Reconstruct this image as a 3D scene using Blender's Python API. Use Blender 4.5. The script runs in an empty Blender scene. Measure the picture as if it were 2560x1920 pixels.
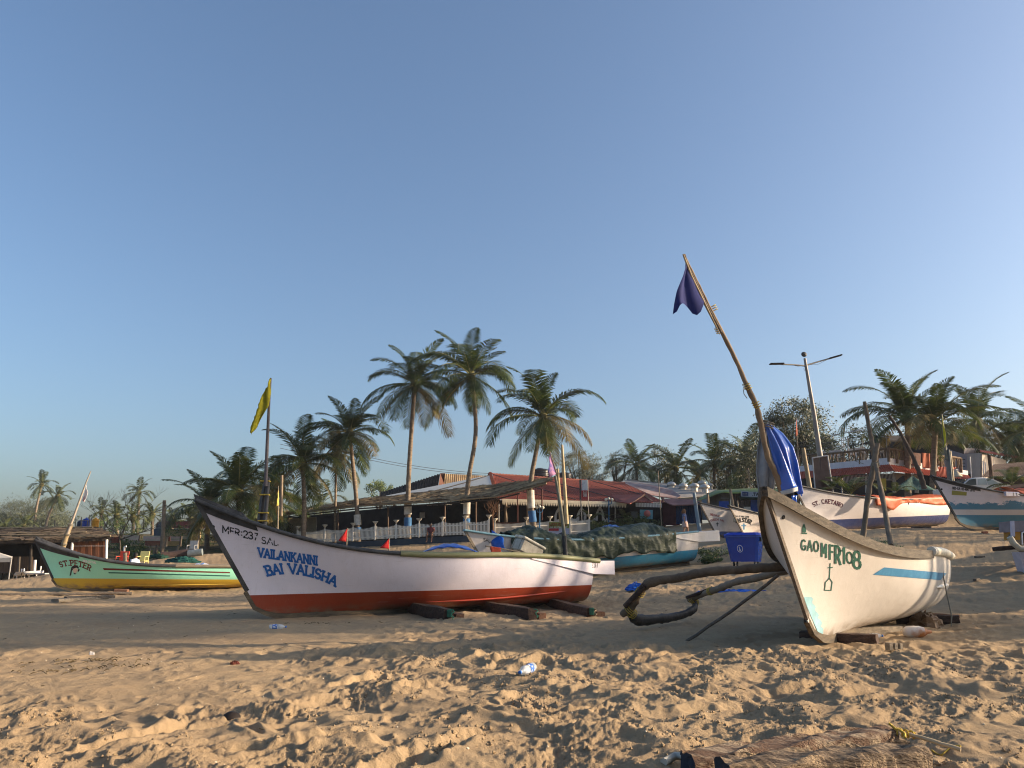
import bpy, math, random
import numpy as np
from mathutils import Vector, Matrix, Euler
from mathutils.bvhtree import BVHTree
random.seed(7)
R = math.radians
sc = bpy.context.scene
COL = sc.collection

# ---------------------------------------------------------------- camera, sky, sun, exposure
F_PX, CX, CY, HORIZON, CAM_H = 1925.0, 1280.0, 960.0, 1400.0, 1.2
PITCH = math.atan((HORIZON - CY) / F_PX)
cam_d = bpy.data.cameras.new('camera'); cam = bpy.data.objects.new('camera', cam_d); COL.objects.link(cam)
cam_d.sensor_width = 36.0; cam_d.lens = 36.0 * F_PX / 2560.0
cam_d.clip_start = 0.05; cam_d.clip_end = 5000
cam.location = (0, 0, CAM_H); cam.rotation_euler = (math.pi / 2 + PITCH, 0, 0)
sc.camera = cam

SUN_AZ, SUN_EL = R(89.0), R(16.0)      # azimuth clockwise from the view direction (+Y)
world = bpy.data.worlds.new('World'); sc.world = world; world.use_nodes = True
nt = world.node_tree; bg = nt.nodes['Background']
sky = nt.nodes.new('ShaderNodeTexSky'); sky.sky_type = 'NISHITA'; sky.sun_disc = False
sky.sun_elevation = SUN_EL; sky.sun_rotation = SUN_AZ
sky.altitude = 0; sky.air_density = 1.0; sky.dust_density = 3.7; sky.ozone_density = 3.0
nt.links.new(sky.outputs[0], bg.inputs[0]); bg.inputs[1].default_value = 0.12
sd = bpy.data.lights.new('sun', 'SUN'); sun = bpy.data.objects.new('sun', sd); COL.objects.link(sun)
sd.energy = 5.0; sd.angle = R(0.55); sd.color = (1.0, 0.77, 0.53)
sdir = Vector((math.sin(SUN_AZ) * math.cos(SUN_EL), math.cos(SUN_AZ) * math.cos(SUN_EL), math.sin(SUN_EL)))
sun.rotation_euler = sdir.to_track_quat('Z', 'Y').to_euler()
sc.view_settings.view_transform = 'Standard'; sc.view_settings.look = 'None'
sc.view_settings.exposure = 0.98; sc.view_settings.gamma = 1.0; sc.view_settings.use_curve_mapping = False
sc.render.engine = 'CYCLES'
sc.cycles.filter_width = 1.1; sc.cycles.max_bounces = 6; sc.cycles.transparent_max_bounces = 6

# ---------------------------------------------------------------- helpers
def P(px, py, d):
    """point of the place seen at photograph pixel (px, py), d metres ahead"""
    a, b = (px - CX) / F_PX, (CY - py) / F_PX
    y = math.cos(PITCH) - math.sin(PITCH) * b
    z = math.sin(PITCH) + math.cos(PITCH) * b
    s = d / y
    return Vector((a * s, d, CAM_H + z * s))

def tag(o, label=None, cat=None, group=None, kind=None):
    if label: o['label'] = label
    if cat: o['category'] = cat
    if group: o['group'] = group
    if kind: o['kind'] = kind
    return o

def thing(name, label, cat, loc=(0, 0, 0), rz=0.0, group=None, rot=None):
    o = bpy.data.objects.new(name, None); COL.objects.link(o)
    o.empty_display_size = 0.2
    o.location = loc; o.rotation_euler = rot if rot is not None else (0, 0, rz)
    return tag(o, label, cat, group)

def wmat(o):
    m = Matrix.Identity(4)
    while o is not None:
        m = Matrix.LocRotScale(o.location, o.rotation_euler, o.scale) @ m
        o = o.parent
    return m

class MB:
    """collects vertices and faces, then links them as one mesh object"""
    def __init__(s): s.v = []; s.f = []; s.mi = []; s.cur = 0; s.sm = []; s.smooth = False
    def add(s, vs, fs, mi=None, smooth=None):
        b = len(s.v); s.v.extend([tuple(v) for v in vs])
        for f in fs:
            s.f.append(tuple(b + i for i in f)); s.mi.append(s.cur if mi is None else mi)
            s.sm.append(s.smooth if smooth is None else smooth)
        return s
    def box(s, c, size, rot=None, mi=None, bev=0.0, taper=1.0):
        x, y, z = size[0] / 2, size[1] / 2, size[2] / 2
        M = (Euler(rot).to_matrix() if rot is not None and not isinstance(rot, Matrix) else rot) or Matrix.Identity(3)
        c = Vector(c)
        if bev <= 0:
            vs = [(sx * x * (taper if sz > 0 else 1), sy * y * (taper if sz > 0 else 1), sz * z) for sz in (-1, 1) for sx, sy in ((-1, -1), (1, -1), (1, 1), (-1, 1))]
            fs = [(3, 2, 1, 0), (4, 5, 6, 7), (0, 1, 5, 4), (1, 2, 6, 5), (2, 3, 7, 6), (3, 0, 4, 7)]
        else:
            vs = []; b = bev
            for zz, ins in ((-z, b), (-z + b, 0), (z - b, 0), (z, b)):
                X, Y = x - ins, y - ins; k = b if ins == 0 else b * .6
                for px_, py_ in ((-X + k, -Y), (X - k, -Y), (X, -Y + k), (X, Y - k), (X - k, Y), (-X + k, Y), (-X, Y - k), (-X, -Y + k)):
                    tt = 1 + (taper - 1) * (zz + z) / (2 * z)
                    vs.append((px_ * tt, py_ * tt, zz))
            fs = [tuple(reversed(range(8))), tuple(range(24, 32))]
            for r in range(3):
                for i in range(8): fs.append((r * 8 + i, r * 8 + (i + 1) % 8, r * 8 + 8 + (i + 1) % 8, r * 8 + 8 + i))
        return s.add([M @ Vector(v) + c for v in vs], fs, mi)
    def tube(s, pts, rad, n=8, mi=None, cap=True, smooth=True, squash=None):
        pts = [Vector(p) for p in pts]
        if not hasattr(rad, '__len__'): rad = [rad] * len(pts)
        up = Vector((0.13, 0.21, 1)).normalized(); vs = []; fs = []
        prev = None
        for i, p in enumerate(pts):
            t = (pts[min(i + 1, len(pts) - 1)] - pts[max(i - 1, 0)])
            if t.length < 1e-9: t = Vector((0, 0, 1))
            t.normalize()
            if prev is None:
                a = t.cross(up if abs(t.dot(up)) < .95 else Vector((1, 0, 0))).normalized()
            else:
                a = (prev - t * prev.dot(t)).normalized()
            prev = a; b = t.cross(a)
            for k in range(n):
                th = 2 * math.pi * k / n; ca, sa = math.cos(th), math.sin(th)
                if squash: sa *= squash
                vs.append(p + (a * ca + b * sa) * rad[i])
        m = len(pts)
        for i in range(m - 1):
            for k in range(n):
                fs.append((i * n + k, i * n + (k + 1) % n, (i + 1) * n + (k + 1) % n, (i + 1) * n + k))
        s.add(vs, fs, mi, smooth)
        if cap:
            s.add([vs[k] for k in range(n)], [tuple(reversed(range(n)))], mi, False)
            s.add([vs[(m - 1) * n + k] for k in range(n)], [tuple(range(n))], mi, False)
        return s
    def lathe(s, c, prof, n=16, mi=None, axis=None, smooth=True):
        c = Vector(c); M = axis or Matrix.Identity(3); vs = []; fs = []
        for r, z in prof:
            for k in range(n):
                th = 2 * math.pi * k / n
                vs.append(M @ Vector((r * math.cos(th), r * math.sin(th), z)) + c)
        for i in range(len(prof) - 1):
            for k in range(n): fs.append((i * n + k, i * n + (k + 1) % n, (i + 1) * n + (k + 1) % n, (i + 1) * n + k))
        return s.add(vs, fs, mi, smooth)
    def quad(s, a, b, c, d, mi=None): return s.add([a, b, c, d], [(0, 1, 2, 3)], mi)
    def slab(s, poly, off, mi=None):
        """polygon extruded by the vector off"""
        poly = [Vector(p) for p in poly]; off = Vector(off); n = len(poly)
        vs = poly + [p + off for p in poly]
        fs = [tuple(reversed(range(n))), tuple(range(n, 2 * n))] + [(i, (i + 1) % n, n + (i + 1) % n, n + i) for i in range(n)]
        return s.add(vs, fs, mi)
    def grid(s, pts, mi=None, smooth=True, closed=False):
        """pts[i][j] -> quads"""
        m, n = len(pts), len(pts[0]); fs = []
        for i in range(m - 1):
            for j in range(n - 1 + (1 if closed else 0)):
                fs.append((i * n + j, i * n + (j + 1) % n, (i + 1) * n + (j + 1) % n, (i + 1) * n + j))
        return s.add([p for r in pts for p in r], fs, mi, smooth)
    def mesh(s, name, mats, inv=None):
        me = bpy.data.meshes.new(name)
        vs = s.v if inv is None else [tuple(inv @ Vector(v)) for v in s.v]
        me.from_pydata(vs, [], s.f)
        for m in (mats if isinstance(mats, (list, tuple)) else [mats]): me.materials.append(m)
        me.polygons.foreach_set('material_index', s.mi); me.polygons.foreach_set('use_smooth', s.sm)
        me.update(); return me
    def build(s, name, mats, parent=None, label=None, cat=None, group=None, kind=None, local=False, solid=None):
        inv = None
        if parent is not None and not local: inv = wmat(parent).inverted()
        base = None
        if parent is None and s.v:
            # origin at the base centre of the thing
            a = np.array(s.v); base = Vector(((a[:, 0].min() + a[:, 0].max()) / 2, (a[:, 1].min() + a[:, 1].max()) / 2, a[:, 2].min()))
            inv = Matrix.Translation(-base)
        o = bpy.data.objects.new(name, s.mesh(name, mats, inv)); COL.objects.link(o)
        if parent is not None: o.parent = parent
        if base is not None: o.location = base
        if solid:
            md = o.modifiers.new('solid', 'SOLIDIFY'); md.thickness = solid; md.offset = 0
        return tag(o, label, cat, group, kind)

def part(name, mesh, parent, loc=(0, 0, 0), rot=(0, 0, 0), label=None, kind=None, scale=None):
    o = bpy.data.objects.new(name, mesh); COL.objects.link(o); o.parent = parent
    o.location = loc; o.rotation_euler = rot
    if scale is not None: o.scale = scale
    return tag(o, label, kind=kind)

def dup(o, parent=None, loc=None, rot=None, label=None):
    """a thing copied with its parts and sub-parts"""
    kids = list(o.children)
    c = o.copy(); COL.objects.link(c)
    c.parent = parent
    if loc is not None: c.location = loc
    if rot is not None: c.rotation_euler = rot
    if label: c['label'] = label
    for k in kids: dup(k, c)
    return c

# ---------------------------------------------------------------- materials
MATS = {}
def mat(name, col, rough=.7, var=.12, scale=6.0, bump=.0, bscale=30.0, metal=0.0, spec=.3, col2=None, stretch=None, thr=None, coord='Object', alpha=None, transl=0.0, coat=0.0, emit=None, sheen=0):
    if name in MATS: return MATS[name]
    m = bpy.data.materials.new(name); m.use_nodes = True; MATS[name] = m
    n = m.node_tree.nodes; l = m.node_tree.links; b = n['Principled BSDF']
    b.inputs['Roughness'].default_value = rough; b.inputs['Metallic'].default_value = metal
    b.inputs['Specular IOR Level'].default_value = spec
    if coat: b.inputs['Coat Weight'].default_value = coat; b.inputs['Coat Roughness'].default_value = .12
    c = (*col, 1)
    tc = n.new('ShaderNodeTexCoord'); mp = n.new('ShaderNodeMapping'); l.new(tc.outputs[coord], mp.inputs[0])
    if stretch: mp.inputs['Scale'].default_value = stretch
    nz = n.new('ShaderNodeTexNoise'); nz.inputs['Scale'].default_value = scale; nz.inputs['Detail'].default_value = 6; nz.inputs['Roughness'].default_value = .62
    l.new(mp.outputs[0], nz.inputs[0])
    rp = n.new('ShaderNodeValToRGB'); l.new(nz.outputs['Fac'], rp.inputs[0])
    lo, hi = (thr if thr else (.35, .65))
    rp.color_ramp.elements[0].position = lo; rp.color_ramp.elements[1].position = hi
    if col2 is None:
        rp.color_ramp.elements[0].color = (*[max(0, x * (1 - var)) for x in col], 1)
        rp.color_ramp.elements[1].color = (*[min(1, x * (1 + var)) for x in col], 1)
    else:
        rp.color_ramp.elements[0].color = c; rp.color_ramp.elements[1].color = (*col2, 1)
    l.new(rp.outputs[0], b.inputs['Base Color'])
    if bump:
        n2 = n.new('ShaderNodeTexNoise'); n2.inputs['Scale'].default_value = bscale; n2.inputs['Detail'].default_value = 5
        l.new(mp.outputs[0], n2.inputs[0])
        bp = n.new('ShaderNodeBump'); bp.inputs['Strength'].default_value = min(1, bump); bp.inputs['Distance'].default_value = .02 * max(1, bump)
        l.new(n2.outputs['Fac'], bp.inputs['Height']); l.new(bp.outputs[0], b.inputs['Normal'])
    if transl:
        tr = n.new('ShaderNodeBsdfTranslucent'); l.new(rp.outputs[0], tr.inputs[0])
        mx = n.new('ShaderNodeMixShader'); mx.inputs[0].default_value = transl
        l.new(b.outputs[0], mx.inputs[1]); l.new(tr.outputs[0], mx.inputs[2]); l.new(mx.outputs[0], n['Material Output'].inputs[0])
    if alpha is not None: b.inputs['Alpha'].default_value = alpha
    return m

def band_mat(name, bands, slope=0.0, rough=.38, dirt=.25, dirtcol=(.22, .16, .10), patch=None, spec=.5):
    """painted hull: colours by height above the keel in the boat's own coordinates, with grime and scuffs"""
    m = bpy.data.materials.new(name); m.use_nodes = True
    n = m.node_tree.nodes; l = m.node_tree.links; b = n['Principled BSDF']
    tc = n.new('ShaderNodeTexCoord'); sp = n.new('ShaderNodeSeparateXYZ'); l.new(tc.outputs['Object'], sp.inputs[0])
    mu = n.new('ShaderNodeMath'); mu.operation = 'MULTIPLY_ADD'; mu.inputs[1].default_value = -slope
    l.new(sp.outputs[0], mu.inputs[0]); l.new(sp.outputs[2], mu.inputs[2])
    dv = n.new('ShaderNodeMath'); dv.operation = 'DIVIDE'; dv.inputs[1].default_value = 4.0; l.new(mu.outputs[0], dv.inputs[0])
    rp = n.new('ShaderNodeValToRGB'); rp.color_ramp.interpolation = 'CONSTANT'; l.new(dv.outputs[0], rp.inputs[0])
    els = rp.color_ramp.elements
    els[0].position = 0; els[0].color = (*bands[0][1], 1); els.remove(els[1])
    for z, c in bands[1:]:
        e = els.new(z / 4.0); e.color = (*c, 1)
    cur = rp.outputs[0]
    def noise(scale, det=6, st=(1, 1, 1), rough_=.6):
        mp = n.new('ShaderNodeMapping'); mp.inputs['Scale'].default_value = st; l.new(tc.outputs['Object'], mp.inputs[0])
        z = n.new('ShaderNodeTexNoise'); z.inputs['Scale'].default_value = scale; z.inputs['Detail'].default_value = det; z.inputs['Roughness'].default_value = rough_
        l.new(mp.outputs[0], z.inputs[0]); return z.outputs['Fac']
    def mixc(fac, a, bcol):
        mx = n.new('ShaderNodeMix'); mx.data_type = 'RGBA'; l.new(fac, mx.inputs[0]); l.new(a, mx.inputs[6])
        if isinstance(bcol, tuple): mx.inputs[7].default_value = (*bcol, 1)
        else: l.new(bcol, mx.inputs[7])
        return mx.outputs[2]
    def ramp(fac, lo, hi, mx=1.0):
        r = n.new('ShaderNodeMapRange'); r.inputs['From Min'].default_value = lo; r.inputs['From Max'].default_value = hi
        r.inputs['To Max'].default_value = mx; l.new(fac, r.inputs[0]); return r.outputs[0]
    if patch:      # flaking paint between two heights
        z0, z1, pc = patch
        a = ramp(noise(1.6, 8, (1, 1, 1.6), .72), .47, .5)
        w1 = n.new('ShaderNodeMath'); w1.operation = 'GREATER_THAN'; w1.inputs[1].default_value = z0; l.new(mu.outputs[0], w1.inputs[0])
        zz = ramp(mu.outputs[0], z0, z1); inv = n.new('ShaderNodeMath'); inv.operation = 'SUBTRACT'; inv.inputs[0].default_value = 1.35; l.new(zz, inv.inputs[1])
        m1 = n.new('ShaderNodeMath'); m1.operation = 'MULTIPLY'; l.new(noise(1.1, 9, (1, 1, 2.2), .8), m1.inputs[0]); l.new(inv.outputs[0], m1.inputs[1])
        m3 = ramp(m1.outputs[0], .455, .465)
        m4 = n.new('ShaderNodeMath'); m4.operation = 'MULTIPLY'; l.new(m3, m4.inputs[0]); l.new(w1.outputs[0], m4.inputs[1])
        cur = mixc(m4.outputs[0], cur, pc)
    cur = mixc(ramp(noise(2.2, 8, (1, 1, .5), .7), .50, .78, dirt), cur, dirtcol)
    cur = mixc(ramp(noise(14, 8, (1, 1, .12), .6), .60, .75, dirt * .8), cur, (dirtcol[0] * .8, dirtcol[1] * .8, dirtcol[2] * .8))
    cur = mixc(ramp(noise(40, 4), .66, .72, dirt * .9), cur, (.12, .10, .08))
    cur = mixc(ramp(noise(7, 3, (9, 9, .22), .5), .64, .74, dirt * 1.6), cur, (.30, .17, .08))      # rusty runs
    cur = mixc(ramp(noise(5, 2, (.25, 1, 9), .4), .70, .73, dirt * 1.8), cur, (.34, .31, .28))       # long scrapes
    lo_ = n.new('ShaderNodeMath'); lo_.operation = 'MULTIPLY'; l.new(ramp(mu.outputs[0], .20, .0), lo_.inputs[0]); l.new(ramp(noise(3.5, 7, (1, 1, 2)), .38, .62), lo_.inputs[1])
    cur = mixc(lo_.outputs[0], cur, (.16, .115, .075))                                                # sand and wear along the bottom
    l.new(cur, b.inputs['Base Color'])
    b.inputs['Specular IOR Level'].default_value = spec
    rr = ramp(noise(5, 6), .3, .7); r2 = n.new('ShaderNodeMapRange'); r2.inputs['To Min'].default_value = rough - .08; r2.inputs['To Max'].default_value = rough + .2
    l.new(rr, r2.inputs[0]); l.new(r2.outputs[0], b.inputs['Roughness'])
    bp = n.new('ShaderNodeBump'); bp.inputs['Strength'].default_value = .35; bp.inputs['Distance'].default_value = .02
    l.new(noise(3.2, 4), bp.inputs['Height']); l.new(bp.outputs[0], b.inputs['Normal'])
    return m
# ---------------------------------------------------------------- terrain
_PC = {}
def _perm(seed):
    if seed not in _PC: _PC[seed] = _perm0(seed)
    return _PC[seed]
def _perm0(seed):
    r = np.random.RandomState(seed); a = r.rand(256, 256) * 2 * np.pi
    return np.cos(a), np.sin(a)
def perlin(x, y, seed=0):
    gx, gy = _perm(seed)
    xi = np.floor(x).astype(np.int64); yi = np.floor(y).astype(np.int64); xf = x - xi; yf = y - yi
    def g(i, j):
        a, b = (xi + i) & 255, (yi + j) & 255
        return gx[a, b] * (xf - i) + gy[a, b] * (yf - j)
    u = xf * xf * xf * (xf * (xf * 6 - 15) + 10); v = yf * yf * yf * (yf * (yf * 6 - 15) + 10)
    return ((g(0, 0) * (1 - u) + g(1, 0) * u) * (1 - v) + (g(0, 1) * (1 - u) + g(1, 1) * u) * v) * 1.5
def dimples(x, y, cell, rmin, rmax, prob, seed, rim=.35, elong=1.0):
    r = np.random.RandomState(seed); jx, jy, rr, on, an, dp = (r.rand(256, 256) for _ in range(6))
    xc = np.floor(x / cell).astype(np.int64); yc = np.floor(y / cell).astype(np.int64); h = np.zeros_like(x)
    for i in (-1, 0, 1):
        for j in (-1, 0, 1):
            a, b = (xc + i) & 255, (yc + j) & 255
            dx = x - (xc + i + jx[a, b]) * cell; dy = y - (yc + j + jy[a, b]) * cell
            th = an[a, b] * np.pi; c, s = np.cos(th), np.sin(th)
            e = dx * c + dy * s; f = (-dx * s + dy * c) * elong
            rad = rmin + (rmax - rmin) * rr[a, b]; q = np.sqrt(e * e + f * f) / rad
            k = (on[a, b] < prob) * (.5 + dp[a, b])
            h += k * (-np.clip(1 - q * q, 0, 1) ** 1.3 + rim * np.exp(-((q - 1.15) / .28) ** 2))
    return h

CTRL = []
for x in (-40, -20, -8, 0, 8, 16, 30):
    for y in (-25, -8, 3, 9): CTRL.append((x, y, 0.0))
for x, y, z in ((-20, 16, 0), (-10, 14, 0), (0, 14, 0), (8, 13.5, .02), (14, 14, .3), (22, 14, .9), (30, 16, 1.6),
                (-40, 30, 0), (-60, 50, .6), (45, 30, 3.2), (60, 15, 2.5), (45, 50, 4.8), (80, 60, 5.5), (27, 45, 4.4), (20, 52, 4.2),
                (-22, 24, 0), (-12, 25, 0.02), (0, 24, .3), (70, -10, 1.0), (-150, 200, 5), (0, 200, 5.5), (150, 200, 6), (0, 650, 6), (-500, 600, 6), (500, 600, 6), (-300, 60, 3), (300, 60, 6), (-100, 90, 3.5), (0, 100, 4.5), (60, 100, 5), (-30, 58, 1.6), (10, 75, 4)):
    CTRL.append((x, y, z))
for px, py, d in ((2045, 1618, 11.4), (600, 1548, 16.7), (1480, 1537, 18), (100, 1480, 32), (560, 1476, 33.5), (1560, 1440, 28), (1800, 1399, 32),
                  (1860, 1413, 28), (2350, 1330, 31), (2170, 1335, 31), (2450, 1340, 30), (2450, 1450, 22), (2450, 1508, 18.5), (2560, 1400, 25),
                  (1715, 1341, 50), (1850, 1345, 44), (2345, 1320, 40), (2170, 1324, 38), (2440, 1322, 37), (2580, 1322, 37), (1000, 1369, 52), (880, 1373, 54), (1240, 1347, 56), (1475, 1333, 59), (1650, 1318, 62),
                  (20, 1452, 46), (300, 1418, 50), (400, 1395, 56), (450, 1392, 45), (430, 1352, 75), (100, 1335, 85)):
    CTRL.append(tuple(P(px, py, d)))
_C = np.array(CTRL)
def _phi(r2): return np.sqrt(r2 + 9.0)
_D = ((_C[:, None, :2] - _C[None, :, :2]) ** 2).sum(-1)
_n = len(_C); _A = np.zeros((_n + 1, _n + 1)); _A[:_n, :_n] = -_phi(_D) - np.eye(_n) * .15; _A[:_n, _n] = 1; _A[_n, :_n] = 1
_W = np.linalg.solve(_A, np.append(_C[:, 2], 0))
def base_z(x, y):
    h = np.full_like(x, _W[_n])
    for i in range(_n): h -= _W[i] * _phi((x - _C[i, 0]) ** 2 + (y - _C[i, 1]) ** 2)
    return h
def sstep(a, b, x):
    t = np.clip((x - a) / (b - a), 0, 1); return t * t * (3 - 2 * t)
def rut(x, y, pts, w, depth, seed, sharp=.035):
    """a broken wheel rut: one crisp bank catching the light, a soft far side"""
    best = np.full_like(x, 9.0); sd_ = np.zeros_like(x); al = np.zeros_like(x); acc = 0.0
    for (ax, ay), (bx, by) in zip(pts[:-1], pts[1:]):
        L = math.hypot(bx - ax, by - ay); ux, uy = (bx - ax) / L, (by - ay) / L
        t = np.clip((x - ax) * ux + (y - ay) * uy, 0, L); dx = x - ax - t * ux; dy = y - ay - t * uy
        dd = np.sqrt(dx * dx + dy * dy); s = -(dx * uy - dy * ux)
        k = dd < best; best = np.where(k, dd, best); sd_ = np.where(k, s, sd_); al = np.where(k, acc + t, al); acc += L
    sd_ = sd_ + .05 * perlin(x * 5, y * 5, seed) + .02 * perlin(x * 17, y * 17, seed + 1)
    live = sstep(-.25, .05, perlin(al * 1.1, al * 0 + .5, seed + 2)) * sstep(0, .25, al) * sstep(0, .25, acc - al)
    prof = -sstep(w / 2 + sharp, w / 2 - sharp, np.abs(sd_)) * depth + .35 * depth * np.exp(-((np.abs(sd_) - w / 2 - .05) / .05) ** 2)
    return prof * live
def detail_z(x, y):
    d = np.hypot(x, y + 1.0)
    near = 1 - sstep(9.6, 12.5, y + .06 * x); mid = sstep(9.3, 11, y) * (1 - sstep(20, 30, y)); far = sstep(18, 30, y)
    amp = .50 * near + .34 * mid + .30 * far
    smoothL = sstep(-1.2, -3.2, x + .0 * y) * sstep(6.0, 8.0, y)        # packed, wind-smoothed sand on the left
    amp = amp * (1 - .66 * smoothL * (1 - far))
    wx = x + .12 * perlin(x * 1.7, y * 1.7, 41); wy = y + .12 * perlin(x * 1.7, y * 1.7, 42)
    h = .035 * perlin(wx * .6, wy * .6, 1) + .15 * amp * perlin(wx * 1.5, wy * 1.5, 2)
    h += amp * (.060 * dimples(wx, wy, .46, .12, .23, .60, 5, .45, 1.5) + .030 * dimples(wx + 7, wy + 3, .27, .07, .13, .5, 6, .5, 1.35) + .006 * dimples(wx + 3, wy + 9, .13, .035, .06, .4, 16, .6, 1.2))
    rg = 1 - np.abs(perlin(wx * 3.9, wy * 3.0, 3)) * 2
    h += amp * .045 * rg + amp * .040 * perlin(wx * 5.3, wy * 5.3, 4)
    nf = 1 - sstep(10, 22, d)
    lump = np.clip(perlin(wx * 1.1, wy * 1.1, 12) * 1.6 + .5, 0, 1)
    h += nf * amp * lump * (.026 * (1 - np.abs(perlin(wx * 9, wy * 9, 7)) * 2) + .036 * np.abs(perlin(wx * 19, wy * 19, 8)) + .034 * np.abs(perlin(wx * 41, wy * 41, 9)))
    h += nf * amp * .009 * dimples(x, y, .11, .03, .055, .5, 10, .5)
    if RUTS is not None:
        k = np.where((np.abs(x) < 9) & (y > 3.5) & (y < 13))
        if len(k[0]):
            xx, yy = x[k], y[k]; hh = np.zeros_like(xx)
            for i, (pts, w, dp) in enumerate(RUTS): hh += rut(xx, yy, pts, w, dp, 60 + 5 * i)
            h[k] += hh
    return h * (1 - .9 * sstep(60, 110, y))
def flat(px, py):
    p = P(px, py, 1.0); r = Vector((0, 0, CAM_H)); dv = p - r; k = -CAM_H / dv.z; q = r + dv * k
    return (q.x, q.y)
RUTS = [([flat(150, 1905), flat(420, 1830), flat(700, 1740), flat(1020, 1690), flat(1300, 1655)], .20, .075),
        ([flat(0, 1960), flat(300, 1890), flat(720, 1870), flat(1150, 1800), flat(1700, 1745)], .17, .04),
        ([flat(880, 1960), flat(1180, 1850), flat(1500, 1770), flat(2100, 1720)], .22, .05)]
def gz(x, y):
    a = np.array([float(x)]); b = np.array([float(y)])
    return float(base_z(a, b)[0])
ang = np.concatenate([np.linspace(-80, -37, 60)[:-1], np.linspace(-37, 37, 1000), np.linspace(37, 80, 60)[1:]]) * np.pi / 180
rs = [4.6]
while rs[-1] < 900: rs.append(rs[-1] + .0145 * (rs[-1] / 6.0) ** (1.5 if rs[-1] < 30 else 1.9))
rs = np.array(rs)
def gzd(x, y):
    '''height of the finished sand surface, read from the mesh grid'''
    a = math.atan2(x, y + 1.6); r = math.hypot(x, y + 1.6)
    j = min(len(ang) - 2, max(0, int(np.searchsorted(ang, a)) - 1)); i = min(len(rs) - 2, max(0, int(np.searchsorted(rs, r)) - 1))
    u = min(1, max(0, (a - ang[j]) / (ang[j + 1] - ang[j]))); v = min(1, max(0, (r - rs[i]) / (rs[i + 1] - rs[i])))
    return float((Z[i, j] * (1 - u) + Z[i, j + 1] * u) * (1 - v) + (Z[i + 1, j] * (1 - u) + Z[i + 1, j + 1] * u) * v)
# behind and under the camera the beach goes on, coarser
Aa, Rr = np.meshgrid(ang, rs)
X = Rr * np.sin(Aa); Y = Rr * np.cos(Aa) - 1.6
Z = base_z(X, Y) + detail_z(X, Y)
def grid_object(name, X, Y, Z, m):
    nr, nc = X.shape; me = bpy.data.meshes.new(name)
    v = np.stack([X, Y, Z], -1).reshape(-1, 3).astype(np.float32)
    i = np.arange(nr - 1)[:, None] * nc + np.arange(nc - 1)[None, :]
    q = np.stack([i, i + 1, i + nc + 1, i + nc], -1).reshape(-1, 4).astype(np.int32)
    me.vertices.add(len(v)); me.vertices.foreach_set('co', v.ravel())
    me.loops.add(q.size); me.loops.foreach_set('vertex_index', q.ravel())
    me.polygons.add(len(q)); me.polygons.foreach_set('loop_start', np.arange(0, q.size, 4, dtype=np.int32)); me.polygons.foreach_set('loop_total', np.full(len(q), 4, np.int32))
    me.polygons.foreach_set('use_smooth', np.ones(len(q), bool))
    me.update(calc_edges=True); me.validate(); me.materials.append(m)
    o = bpy.data.objects.new(name, me); COL.objects.link(o); return o

def sand_material():
    m = bpy.data.materials.new('beach sand'); m.use_nodes = True; n = m.node_tree.nodes; l = m.node_tree.links; b = n['Principled BSDF']
    b.inputs['Roughness'].default_value = .95; b.inputs['Specular IOR Level'].default_value = .1
    tc = n.new('ShaderNodeTexCoord')
    def nz(s, d=6, r=.6):
        z = n.new('ShaderNodeTexNoise'); z.inputs['Scale'].default_value = s; z.inputs['Detail'].default_value = d; z.inputs['Roughness'].default_value = r
        l.new(tc.outputs['Object'], z.inputs[0]); return z.outputs['Fac']
    def rng(f, a, c, mx=1.0):
        r = n.new('ShaderNodeMapRange'); r.inputs['From Min'].default_value = a; r.inputs['From Max'].default_value = c; r.inputs['To Max'].default_value = mx; l.new(f, r.inputs[0]); return r.outputs[0]
    def mix(f, a, c):
        x = n.new('ShaderNodeMix'); x.data_type = 'RGBA'; l.new(f, x.inputs[0])
        for k, q in ((6, a), (7, c)):
            if isinstance(q, tuple): x.inputs[k].default_value = (*q, 1)
            else: l.new(q, x.inputs[k])
        return x.outputs[2]
    c = mix(rng(nz(.55), .35, .7), (.40, .295, .178), (.32, .232, .142))
    c = mix(rng(nz(7, 9, .75), .48, .68, .75), c, (.27, .195, .12))
    c = mix(rng(nz(260, 2), .60, .75, .7), c, (.20, .15, .10))      # dark grains and shell bits
    c = mix(rng(nz(190, 2), .68, .74, .6), c, (.75, .66, .52))
    # rough grass and earth behind the left-hand huts
    sp = n.new('ShaderNodeSeparateXYZ'); l.new(tc.outputs['Object'], sp.inputs[0])
    ex = rng(sp.outputs[0], -12.0, -17.0); ey = rng(sp.outputs[1], 47, 53)
    mu = n.new('ShaderNodeMath'); mu.operation = 'MULTIPLY'; l.new(ex, mu.inputs[0]); l.new(ey, mu.inputs[1])
    ey2 = rng(sp.outputs[1], 64, 80); mx_ = n.new('ShaderNodeMath'); mx_.operation = 'MAXIMUM'; l.new(mu.outputs[0], mx_.inputs[0]); l.new(ey2, mx_.inputs[1])
    g = mix(rng(nz(.9, 8, .7), .42, .58), (.17, .115, .06), (.055, .065, .025))
    c = mix(mx_.outputs[0], c, g)
    l.new(c, b.inputs['Base Color'])
    bp = n.new('ShaderNodeBump'); bp.inputs['Strength'].default_value = .9; bp.inputs['Distance'].default_value = .022
    ad = n.new('ShaderNodeMath'); ad.operation = 'ADD'; l.new(nz(38, 6, .7), ad.inputs[0])
    m2 = n.new('ShaderNodeMath'); m2.operation = 'MULTIPLY'; m2.inputs[1].default_value = .5; l.new(nz(150, 3), m2.inputs[0]); l.new(m2.outputs[0], ad.inputs[1])
    l.new(ad.outputs[0], bp.inputs['Height']); l.new(bp.outputs[0], b.inputs['Normal'])
    return m
SAND = sand_material()
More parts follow.
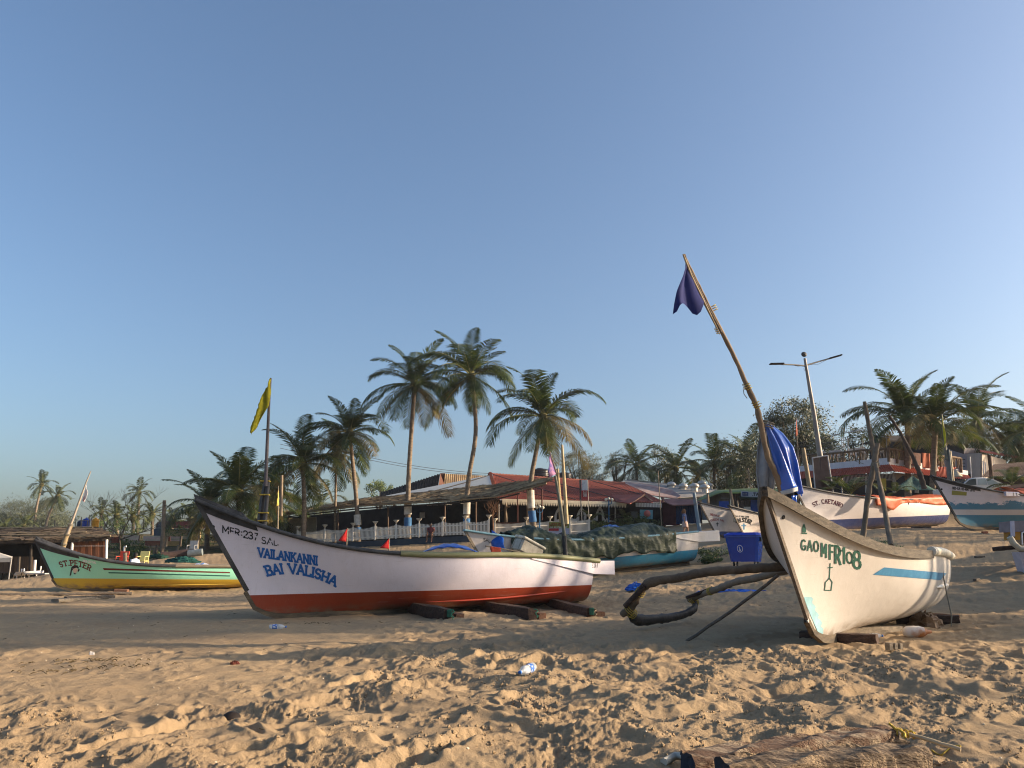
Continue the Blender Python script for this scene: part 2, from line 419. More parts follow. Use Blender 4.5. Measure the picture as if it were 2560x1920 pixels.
tag(grid_object('sand', X, Y, Z, SAND), kind='structure')
# the rest of the beach round the camera, on the same surface
xs = np.linspace(-900, 900, 120); xs = np.sign(xs) * (np.abs(xs) / 900) ** 2 * 900
ys = np.concatenate([np.linspace(-300, -30, 20), np.linspace(-29, 3.2, 50)])
Xb, Yb = np.meshgrid(xs, ys)
_a = np.arctan2(np.abs(Xb), Yb + 1.6)
Zb = base_z(Xb, Yb) * (1 - sstep(-10, -120, Yb)) - 1.2 * sstep(-15, -120, Yb) - .06 * ((_a < R(80)) & (np.hypot(Xb, Yb + 1.6) > 4.7))
tag(grid_object('beach', Xb, Yb, Zb - .02, SAND), kind='structure')
# ---------------------------------------------------------------- lettering: brush strokes on a 1 x 1 body
def arc(cx, cy, rx, ry, a0, a1, n=8):
    return [(cx + rx * math.cos(R(a0 + (a1 - a0) * i / n)), cy + ry * math.sin(R(a0 + (a1 - a0) * i / n))) for i in range(n + 1)]
G = {  # width, strokes, serif bars (x, y)
 'A': (.72, [[(0, 0), (.36, 1)], [(.36, 1), (.72, 0)], [(.13, .34), (.59, .34)]], [(0, 0), (.72, 0)]),
 'B': (.6, [[(.06, 0), (.06, 1)], [(.06, 1)] + arc(.3, .76, .24, .24, 90, -90) + [(.06, .52)], [(.06, .52)] + arc(.32, .26, .26, .26, 90, -90) + [(.06, 0)]], [(.03, 0), (.03, 1)]),
 'C': (.66, [arc(.36, .5, .34, .5, 50, 310, 12)], []),
 'D': (.64, [[(.06, 0), (.06, 1)], [(.06, 1)] + arc(.24, .5, .38, .5, 90, -90, 10) + [(.06, 0)]], []),
 'E': (.56, [[(.06, 0), (.06, 1)], [(.06, 1), (.54, 1)], [(.06, .52), (.44, .52)], [(.06, 0), (.56, 0)]], [(.03, 0), (.03, 1)]),
 'F': (.54, [[(.06, 0), (.06, 1)], [(.06, .97), (.52, .97)], [(.06, .52), (.42, .52)]], [(.06, 0)]),
 'G': (.7, [arc(.36, .5, .34, .5, 50, 350, 12) + [(.70, .42), (.42, .42)]], []),
 'H': (.68, [[(.06, 0), (.06, 1)], [(.62, 0), (.62, 1)], [(.06, .5), (.62, .5)]], [(.06, 0), (.06, 1), (.62, 0), (.62, 1)]),
 'I': (.16, [[(.08, 0), (.08, 1)]], [(.08, 0), (.08, 1)]),
 'K': (.66, [[(.06, 0), (.06, 1)], [(.08, .42), (.58, 1)], [(.26, .6), (.64, 0)]], [(.06, 0), (.06, 1), (.62, 0), (.56, 1)]),
 'L': (.54, [[(.06, 0), (.06, 1)], [(.06, 0), (.54, 0)], [(.54, 0), (.54, .2)]], [(.06, 1), (.03, 0)]),
 'M': (.86, [[(.06, 0), (.06, 1)], [(.06, 1), (.43, .3)], [(.43, .3), (.80, 1)], [(.80, 1), (.80, 0)]], [(.06, 0), (.80, 0)]),
 'N': (.7, [[(.06, 0), (.06, 1)], [(.06, 1), (.64, 0)], [(.64, 0), (.64, 1)]], [(.06, 0), (.04, 1), (.64, 1)]),
 'Q': (.7, [arc(.35, .5, .33, .5, 90, 450, 16), [(.42, .25), (.7, 0)]], []),
 'O': (.7, [arc(.35, .5, .33, .5, 90, 450, 16)], []),
 'P': (.58, [[(.06, 0), (.06, 1)], [(.06, 1)] + arc(.3, .73, .26, .27, 90, -90) + [(.06, .46)]], [(.06, 0), (.03, 1)]),
 'R': (.64, [[(.06, 0), (.06, 1)], [(.06, 1)] + arc(.3, .73, .26, .27, 90, -90) + [(.06, .46)], [(.3, .46), (.62, 0)]], [(.06, 0), (.03, 1), (.62, 0)]),
 'S': (.58, [arc(.3, .74, .24, .26, 30, 270, 9) + arc(.28, .26, .26, .26, 90, -150, 9)[0:]], []),
 'T': (.64, [[(.32, 0), (.32, 1)], [(0, 1), (.64, 1)], [(0, 1), (0, .84)], [(.64, 1), (.64, .84)]], [(.32, 0)]),
 'V': (.7, [[(0, 1), (.35, 0)], [(.35, 0), (.7, 1)]], [(0, 1), (.7, 1)]),
 'U': (.66, [[(.06, 1), (.06, .3)] + arc(.33, .3, .27, .3, 180, 360, 8) + [(.6, 1)]], []),
 'Y': (.66, [[(0, 1), (.33, .5)], [(.66, 1), (.33, .5)], [(.33, .5), (.33, 0)]], []),
 '0': (.58, [arc(.29, .5, .27, .5, 90, 450, 14)], []),
 '1': (.3, [[(.2, 0), (.2, 1), (.02, .8)]], []),
 '2': (.56, [arc(.28, .73, .25, .27, 170, -40, 8) + [(.03, 0), (.56, 0)]], []),
 '3': (.54, [arc(.25, .75, .24, .25, 160, -90, 8), arc(.25, .26, .27, .26, 90, -160, 8)], []),
 '7': (.5, [[(0, 1), (.5, 1), (.18, 0)]], []),
 '8': (.56, [arc(.28, .75, .22, .25, 0, 360, 12), arc(.28, .26, .27, .26, 0, 360, 12)], []),
 '9': (.56, [arc(.28, .72, .25, .27, 0, 360, 12), [(.53, .72), (.4, 0)]], []),
 '.': (.18, [[(.04, .03), (.14, .03)]], []), '-': (.4, [[(.06, .45), (.36, .45)]], []), ':': (.2, [[(.08, .25), (.12, .25)], [(.08, .7), (.12, .7)]], []), ' ': (.4, [], []),
}
def strokes(text, h, bold=.14, serif=0.0, gap=.16, xs=1.0, arch=0.0, fade=0.0, seed=1, shrink=0.0):
    """ribbon quads of the text in (u, v) metres; arch bends the line, shrink makes the left letters taller"""
    rnd = random.Random(seed); quads = []; u = 0.0
    tot = sum(G[c][0] * xs + gap for c in text) * h
    for c in text:
        w, st, sf = G[c]
        lines = [list(s) for s in st]
        if serif:
            for (a, b) in sf: lines.append([(a - serif / xs, b), (a + serif / xs, b)])
        hh = h * (1 - shrink * (u / tot))
        for s in lines:
            if fade: s = [(a_[0] + (b_[0] - a_[0]) * k_ / 3, a_[1] + (b_[1] - a_[1]) * k_ / 3) for a_, b_ in zip(s[:-1], s[1:]) for k_ in range(3)] + [s[-1]]
            for (x0, y0), (x1, y1) in zip(s[:-1], s[1:]):
                if fade and rnd.random() < fade: continue
                a = Vector((x0 * xs, y0)); b = Vector((x1 * xs, y1)); d = b - a
                if d.length < 1e-6: continue
                d.normalize(); nrm = Vector((-d.y, d.x)) * bold / 2; e = d * bold * .42
                q = []
                for p in (a - e - nrm, b + e - nrm, b + e + nrm, a - e + nrm):
                    X = u + p.x * h; Y = p.y * hh
                    if arch:
                        t = (X / tot - .5) * 2; X2 = X; Y += arch * (1 - t * t); X = X2
                    q.append((X, Y))
                quads.append(q)
        u += (w * xs + gap) * h
    return quads, tot
def arc_text(text, h, radius, bold, serif, gap=.2, xs=.9, **k):
    """letters standing on a circle, the way ship names are painted"""
    qs, tot = strokes(text, h, bold, serif, gap, xs, **k); out = []
    for q in qs:
        o = []
        for (x, y) in q:
            a = (x - tot / 2) / radius
            o.append(((radius + y) * math.sin(a) + tot / 2, (radius + y) * math.cos(a) - radius))
        out.append(o)
    return out, tot

# ---------------------------------------------------------------- boats
class Hull:
    def __init__(s, L=8.5, B=2.0, bow=2.3, mid=1.25, stern=1.05, rake=1.0, fore=.28, tb=.72, knee=.86, sp=2.9, be=.9):
        s.L, s.B, s.bow, s.mid, s.stern, s.rake, s.fore, s.tb, s.knee, s.sp, s.be = L, B, bow, mid, stern, rake, fore, tb, knee, sp, be
    def sheer(s, t):
        if t > .33: return s.mid + (s.bow - s.mid) * ((t - .33) / .67) ** s.sp
        return s.mid + (s.stern - s.mid) * ((.33 - t) / .33) ** 1.6
    def beam(s, t):
        if t < .42: return s.B / 2 * (s.tb + (1 - s.tb) * math.sin(t / .42 * math.pi / 2))
        q = min(1.0, (t - .42) / .58)
        return max(.012, s.B / 2 * max(0.0, 1 - q ** 2.0) ** s.be)
    def keel(s, t):
        if t < s.knee: return 0.0
        q = (t - s.knee) / (1 - s.knee); return s.fore * (1 - math.sqrt(max(0, 1 - q * q * .999))) if q < 1 else s.fore
    def pt(s, t, v, side=1, inset=0.0):
        w = min(1, max(0, (t - .35) / .6)); w = w * w * (3 - 2 * w)
        th = v * math.pi / 2
        ym = math.sin(th) ** .62; zm = (1 - math.cos(th)) ** .9
        yb = v ** .92; zb = v
        f = ym * (1 - w) + yb * w; g = zm * (1 - w) + zb * w
        k, sh = s.keel(t) + (inset * 2.0), s.sheer(t)
        z = k + (sh - k) * g
        b = max(.004, s.beam(t) - inset)
        xk = (s.L - s.rake) * t; xg = s.L * t
        fz = max(0, (z - s.fore) / (s.bow - s.fore)) if z > s.fore else 0
        x = xk + (xg - xk) * min(1.15, fz) - inset * 1.4 * (t ** 4)
        return Vector((x, side * b * f, z))
    def hull_mb(s, n=44, m=14):
        mb = MB()
        ts = [i / n for i in range(n + 1)]; ts = [t if t < .8 else .8 + .2 * math.sin((t - .8) / .2 * math.pi / 2) for t in ts]
        vs_ = [j / m for j in range(m + 1)]
        for side in (1, -1):
            out = [[s.pt(t, v, side) for v in vs_] for t in ts]
            inn = [[s.pt(t, v, side, .035) for v in vs_] for t in ts]
            for i in range(len(ts)): inn[i][-1].z = out[i][-1].z
            if side < 0: out = [list(reversed(r)) for r in out]
            else: inn = [list(reversed(r)) for r in inn]
            mb.grid(out); mb.grid(inn)
            o2 = [s.pt(t, 1, side) for t in ts]; i2 = [s.pt(t, 1, side, .035) for t in ts]
            for a, b in zip(i2, o2): a.z = b.z
            mb.grid([[a, b] for a, b in zip(o2, i2)], smooth=False)
            # half of the transom
            a = [s.pt(0, v, side) for v in vs_]; b = [Vector((0, 0, p.z)) for p in a]
            mb.grid([a, b], smooth=False)
        return mb
    def rail(s, name, mt, par, t0, t1, r, side, n=22, lift=.02, sq=None, outw=.02, lump=0.0, label=None):
        pts = []; rr = []
        for i in range(n + 1):
            t = t0 + (t1 - t0) * i / n; p = s.pt(t, 1, side); p.y += side * outw; p.z += lift; pts.append(p)
            rr.append(r * (1 + lump * (1 if i % 5 == 0 else 0)))
        return MB().tube(pts, rr, 10, squash=sq).build(name, mt, par, local=True, label=label)
    def strip(s, name, mt, par, t0, t1, z0, z1, side=1, off=.006, n=30, slope=0.0, taper=0.0, bvh=None, kind=None):
        """painted or moulded band conforming to the side, z measured above the keel line"""
        rows = []
        for i in range(n + 1):
            x = (t0 + (t1 - t0) * i / n) * s.L; q = i / n
            zt = z1 + slope * x; zb_ = z0 + slope * x
            if taper: 
                k = min(1, (1 - q) / taper); zb_ = zt - (zt - zb_) * k
            row = []
            for z in (zb_, (zb_ + zt) / 2, zt):
                p = s.side_point(x, z, side, off, bvh)
                if p is None: break
                row.append(p)
            if len(row) == 3: rows.append(row)
        mb = MB(); mb.grid(rows if side < 0 else [list(reversed(r)) for r in rows]); return mb.build(name, mt, par, local=True, kind=kind)
    def side_point(s, x, z, side, off, bvh):
        r = bvh.ray_cast(Vector((x, side * 5, z)), Vector((0, -side, 0)))
        if r[0] is None: return None
        nn = r[1] if r[1].y * side > 0 else -r[1]
        return r[0] + nn * off
    def text(s, name, quads, x0, z0, mt, par, bvh, side=1, slope=0.0, off=.005):
        mb = MB()
        for q in quads:
            vs = []
            for (u, v) in q:
                x = x0 - u; p = s.side_point(x, z0 + v + slope * u, side, off, bvh)
                if p is None: break
                vs.append(p)
            if len(vs) == 4: mb.add(vs, [(0, 1, 2, 3)])
        return mb.build(name, mt, par, local=True)

WOODD = mat('weathered dark wood', (.075, .060, .048), .85, .3, 8, bump=.5, bscale=40, stretch=(.6, 4, 4), col2=(.15, .125, .10))
WOODG = mat('grey weathered timber', (.16, .135, .10), .85, .3, 5, bump=.6, bscale=30, stretch=(.5, 5, 5), col2=(.28, .23, .17))
BLACKP = mat('tarred black paint', (.022, .023, .025), .6, .3, 4, bump=.6, bscale=14, col2=(.06, .06, .062))
BAMB = mat('green bamboo', (.13, .15, .07), .5, .3, 5, bump=.2, bscale=12, col2=(.20, .19, .10), stretch=(.5, 3, 3))
BAMBD = mat('dry bamboo', (.30, .23, .13), .6, .3, 5, bump=.2, bscale=14, col2=(.20, .15, .09))
ROPEY = mat('yellow rope', (.48, .34, .06), .9, .2, 40, bump=.6, bscale=120)
ROPEG = mat('grey rope', (.20, .18, .14), .9, .2, 40, bump=.6, bscale=120)
ROPEN = mat('green rope', (.05, .22, .13), .9, .2, 40, bump=.5, bscale=120)
INSIDE = mat('boat inside grey', (.30, .31, .30), .7, .3, 4)
WHITE = mat('white paint', (.74, .72, .70), .5, .1, 4)

def spine(p0, p1):
    """object matrix parts for a boat whose keel runs from stern p0 to bow p1"""
    d = p1 - p0; yaw = math.atan2(d.y, d.x); pit = math.atan2(d.z, math.hypot(d.x, d.y))
    return yaw, pit, d.length

def boat(name, label, stern, bowk, rake, B, bow, mid, sternh, hullmat, fore=.28, tb=.72, roll=0.0, knee=.86, group='fishing boats pulled up on the beach', railmat=None, inside=None, cat='boat', sp=2.9, be=.9):
    yaw, pit, L = spine(stern, bowk)
    o = thing(name, label, cat, stern, group=group, rot=Euler((roll, -pit, yaw), 'XYZ'))
    h = Hull(L + rake, B, bow, mid, sternh, rake, fore, tb, knee, sp, be)
    mb = h.hull_mb(); ho = mb.build('hull', hullmat, o, local=True)
    h.bvh = BVHTree.FromPolygons([Vector(v) for v in mb.v], mb.f)
    # keel timber along the bottom and up the stem
    pts = [h.pt(t, 0, 1) for t in [i / 40 for i in range(41)]]
    k = MB(); w = .035
    ring = []
    for i, p in enumerate(pts):
        t = i / 40; dn = (.12 if L > 8.4 else .085) if t < .93 else .06
        nx = 0.0
        if t > knee:
            a = pts[min(i + 1, 40)] - pts[i - 1]; a.normalize(); nrm = Vector((a.z, 0, -a.x))
        else: nrm = Vector((0, 0, -1))
        ring.append([p + Vector((0, w, .03)), p + nrm * dn + Vector((0, w, 0)), p + nrm * dn + Vector((0, -w, 0)), p + Vector((0, -w, .03))])
    k.grid(ring, smooth=False); k.build('keel', mat('scuffed keel timber', (.13, .10, .065), .85, .3, 5, bump=.5, bscale=20, col2=(.05, .04, .03), stretch=(.5, 3, 3)), o, local=True)
    s = MB(); top = h.pt(1, 1, 1); bot = h.pt(1, 0, 1); d = (top - bot)
    nr = Vector((d.z, 0, -d.x)).normalized(); rg = []
    for q in [i / 10 for i in range(11)]:
        p = bot + d * q; ww = .03
        rg.append([p - nr * .06 + Vector((0, ww, 0)), p + nr * .025 + Vector((0, ww * .7, 0)), p + nr * .025 + Vector((0, -ww * .7, 0)), p - nr * .06 + Vector((0, -ww, 0))])
    s.grid(rg, smooth=False, closed=True)
    h.stem_mb = s
    # benches across
    for t in (.18, .36, .54, .70):
        a = h.pt(t, .8, 1, .035); b = h.pt(t, .8, -1, .035)
        MB().box(((a.x), 0, h.sheer(t) - .16), (.22, (a - b).length, .035)).build('thwart', inside or WOODD, o, local=True)
    f = MB(); rows = []
    for t in [.02 + .8 * i / 12 for i in range(13)]:
        a = h.pt(t, .42, 1, .035); b = h.pt(t, .42, -1, .035); rows.append([a, b])
    f.grid(rows, smooth=False); f.build('floor_board', WOODD, o, local=True)
    return o, h

def phit(h, par, px, py, off=.005):
    """where the sight line through a photograph pixel meets the hull, in the boat's coordinates"""
    inv = wmat(par).inverted(); o_ = inv @ Vector((0, 0, CAM_H)); d = (inv @ P(px, py, 10.0) - o_).normalized()
    r = h.bvh.ray_cast(o_, d)
    if r[0] is None: return None
    n_ = r[1] if r[1].dot(d) < 0 else -r[1]
    return r[0] + n_ * off
def ptext(h, par, name, text, p0, p1, hpx, mt, bold=.16, serif=.1, gap=.16, sag=0.0, xs=1.0, fade=0.0, seed=1, off=.005):
    """letters painted on the hull between two points of the side; baseline from p0 to p1, hpx tall"""
    chord = math.hypot(p1[0] - p0[0], p1[1] - p0[1])
    q, tot = strokes(text, 1.0, bold, 0, gap, 1.0); xs = (chord / hpx - gap * (len(text) - 1)) / max(.01, tot - gap * len(text))
    if sag:
        rad = (chord ** 2 / 4 + sag ** 2) / (2 * sag)
        q, tot = strokes(text, hpx, bold, serif, gap, xs, fade=fade, seed=seed)
        out = []
        for qq in q:
            o_ = []
            for (x, y) in qq:
                a = (x - tot / 2) / rad; o_.append(((rad + y) * math.sin(a) + chord / 2, (rad + y) * math.cos(a) - rad + sag))
            out.append(o_)
        q = out
    else: q, tot = strokes(text, hpx, bold, serif, gap, xs, fade=fade, seed=seed)
    ux, uy = (p1[0] - p0[0]) / chord, (p1[1] - p0[1]) / chord
    polys = [[(p0[0] + u * ux, p0[1] + u * uy - v) for u, v in qq] if not sag else [(p0[0] + u * ux + v * uy * .0, p0[1] + u * uy - v) for u, v in qq] for qq in q]
    o_ = ppoly(h, par, name, polys, mt, off=off)
    if o_ and ' ' in text: o_['kind'] = 'stuff'
    return o_
def ppoly(h, par, name, polys, mt, label=None, off=.005):
    mb = MB()
    for qq in polys:
        vs = [phit(h, par, x, y, off) for x, y in qq]
        if all(v is not None for v in vs): mb.add(vs, [tuple(range(len(vs)))])
    if not mb.v: return None
    return mb.build(name, mt, par, local=True, label=label)
def phole(h, par, px, py, r):
    p = phit(h, par, px, py); a = phit(h, par, px + 3, py); b = phit(h, par, px, py - 3)
    if p is None or a is None or b is None: return
    n_ = (a - p).cross(b - p).normalized()
    MB().lathe(p, [(0, .003), (r * .8, .003), (r, .0)], 14, axis=n_.to_track_quat('Z', 'Y').to_matrix()).build('rope_hole', mat('hole dark', (.01, .01, .012), .9), par, local=True)

# ---- the white boat with the red bottom
WHITE_PINK = (.64, .60, .67); RED = (.23, .030, .009)
M1 = band_mat('white and red hull paint', [(0, RED), (.42, WHITE_PINK)], slope=.0, dirt=.16)
s1, b1 = P(1446, 1503, 20.5), P(612, 1543, 16.6)
s1.z = max(s1.z, .17); b1.z = .06
B1, H1 = boat('fishing_boat', 'long white fishing boat with rusty red bottom and blue name lettering', s1, b1, 1.12, 2.0, 2.34, 1.17, 1.0, M1, fore=.5, tb=.74, knee=.9, sp=3.5)
H1.stem_mb.build('stem_post', BLACKP, B1, local=True)
for sd_ in (1, -1):
    H1.rail('bow_rail', BLACKP, B1, .56, 1.0, .055, sd_, sq=.8, label='black tarred rub rail')
    H1.rail('gunwale_pole', BAMB, B1, -.02, .60, .062, sd_, lump=.10, label='green bamboo rail lashed along the gunwale')
# raised black prow
pr = MB(); rows = []
for i in range(15):
    t = .905 + .095 * i / 14; q = i / 14; hgt = .17 * min(1, q / .22) - .02 * q
    a = H1.pt(t, 1, 1); b = H1.pt(t, 1, -1); top_ = Vector((a.x + .05 * q, 0, a.z + hgt))
    lo = H1.pt(t, .93 - .03 * q, 1); lo2 = H1.pt(t, .93 - .03 * q, -1)
    rows.append([lo + Vector((0, .012, 0)), a + Vector((0, .02, .02)), a + Vector((.05 * q, -a.y * .1, hgt)), b + Vector((.05 * q, -b.y * .1, hgt)), b + Vector((0, -.02, .02)), lo2 + Vector((0, -.012, 0))])
pr.grid(rows, smooth=False)
pr.add([rows[-1][k] for k in range(6)], [(0, 1, 2, 3, 4, 5)]); pr.add([rows[0][k] for k in range(6)], [(5, 4, 3, 2, 1, 0)])
pr.build('prow_cap', BLACKP, B1, local=True)
# overhanging stern box
def stern_box(h, par, mt, x0=1.9, x1=-.62, d0=.06, d1=.34, drop=0.0, railm=None, w=None, name='stern_deck'):
    mb = MB(); L_ = []
    for x, dd in ((x0, d0), (x0 * .5, (d0 + d1) / 2), (0, d1 * .93), (x1, d1)):
        t = max(0, x / h.L); z = h.sheer(t) + .005 - (0 if x >= 0 else drop); b = h.beam(t) + .035
        L_.append([Vector((x, b, z)), Vector((x, -b, z)), Vector((x, -b, z - dd)), Vector((x, b, z - dd))])
    mb.grid(L_, smooth=False, closed=True); mb.add(L_[0], [(0, 1, 2, 3)]); mb.add(L_[-1], [(3, 2, 1, 0)])
    return mb.build(name, mt, par, local=True)
M1S = band_mat('white stern paint', [(0, WHITE_PINK)], dirt=.14)
stern_box(H1, B1, M1S)
RAISED_RED = mat('glossy red strake', (.36, .05, .025), .28, .1, 5, spec=.6)
def strake(h, par, mt, x0, x1, za, zb, r=.02, side=1, name='spray_strake', bend=.0):
    pts = []
    for i in range(25):
        q = i / 24; x = x0 + (x1 - x0) * q; z = za + (zb - za) * q + bend * math.sin(q * math.pi)
        p = h.side_point(x, z, side, .004, h.bvh)
        if p: pts.append(p)
    rr = [r * min(1, 4 * i / len(pts) + .15, 4 * (len(pts) - 1 - i) / len(pts) + .15) for i in range(len(pts))]
    return MB().tube(pts, rr, 8).build(name, mt, par, local=True)
for sd_ in (1, -1): strake(H1, B1, RAISED_RED, .75, 4.4, .30, .17, .022, sd_, bend=-.035)
BLUE_L = mat('blue lettering paint', (.018, .11, .36), .5, .1, 10)
BLK_L = mat('black stencil paint', (.02, .022, .026), .6, .1, 10)
ptext(H1, B1, 'name_lettering', 'VAILANKANNI', (646, 1391), (793, 1412), 21, BLUE_L, .22, .08, gap=.15)
ptext(H1, B1, 'name_lettering', 'BAI VALISHA', (669, 1439), (841, 1467), 23, BLUE_L, .23, .08, sag=17, gap=.15)
ptext(H1, B1, 'registration_number', 'MFR:237', (556, 1331), (644, 1351), 17, BLK_L, .17, 0, fade=.14, seed=11)
ptext(H1, B1, 'registration_number', 'SAL', (654, 1358), (695, 1364), 16, BLK_L, .14, 0, fade=.3, seed=3)
q, w = strokes('MFR237', .12, .12, 0, .3, .9, fade=.35, seed=6)
mb = MB()
for qq in q: mb.add([Vector((.35 - u * .8, H1.beam(0) + .042, H1.sheer(0) - .15 + v)) for u, v in qq], [(0, 1, 2, 3)])
mb.build('registration_number', BLK_L, B1, local=True)
def hole(h, par, x, z, r=.035, side=1, name='rope_hole', m=None):
    p = h.side_point(x, z, side, .004, h.bvh)
    if p is None: return
    p2 = h.side_point(x - .05, z, side, .004, h.bvh); n_ = (p2 - p).cross(Vector((0, 0, 1))).normalized()
    ax = n_.to_track_quat('Z', 'Y').to_matrix()
    MB().lathe(p, [(0, .003), (r * .8, .003), (r, .0)], 14, axis=ax).build(name, m or mat('hole dark', (.01, .01, .012), .9), par, local=True)
phole(H1, B1, 533, 1317, .035)

# ---- the white boat on the right, bow towards the camera
CREAM = (.52, .495, .47)
M2 = band_mat('cream white hull paint', [(0, CREAM)], dirt=.14)
s2, b2 = P(2272, 1522, 17.0), P(2026, 1620, 10.9); b2.z = .10; s2.z = .16
B2, H2 = boat('fishing_boat', 'white fishing boat with its bow towards us and GAO MFR 108 hand painted in green', s2, b2, 1.15, 2.15, 2.0, 1.14, 1.05, M2, fore=.32, tb=.88, knee=.84, sp=4.2, be=.78, roll=.05)
for sd_ in (1, -1):
    rl = []
    for i in range(27):
        t = .42 + .58 * i / 26; p = H2.pt(t, 1, sd_); rl.append([p + Vector((0, sd_ * .035, -.10)), p + Vector((0, sd_ * .04, .035)), p + Vector((0, -sd_ * .03, .04)), p + Vector((0, -sd_ * .045, -.06))])
    m_ = MB(); m_.grid(rl, smooth=False, closed=True); m_.add(rl[0], [(0, 1, 2, 3)]); m_.add(rl[-1], [(3, 2, 1, 0)])
    m_.build('gunwale_plank', mat('dark weathered rail', (.055, .048, .04), .85, .3, 5, bump=.6, bscale=30, stretch=(.5, 5, 5), col2=(.13, .11, .085)), B2, local=True, label='grey weathered timber rail')
    H2.rail('gunwale_pipe', mat('split white pipe', (.60, .56, .46), .5, .25, 5), B2, .0, .43, .08, sd_, lump=.06, label='white split pipe wrapped over the rail')
H2.stem_mb.build('stem_post', WOODD, B2, local=True)
GREEN_L = mat('dark green brush paint', (.02, .09, .07), .55, .1, 10)
for txt, p0, p1, hh in (('GAO', (2003, 1374), (2046, 1379), 25), ('M', (2053, 1390), (2066, 1393), 32), ('F', (2073, 1397), (2083, 1398), 35), ('R', (2087, 1406), (2101, 1410), 42),
                        ('1', (2106, 1407), (2112, 1408), 38), ('0', (2116, 1406), (2131, 1409), 27), ('8', (2133, 1419), (2151, 1422), 42)):
    ptext(H2, B2, 'registration_number', txt, p0, p1, hh, GREEN_L, .14, 0, fade=.03, seed=len(txt) + hh, gap=.16 if len(txt) > 1 else 0)
# painted cross with a shovel-shaped foot
cr = []
for a, b in (((2075, 1408), (2073, 1445)), ((2069, 1419), (2081, 1418)), ((2073, 1445), (2063, 1456)), ((2073, 1445), (2080, 1455)), ((2063, 1456), (2061, 1475)), ((2080, 1455), (2077, 1476)), ((2061, 1475), (2077, 1476))):
    for i in range(3):
        A = Vector(a).lerp(Vector(b), i / 3); Bq = Vector(a).lerp(Vector(b), (i + 1) / 3); d = (Bq - A).normalized(); n_ = Vector((-d.y, d.x)) * 1.1; A -= d * .4; Bq += d * .4
        cr.append([tuple(A - n_), tuple(Bq - n_), tuple(Bq + n_), tuple(A + n_)])
ppoly(H2, B2, 'painted_cross', cr, GREEN_L)
ppoly(H2, B2, 'emblem', [[(2003, 1334), (2017, 1335), (2017, 1332), (2003, 1331)], [(2005, 1330), (2015, 1331), (2014, 1321), (2005, 1320)], [(2005, 1320), (2014, 1321), (2012, 1313), (2007, 1312)], [(2007, 1312), (2012, 1313), (2010, 1309), (2009, 1309)]], GREEN_L)
LBLUE = mat('light blue paint', (.04, .17, .33), .45, .2, 6, col2=(.07, .23, .40)); AQUA = mat('pale aqua paint', (.25, .46, .52), .5, .15, 6)
rows = []
for i in range(31):      # blue stripe with a slanted front end
    q = i / 30; lo = Vector((2182, 1436)).lerp(Vector((2350, 1450)), q); hi = Vector((2210, 1418)).lerp(Vector((2366, 1433)), q)
    row = [phit(H2, B2, *lo.lerp(hi, k / 3), .006) for k in range(4)]
    if all(r is not None for r in row): rows.append(row)
MB().grid(rows).build('painted_stripe', LBLUE, B2, local=True)
WH2 = mat('moulded white rail', (.72, .68, .60), .35, .05, 4, spec=.5)
strake(H2, B2, WH2, .2, 2.5, .50, .53, .04, name='rubbing_strake'); strake(H2, B2, WH2, .2, 2.5, .50, .53, .04, -1, name='rubbing_strake')
phole(H2, B2, 1958, 1293, .03)

rows = []
for i in range(24):      # pale blue paint on the forefoot
    q = i / 23; y = 1492 + 120 * q; xl = 2009 + 50 * q ** 1.15; w_ = (19 + 3 * math.sin(i * 1.7) + 2 * math.sin(i * 3.1)) * (1 - .75 * max(0, q - .55) / .45)
    row = [phit(H2, B2, xl + w_ * k / 4, y, .006) for k in range(5)]
    if all(r is not None for r in row): rows.append(row)
if rows: MB().grid(rows).build('paint_patch', AQUA, B2, local=True, label='pale blue paint on the forefoot')

# ---- shared small things
def lashing(par, c, axis, r, n=4, mt=None, name='lashing', local=False, pitch=.018, th=.009):
    """rope wound round a pole"""
    axis = Vector(axis).normalized(); a = axis.orthogonal().normalized(); b = axis.cross(a); pts = []
    for i in range(n * 10 + 1):
        t = i / 10 * 2 * math.pi; pts.append(Vector(c) + (a * math.cos(t) + b * math.sin(t)) * (r + th * .6) + axis * (i / 10 - n / 2) * pitch * 2)
    return MB().tube(pts, th, 5).build(name, mt or ROPEY, par, local=local)
def bent(p0, p1, n=10, sag=0.0, wob=0.0, seed=0, side=None):
    rnd = random.Random(seed); out = []; s_ = side or Vector((0, 0, -1))
    for i in range(n + 1):
        q = i / n; p = Vector(p0).lerp(Vector(p1), q) + s_ * sag * 4 * q * (1 - q)
        if 0 < i < n: p += Vector((rnd.uniform(-wob, wob), rnd.uniform(-wob, wob), rnd.uniform(-wob, wob)))
        out.append(p)
    return out
def flag(par, name, corners, mt, nu=10, nv=12, wave=.06, seed=0, ragged=None, label=None, freq=3.2):
    """cloth between four corners (top hoist, bottom hoist, bottom fly, top fly), rippled"""
    a, b, c, d = [Vector(x) for x in corners]; nrm = (b - a).cross(d - a)
    nrm = nrm.normalized() if nrm.length > 1e-6 else Vector((0, -1, 0)); rows = []
    for j in range(nv + 1):
        v = j / nv; row = []
        for i in range(nu + 1):
            u = i / nu; p = a.lerp(b, v).lerp(d.lerp(c, v), u)
            if ragged: p += ragged(u, v)
            p += nrm * wave * u ** .6 * (math.sin(u * freq * 2 + v * 2.3 + seed) + .5 * math.sin(u * 9 + v * 5 + seed * 2)); row.append(p)
        rows.append(row)
    m = MB(); m.grid(rows); o = m.build(name, mt, par, label=label, solid=.012); return o

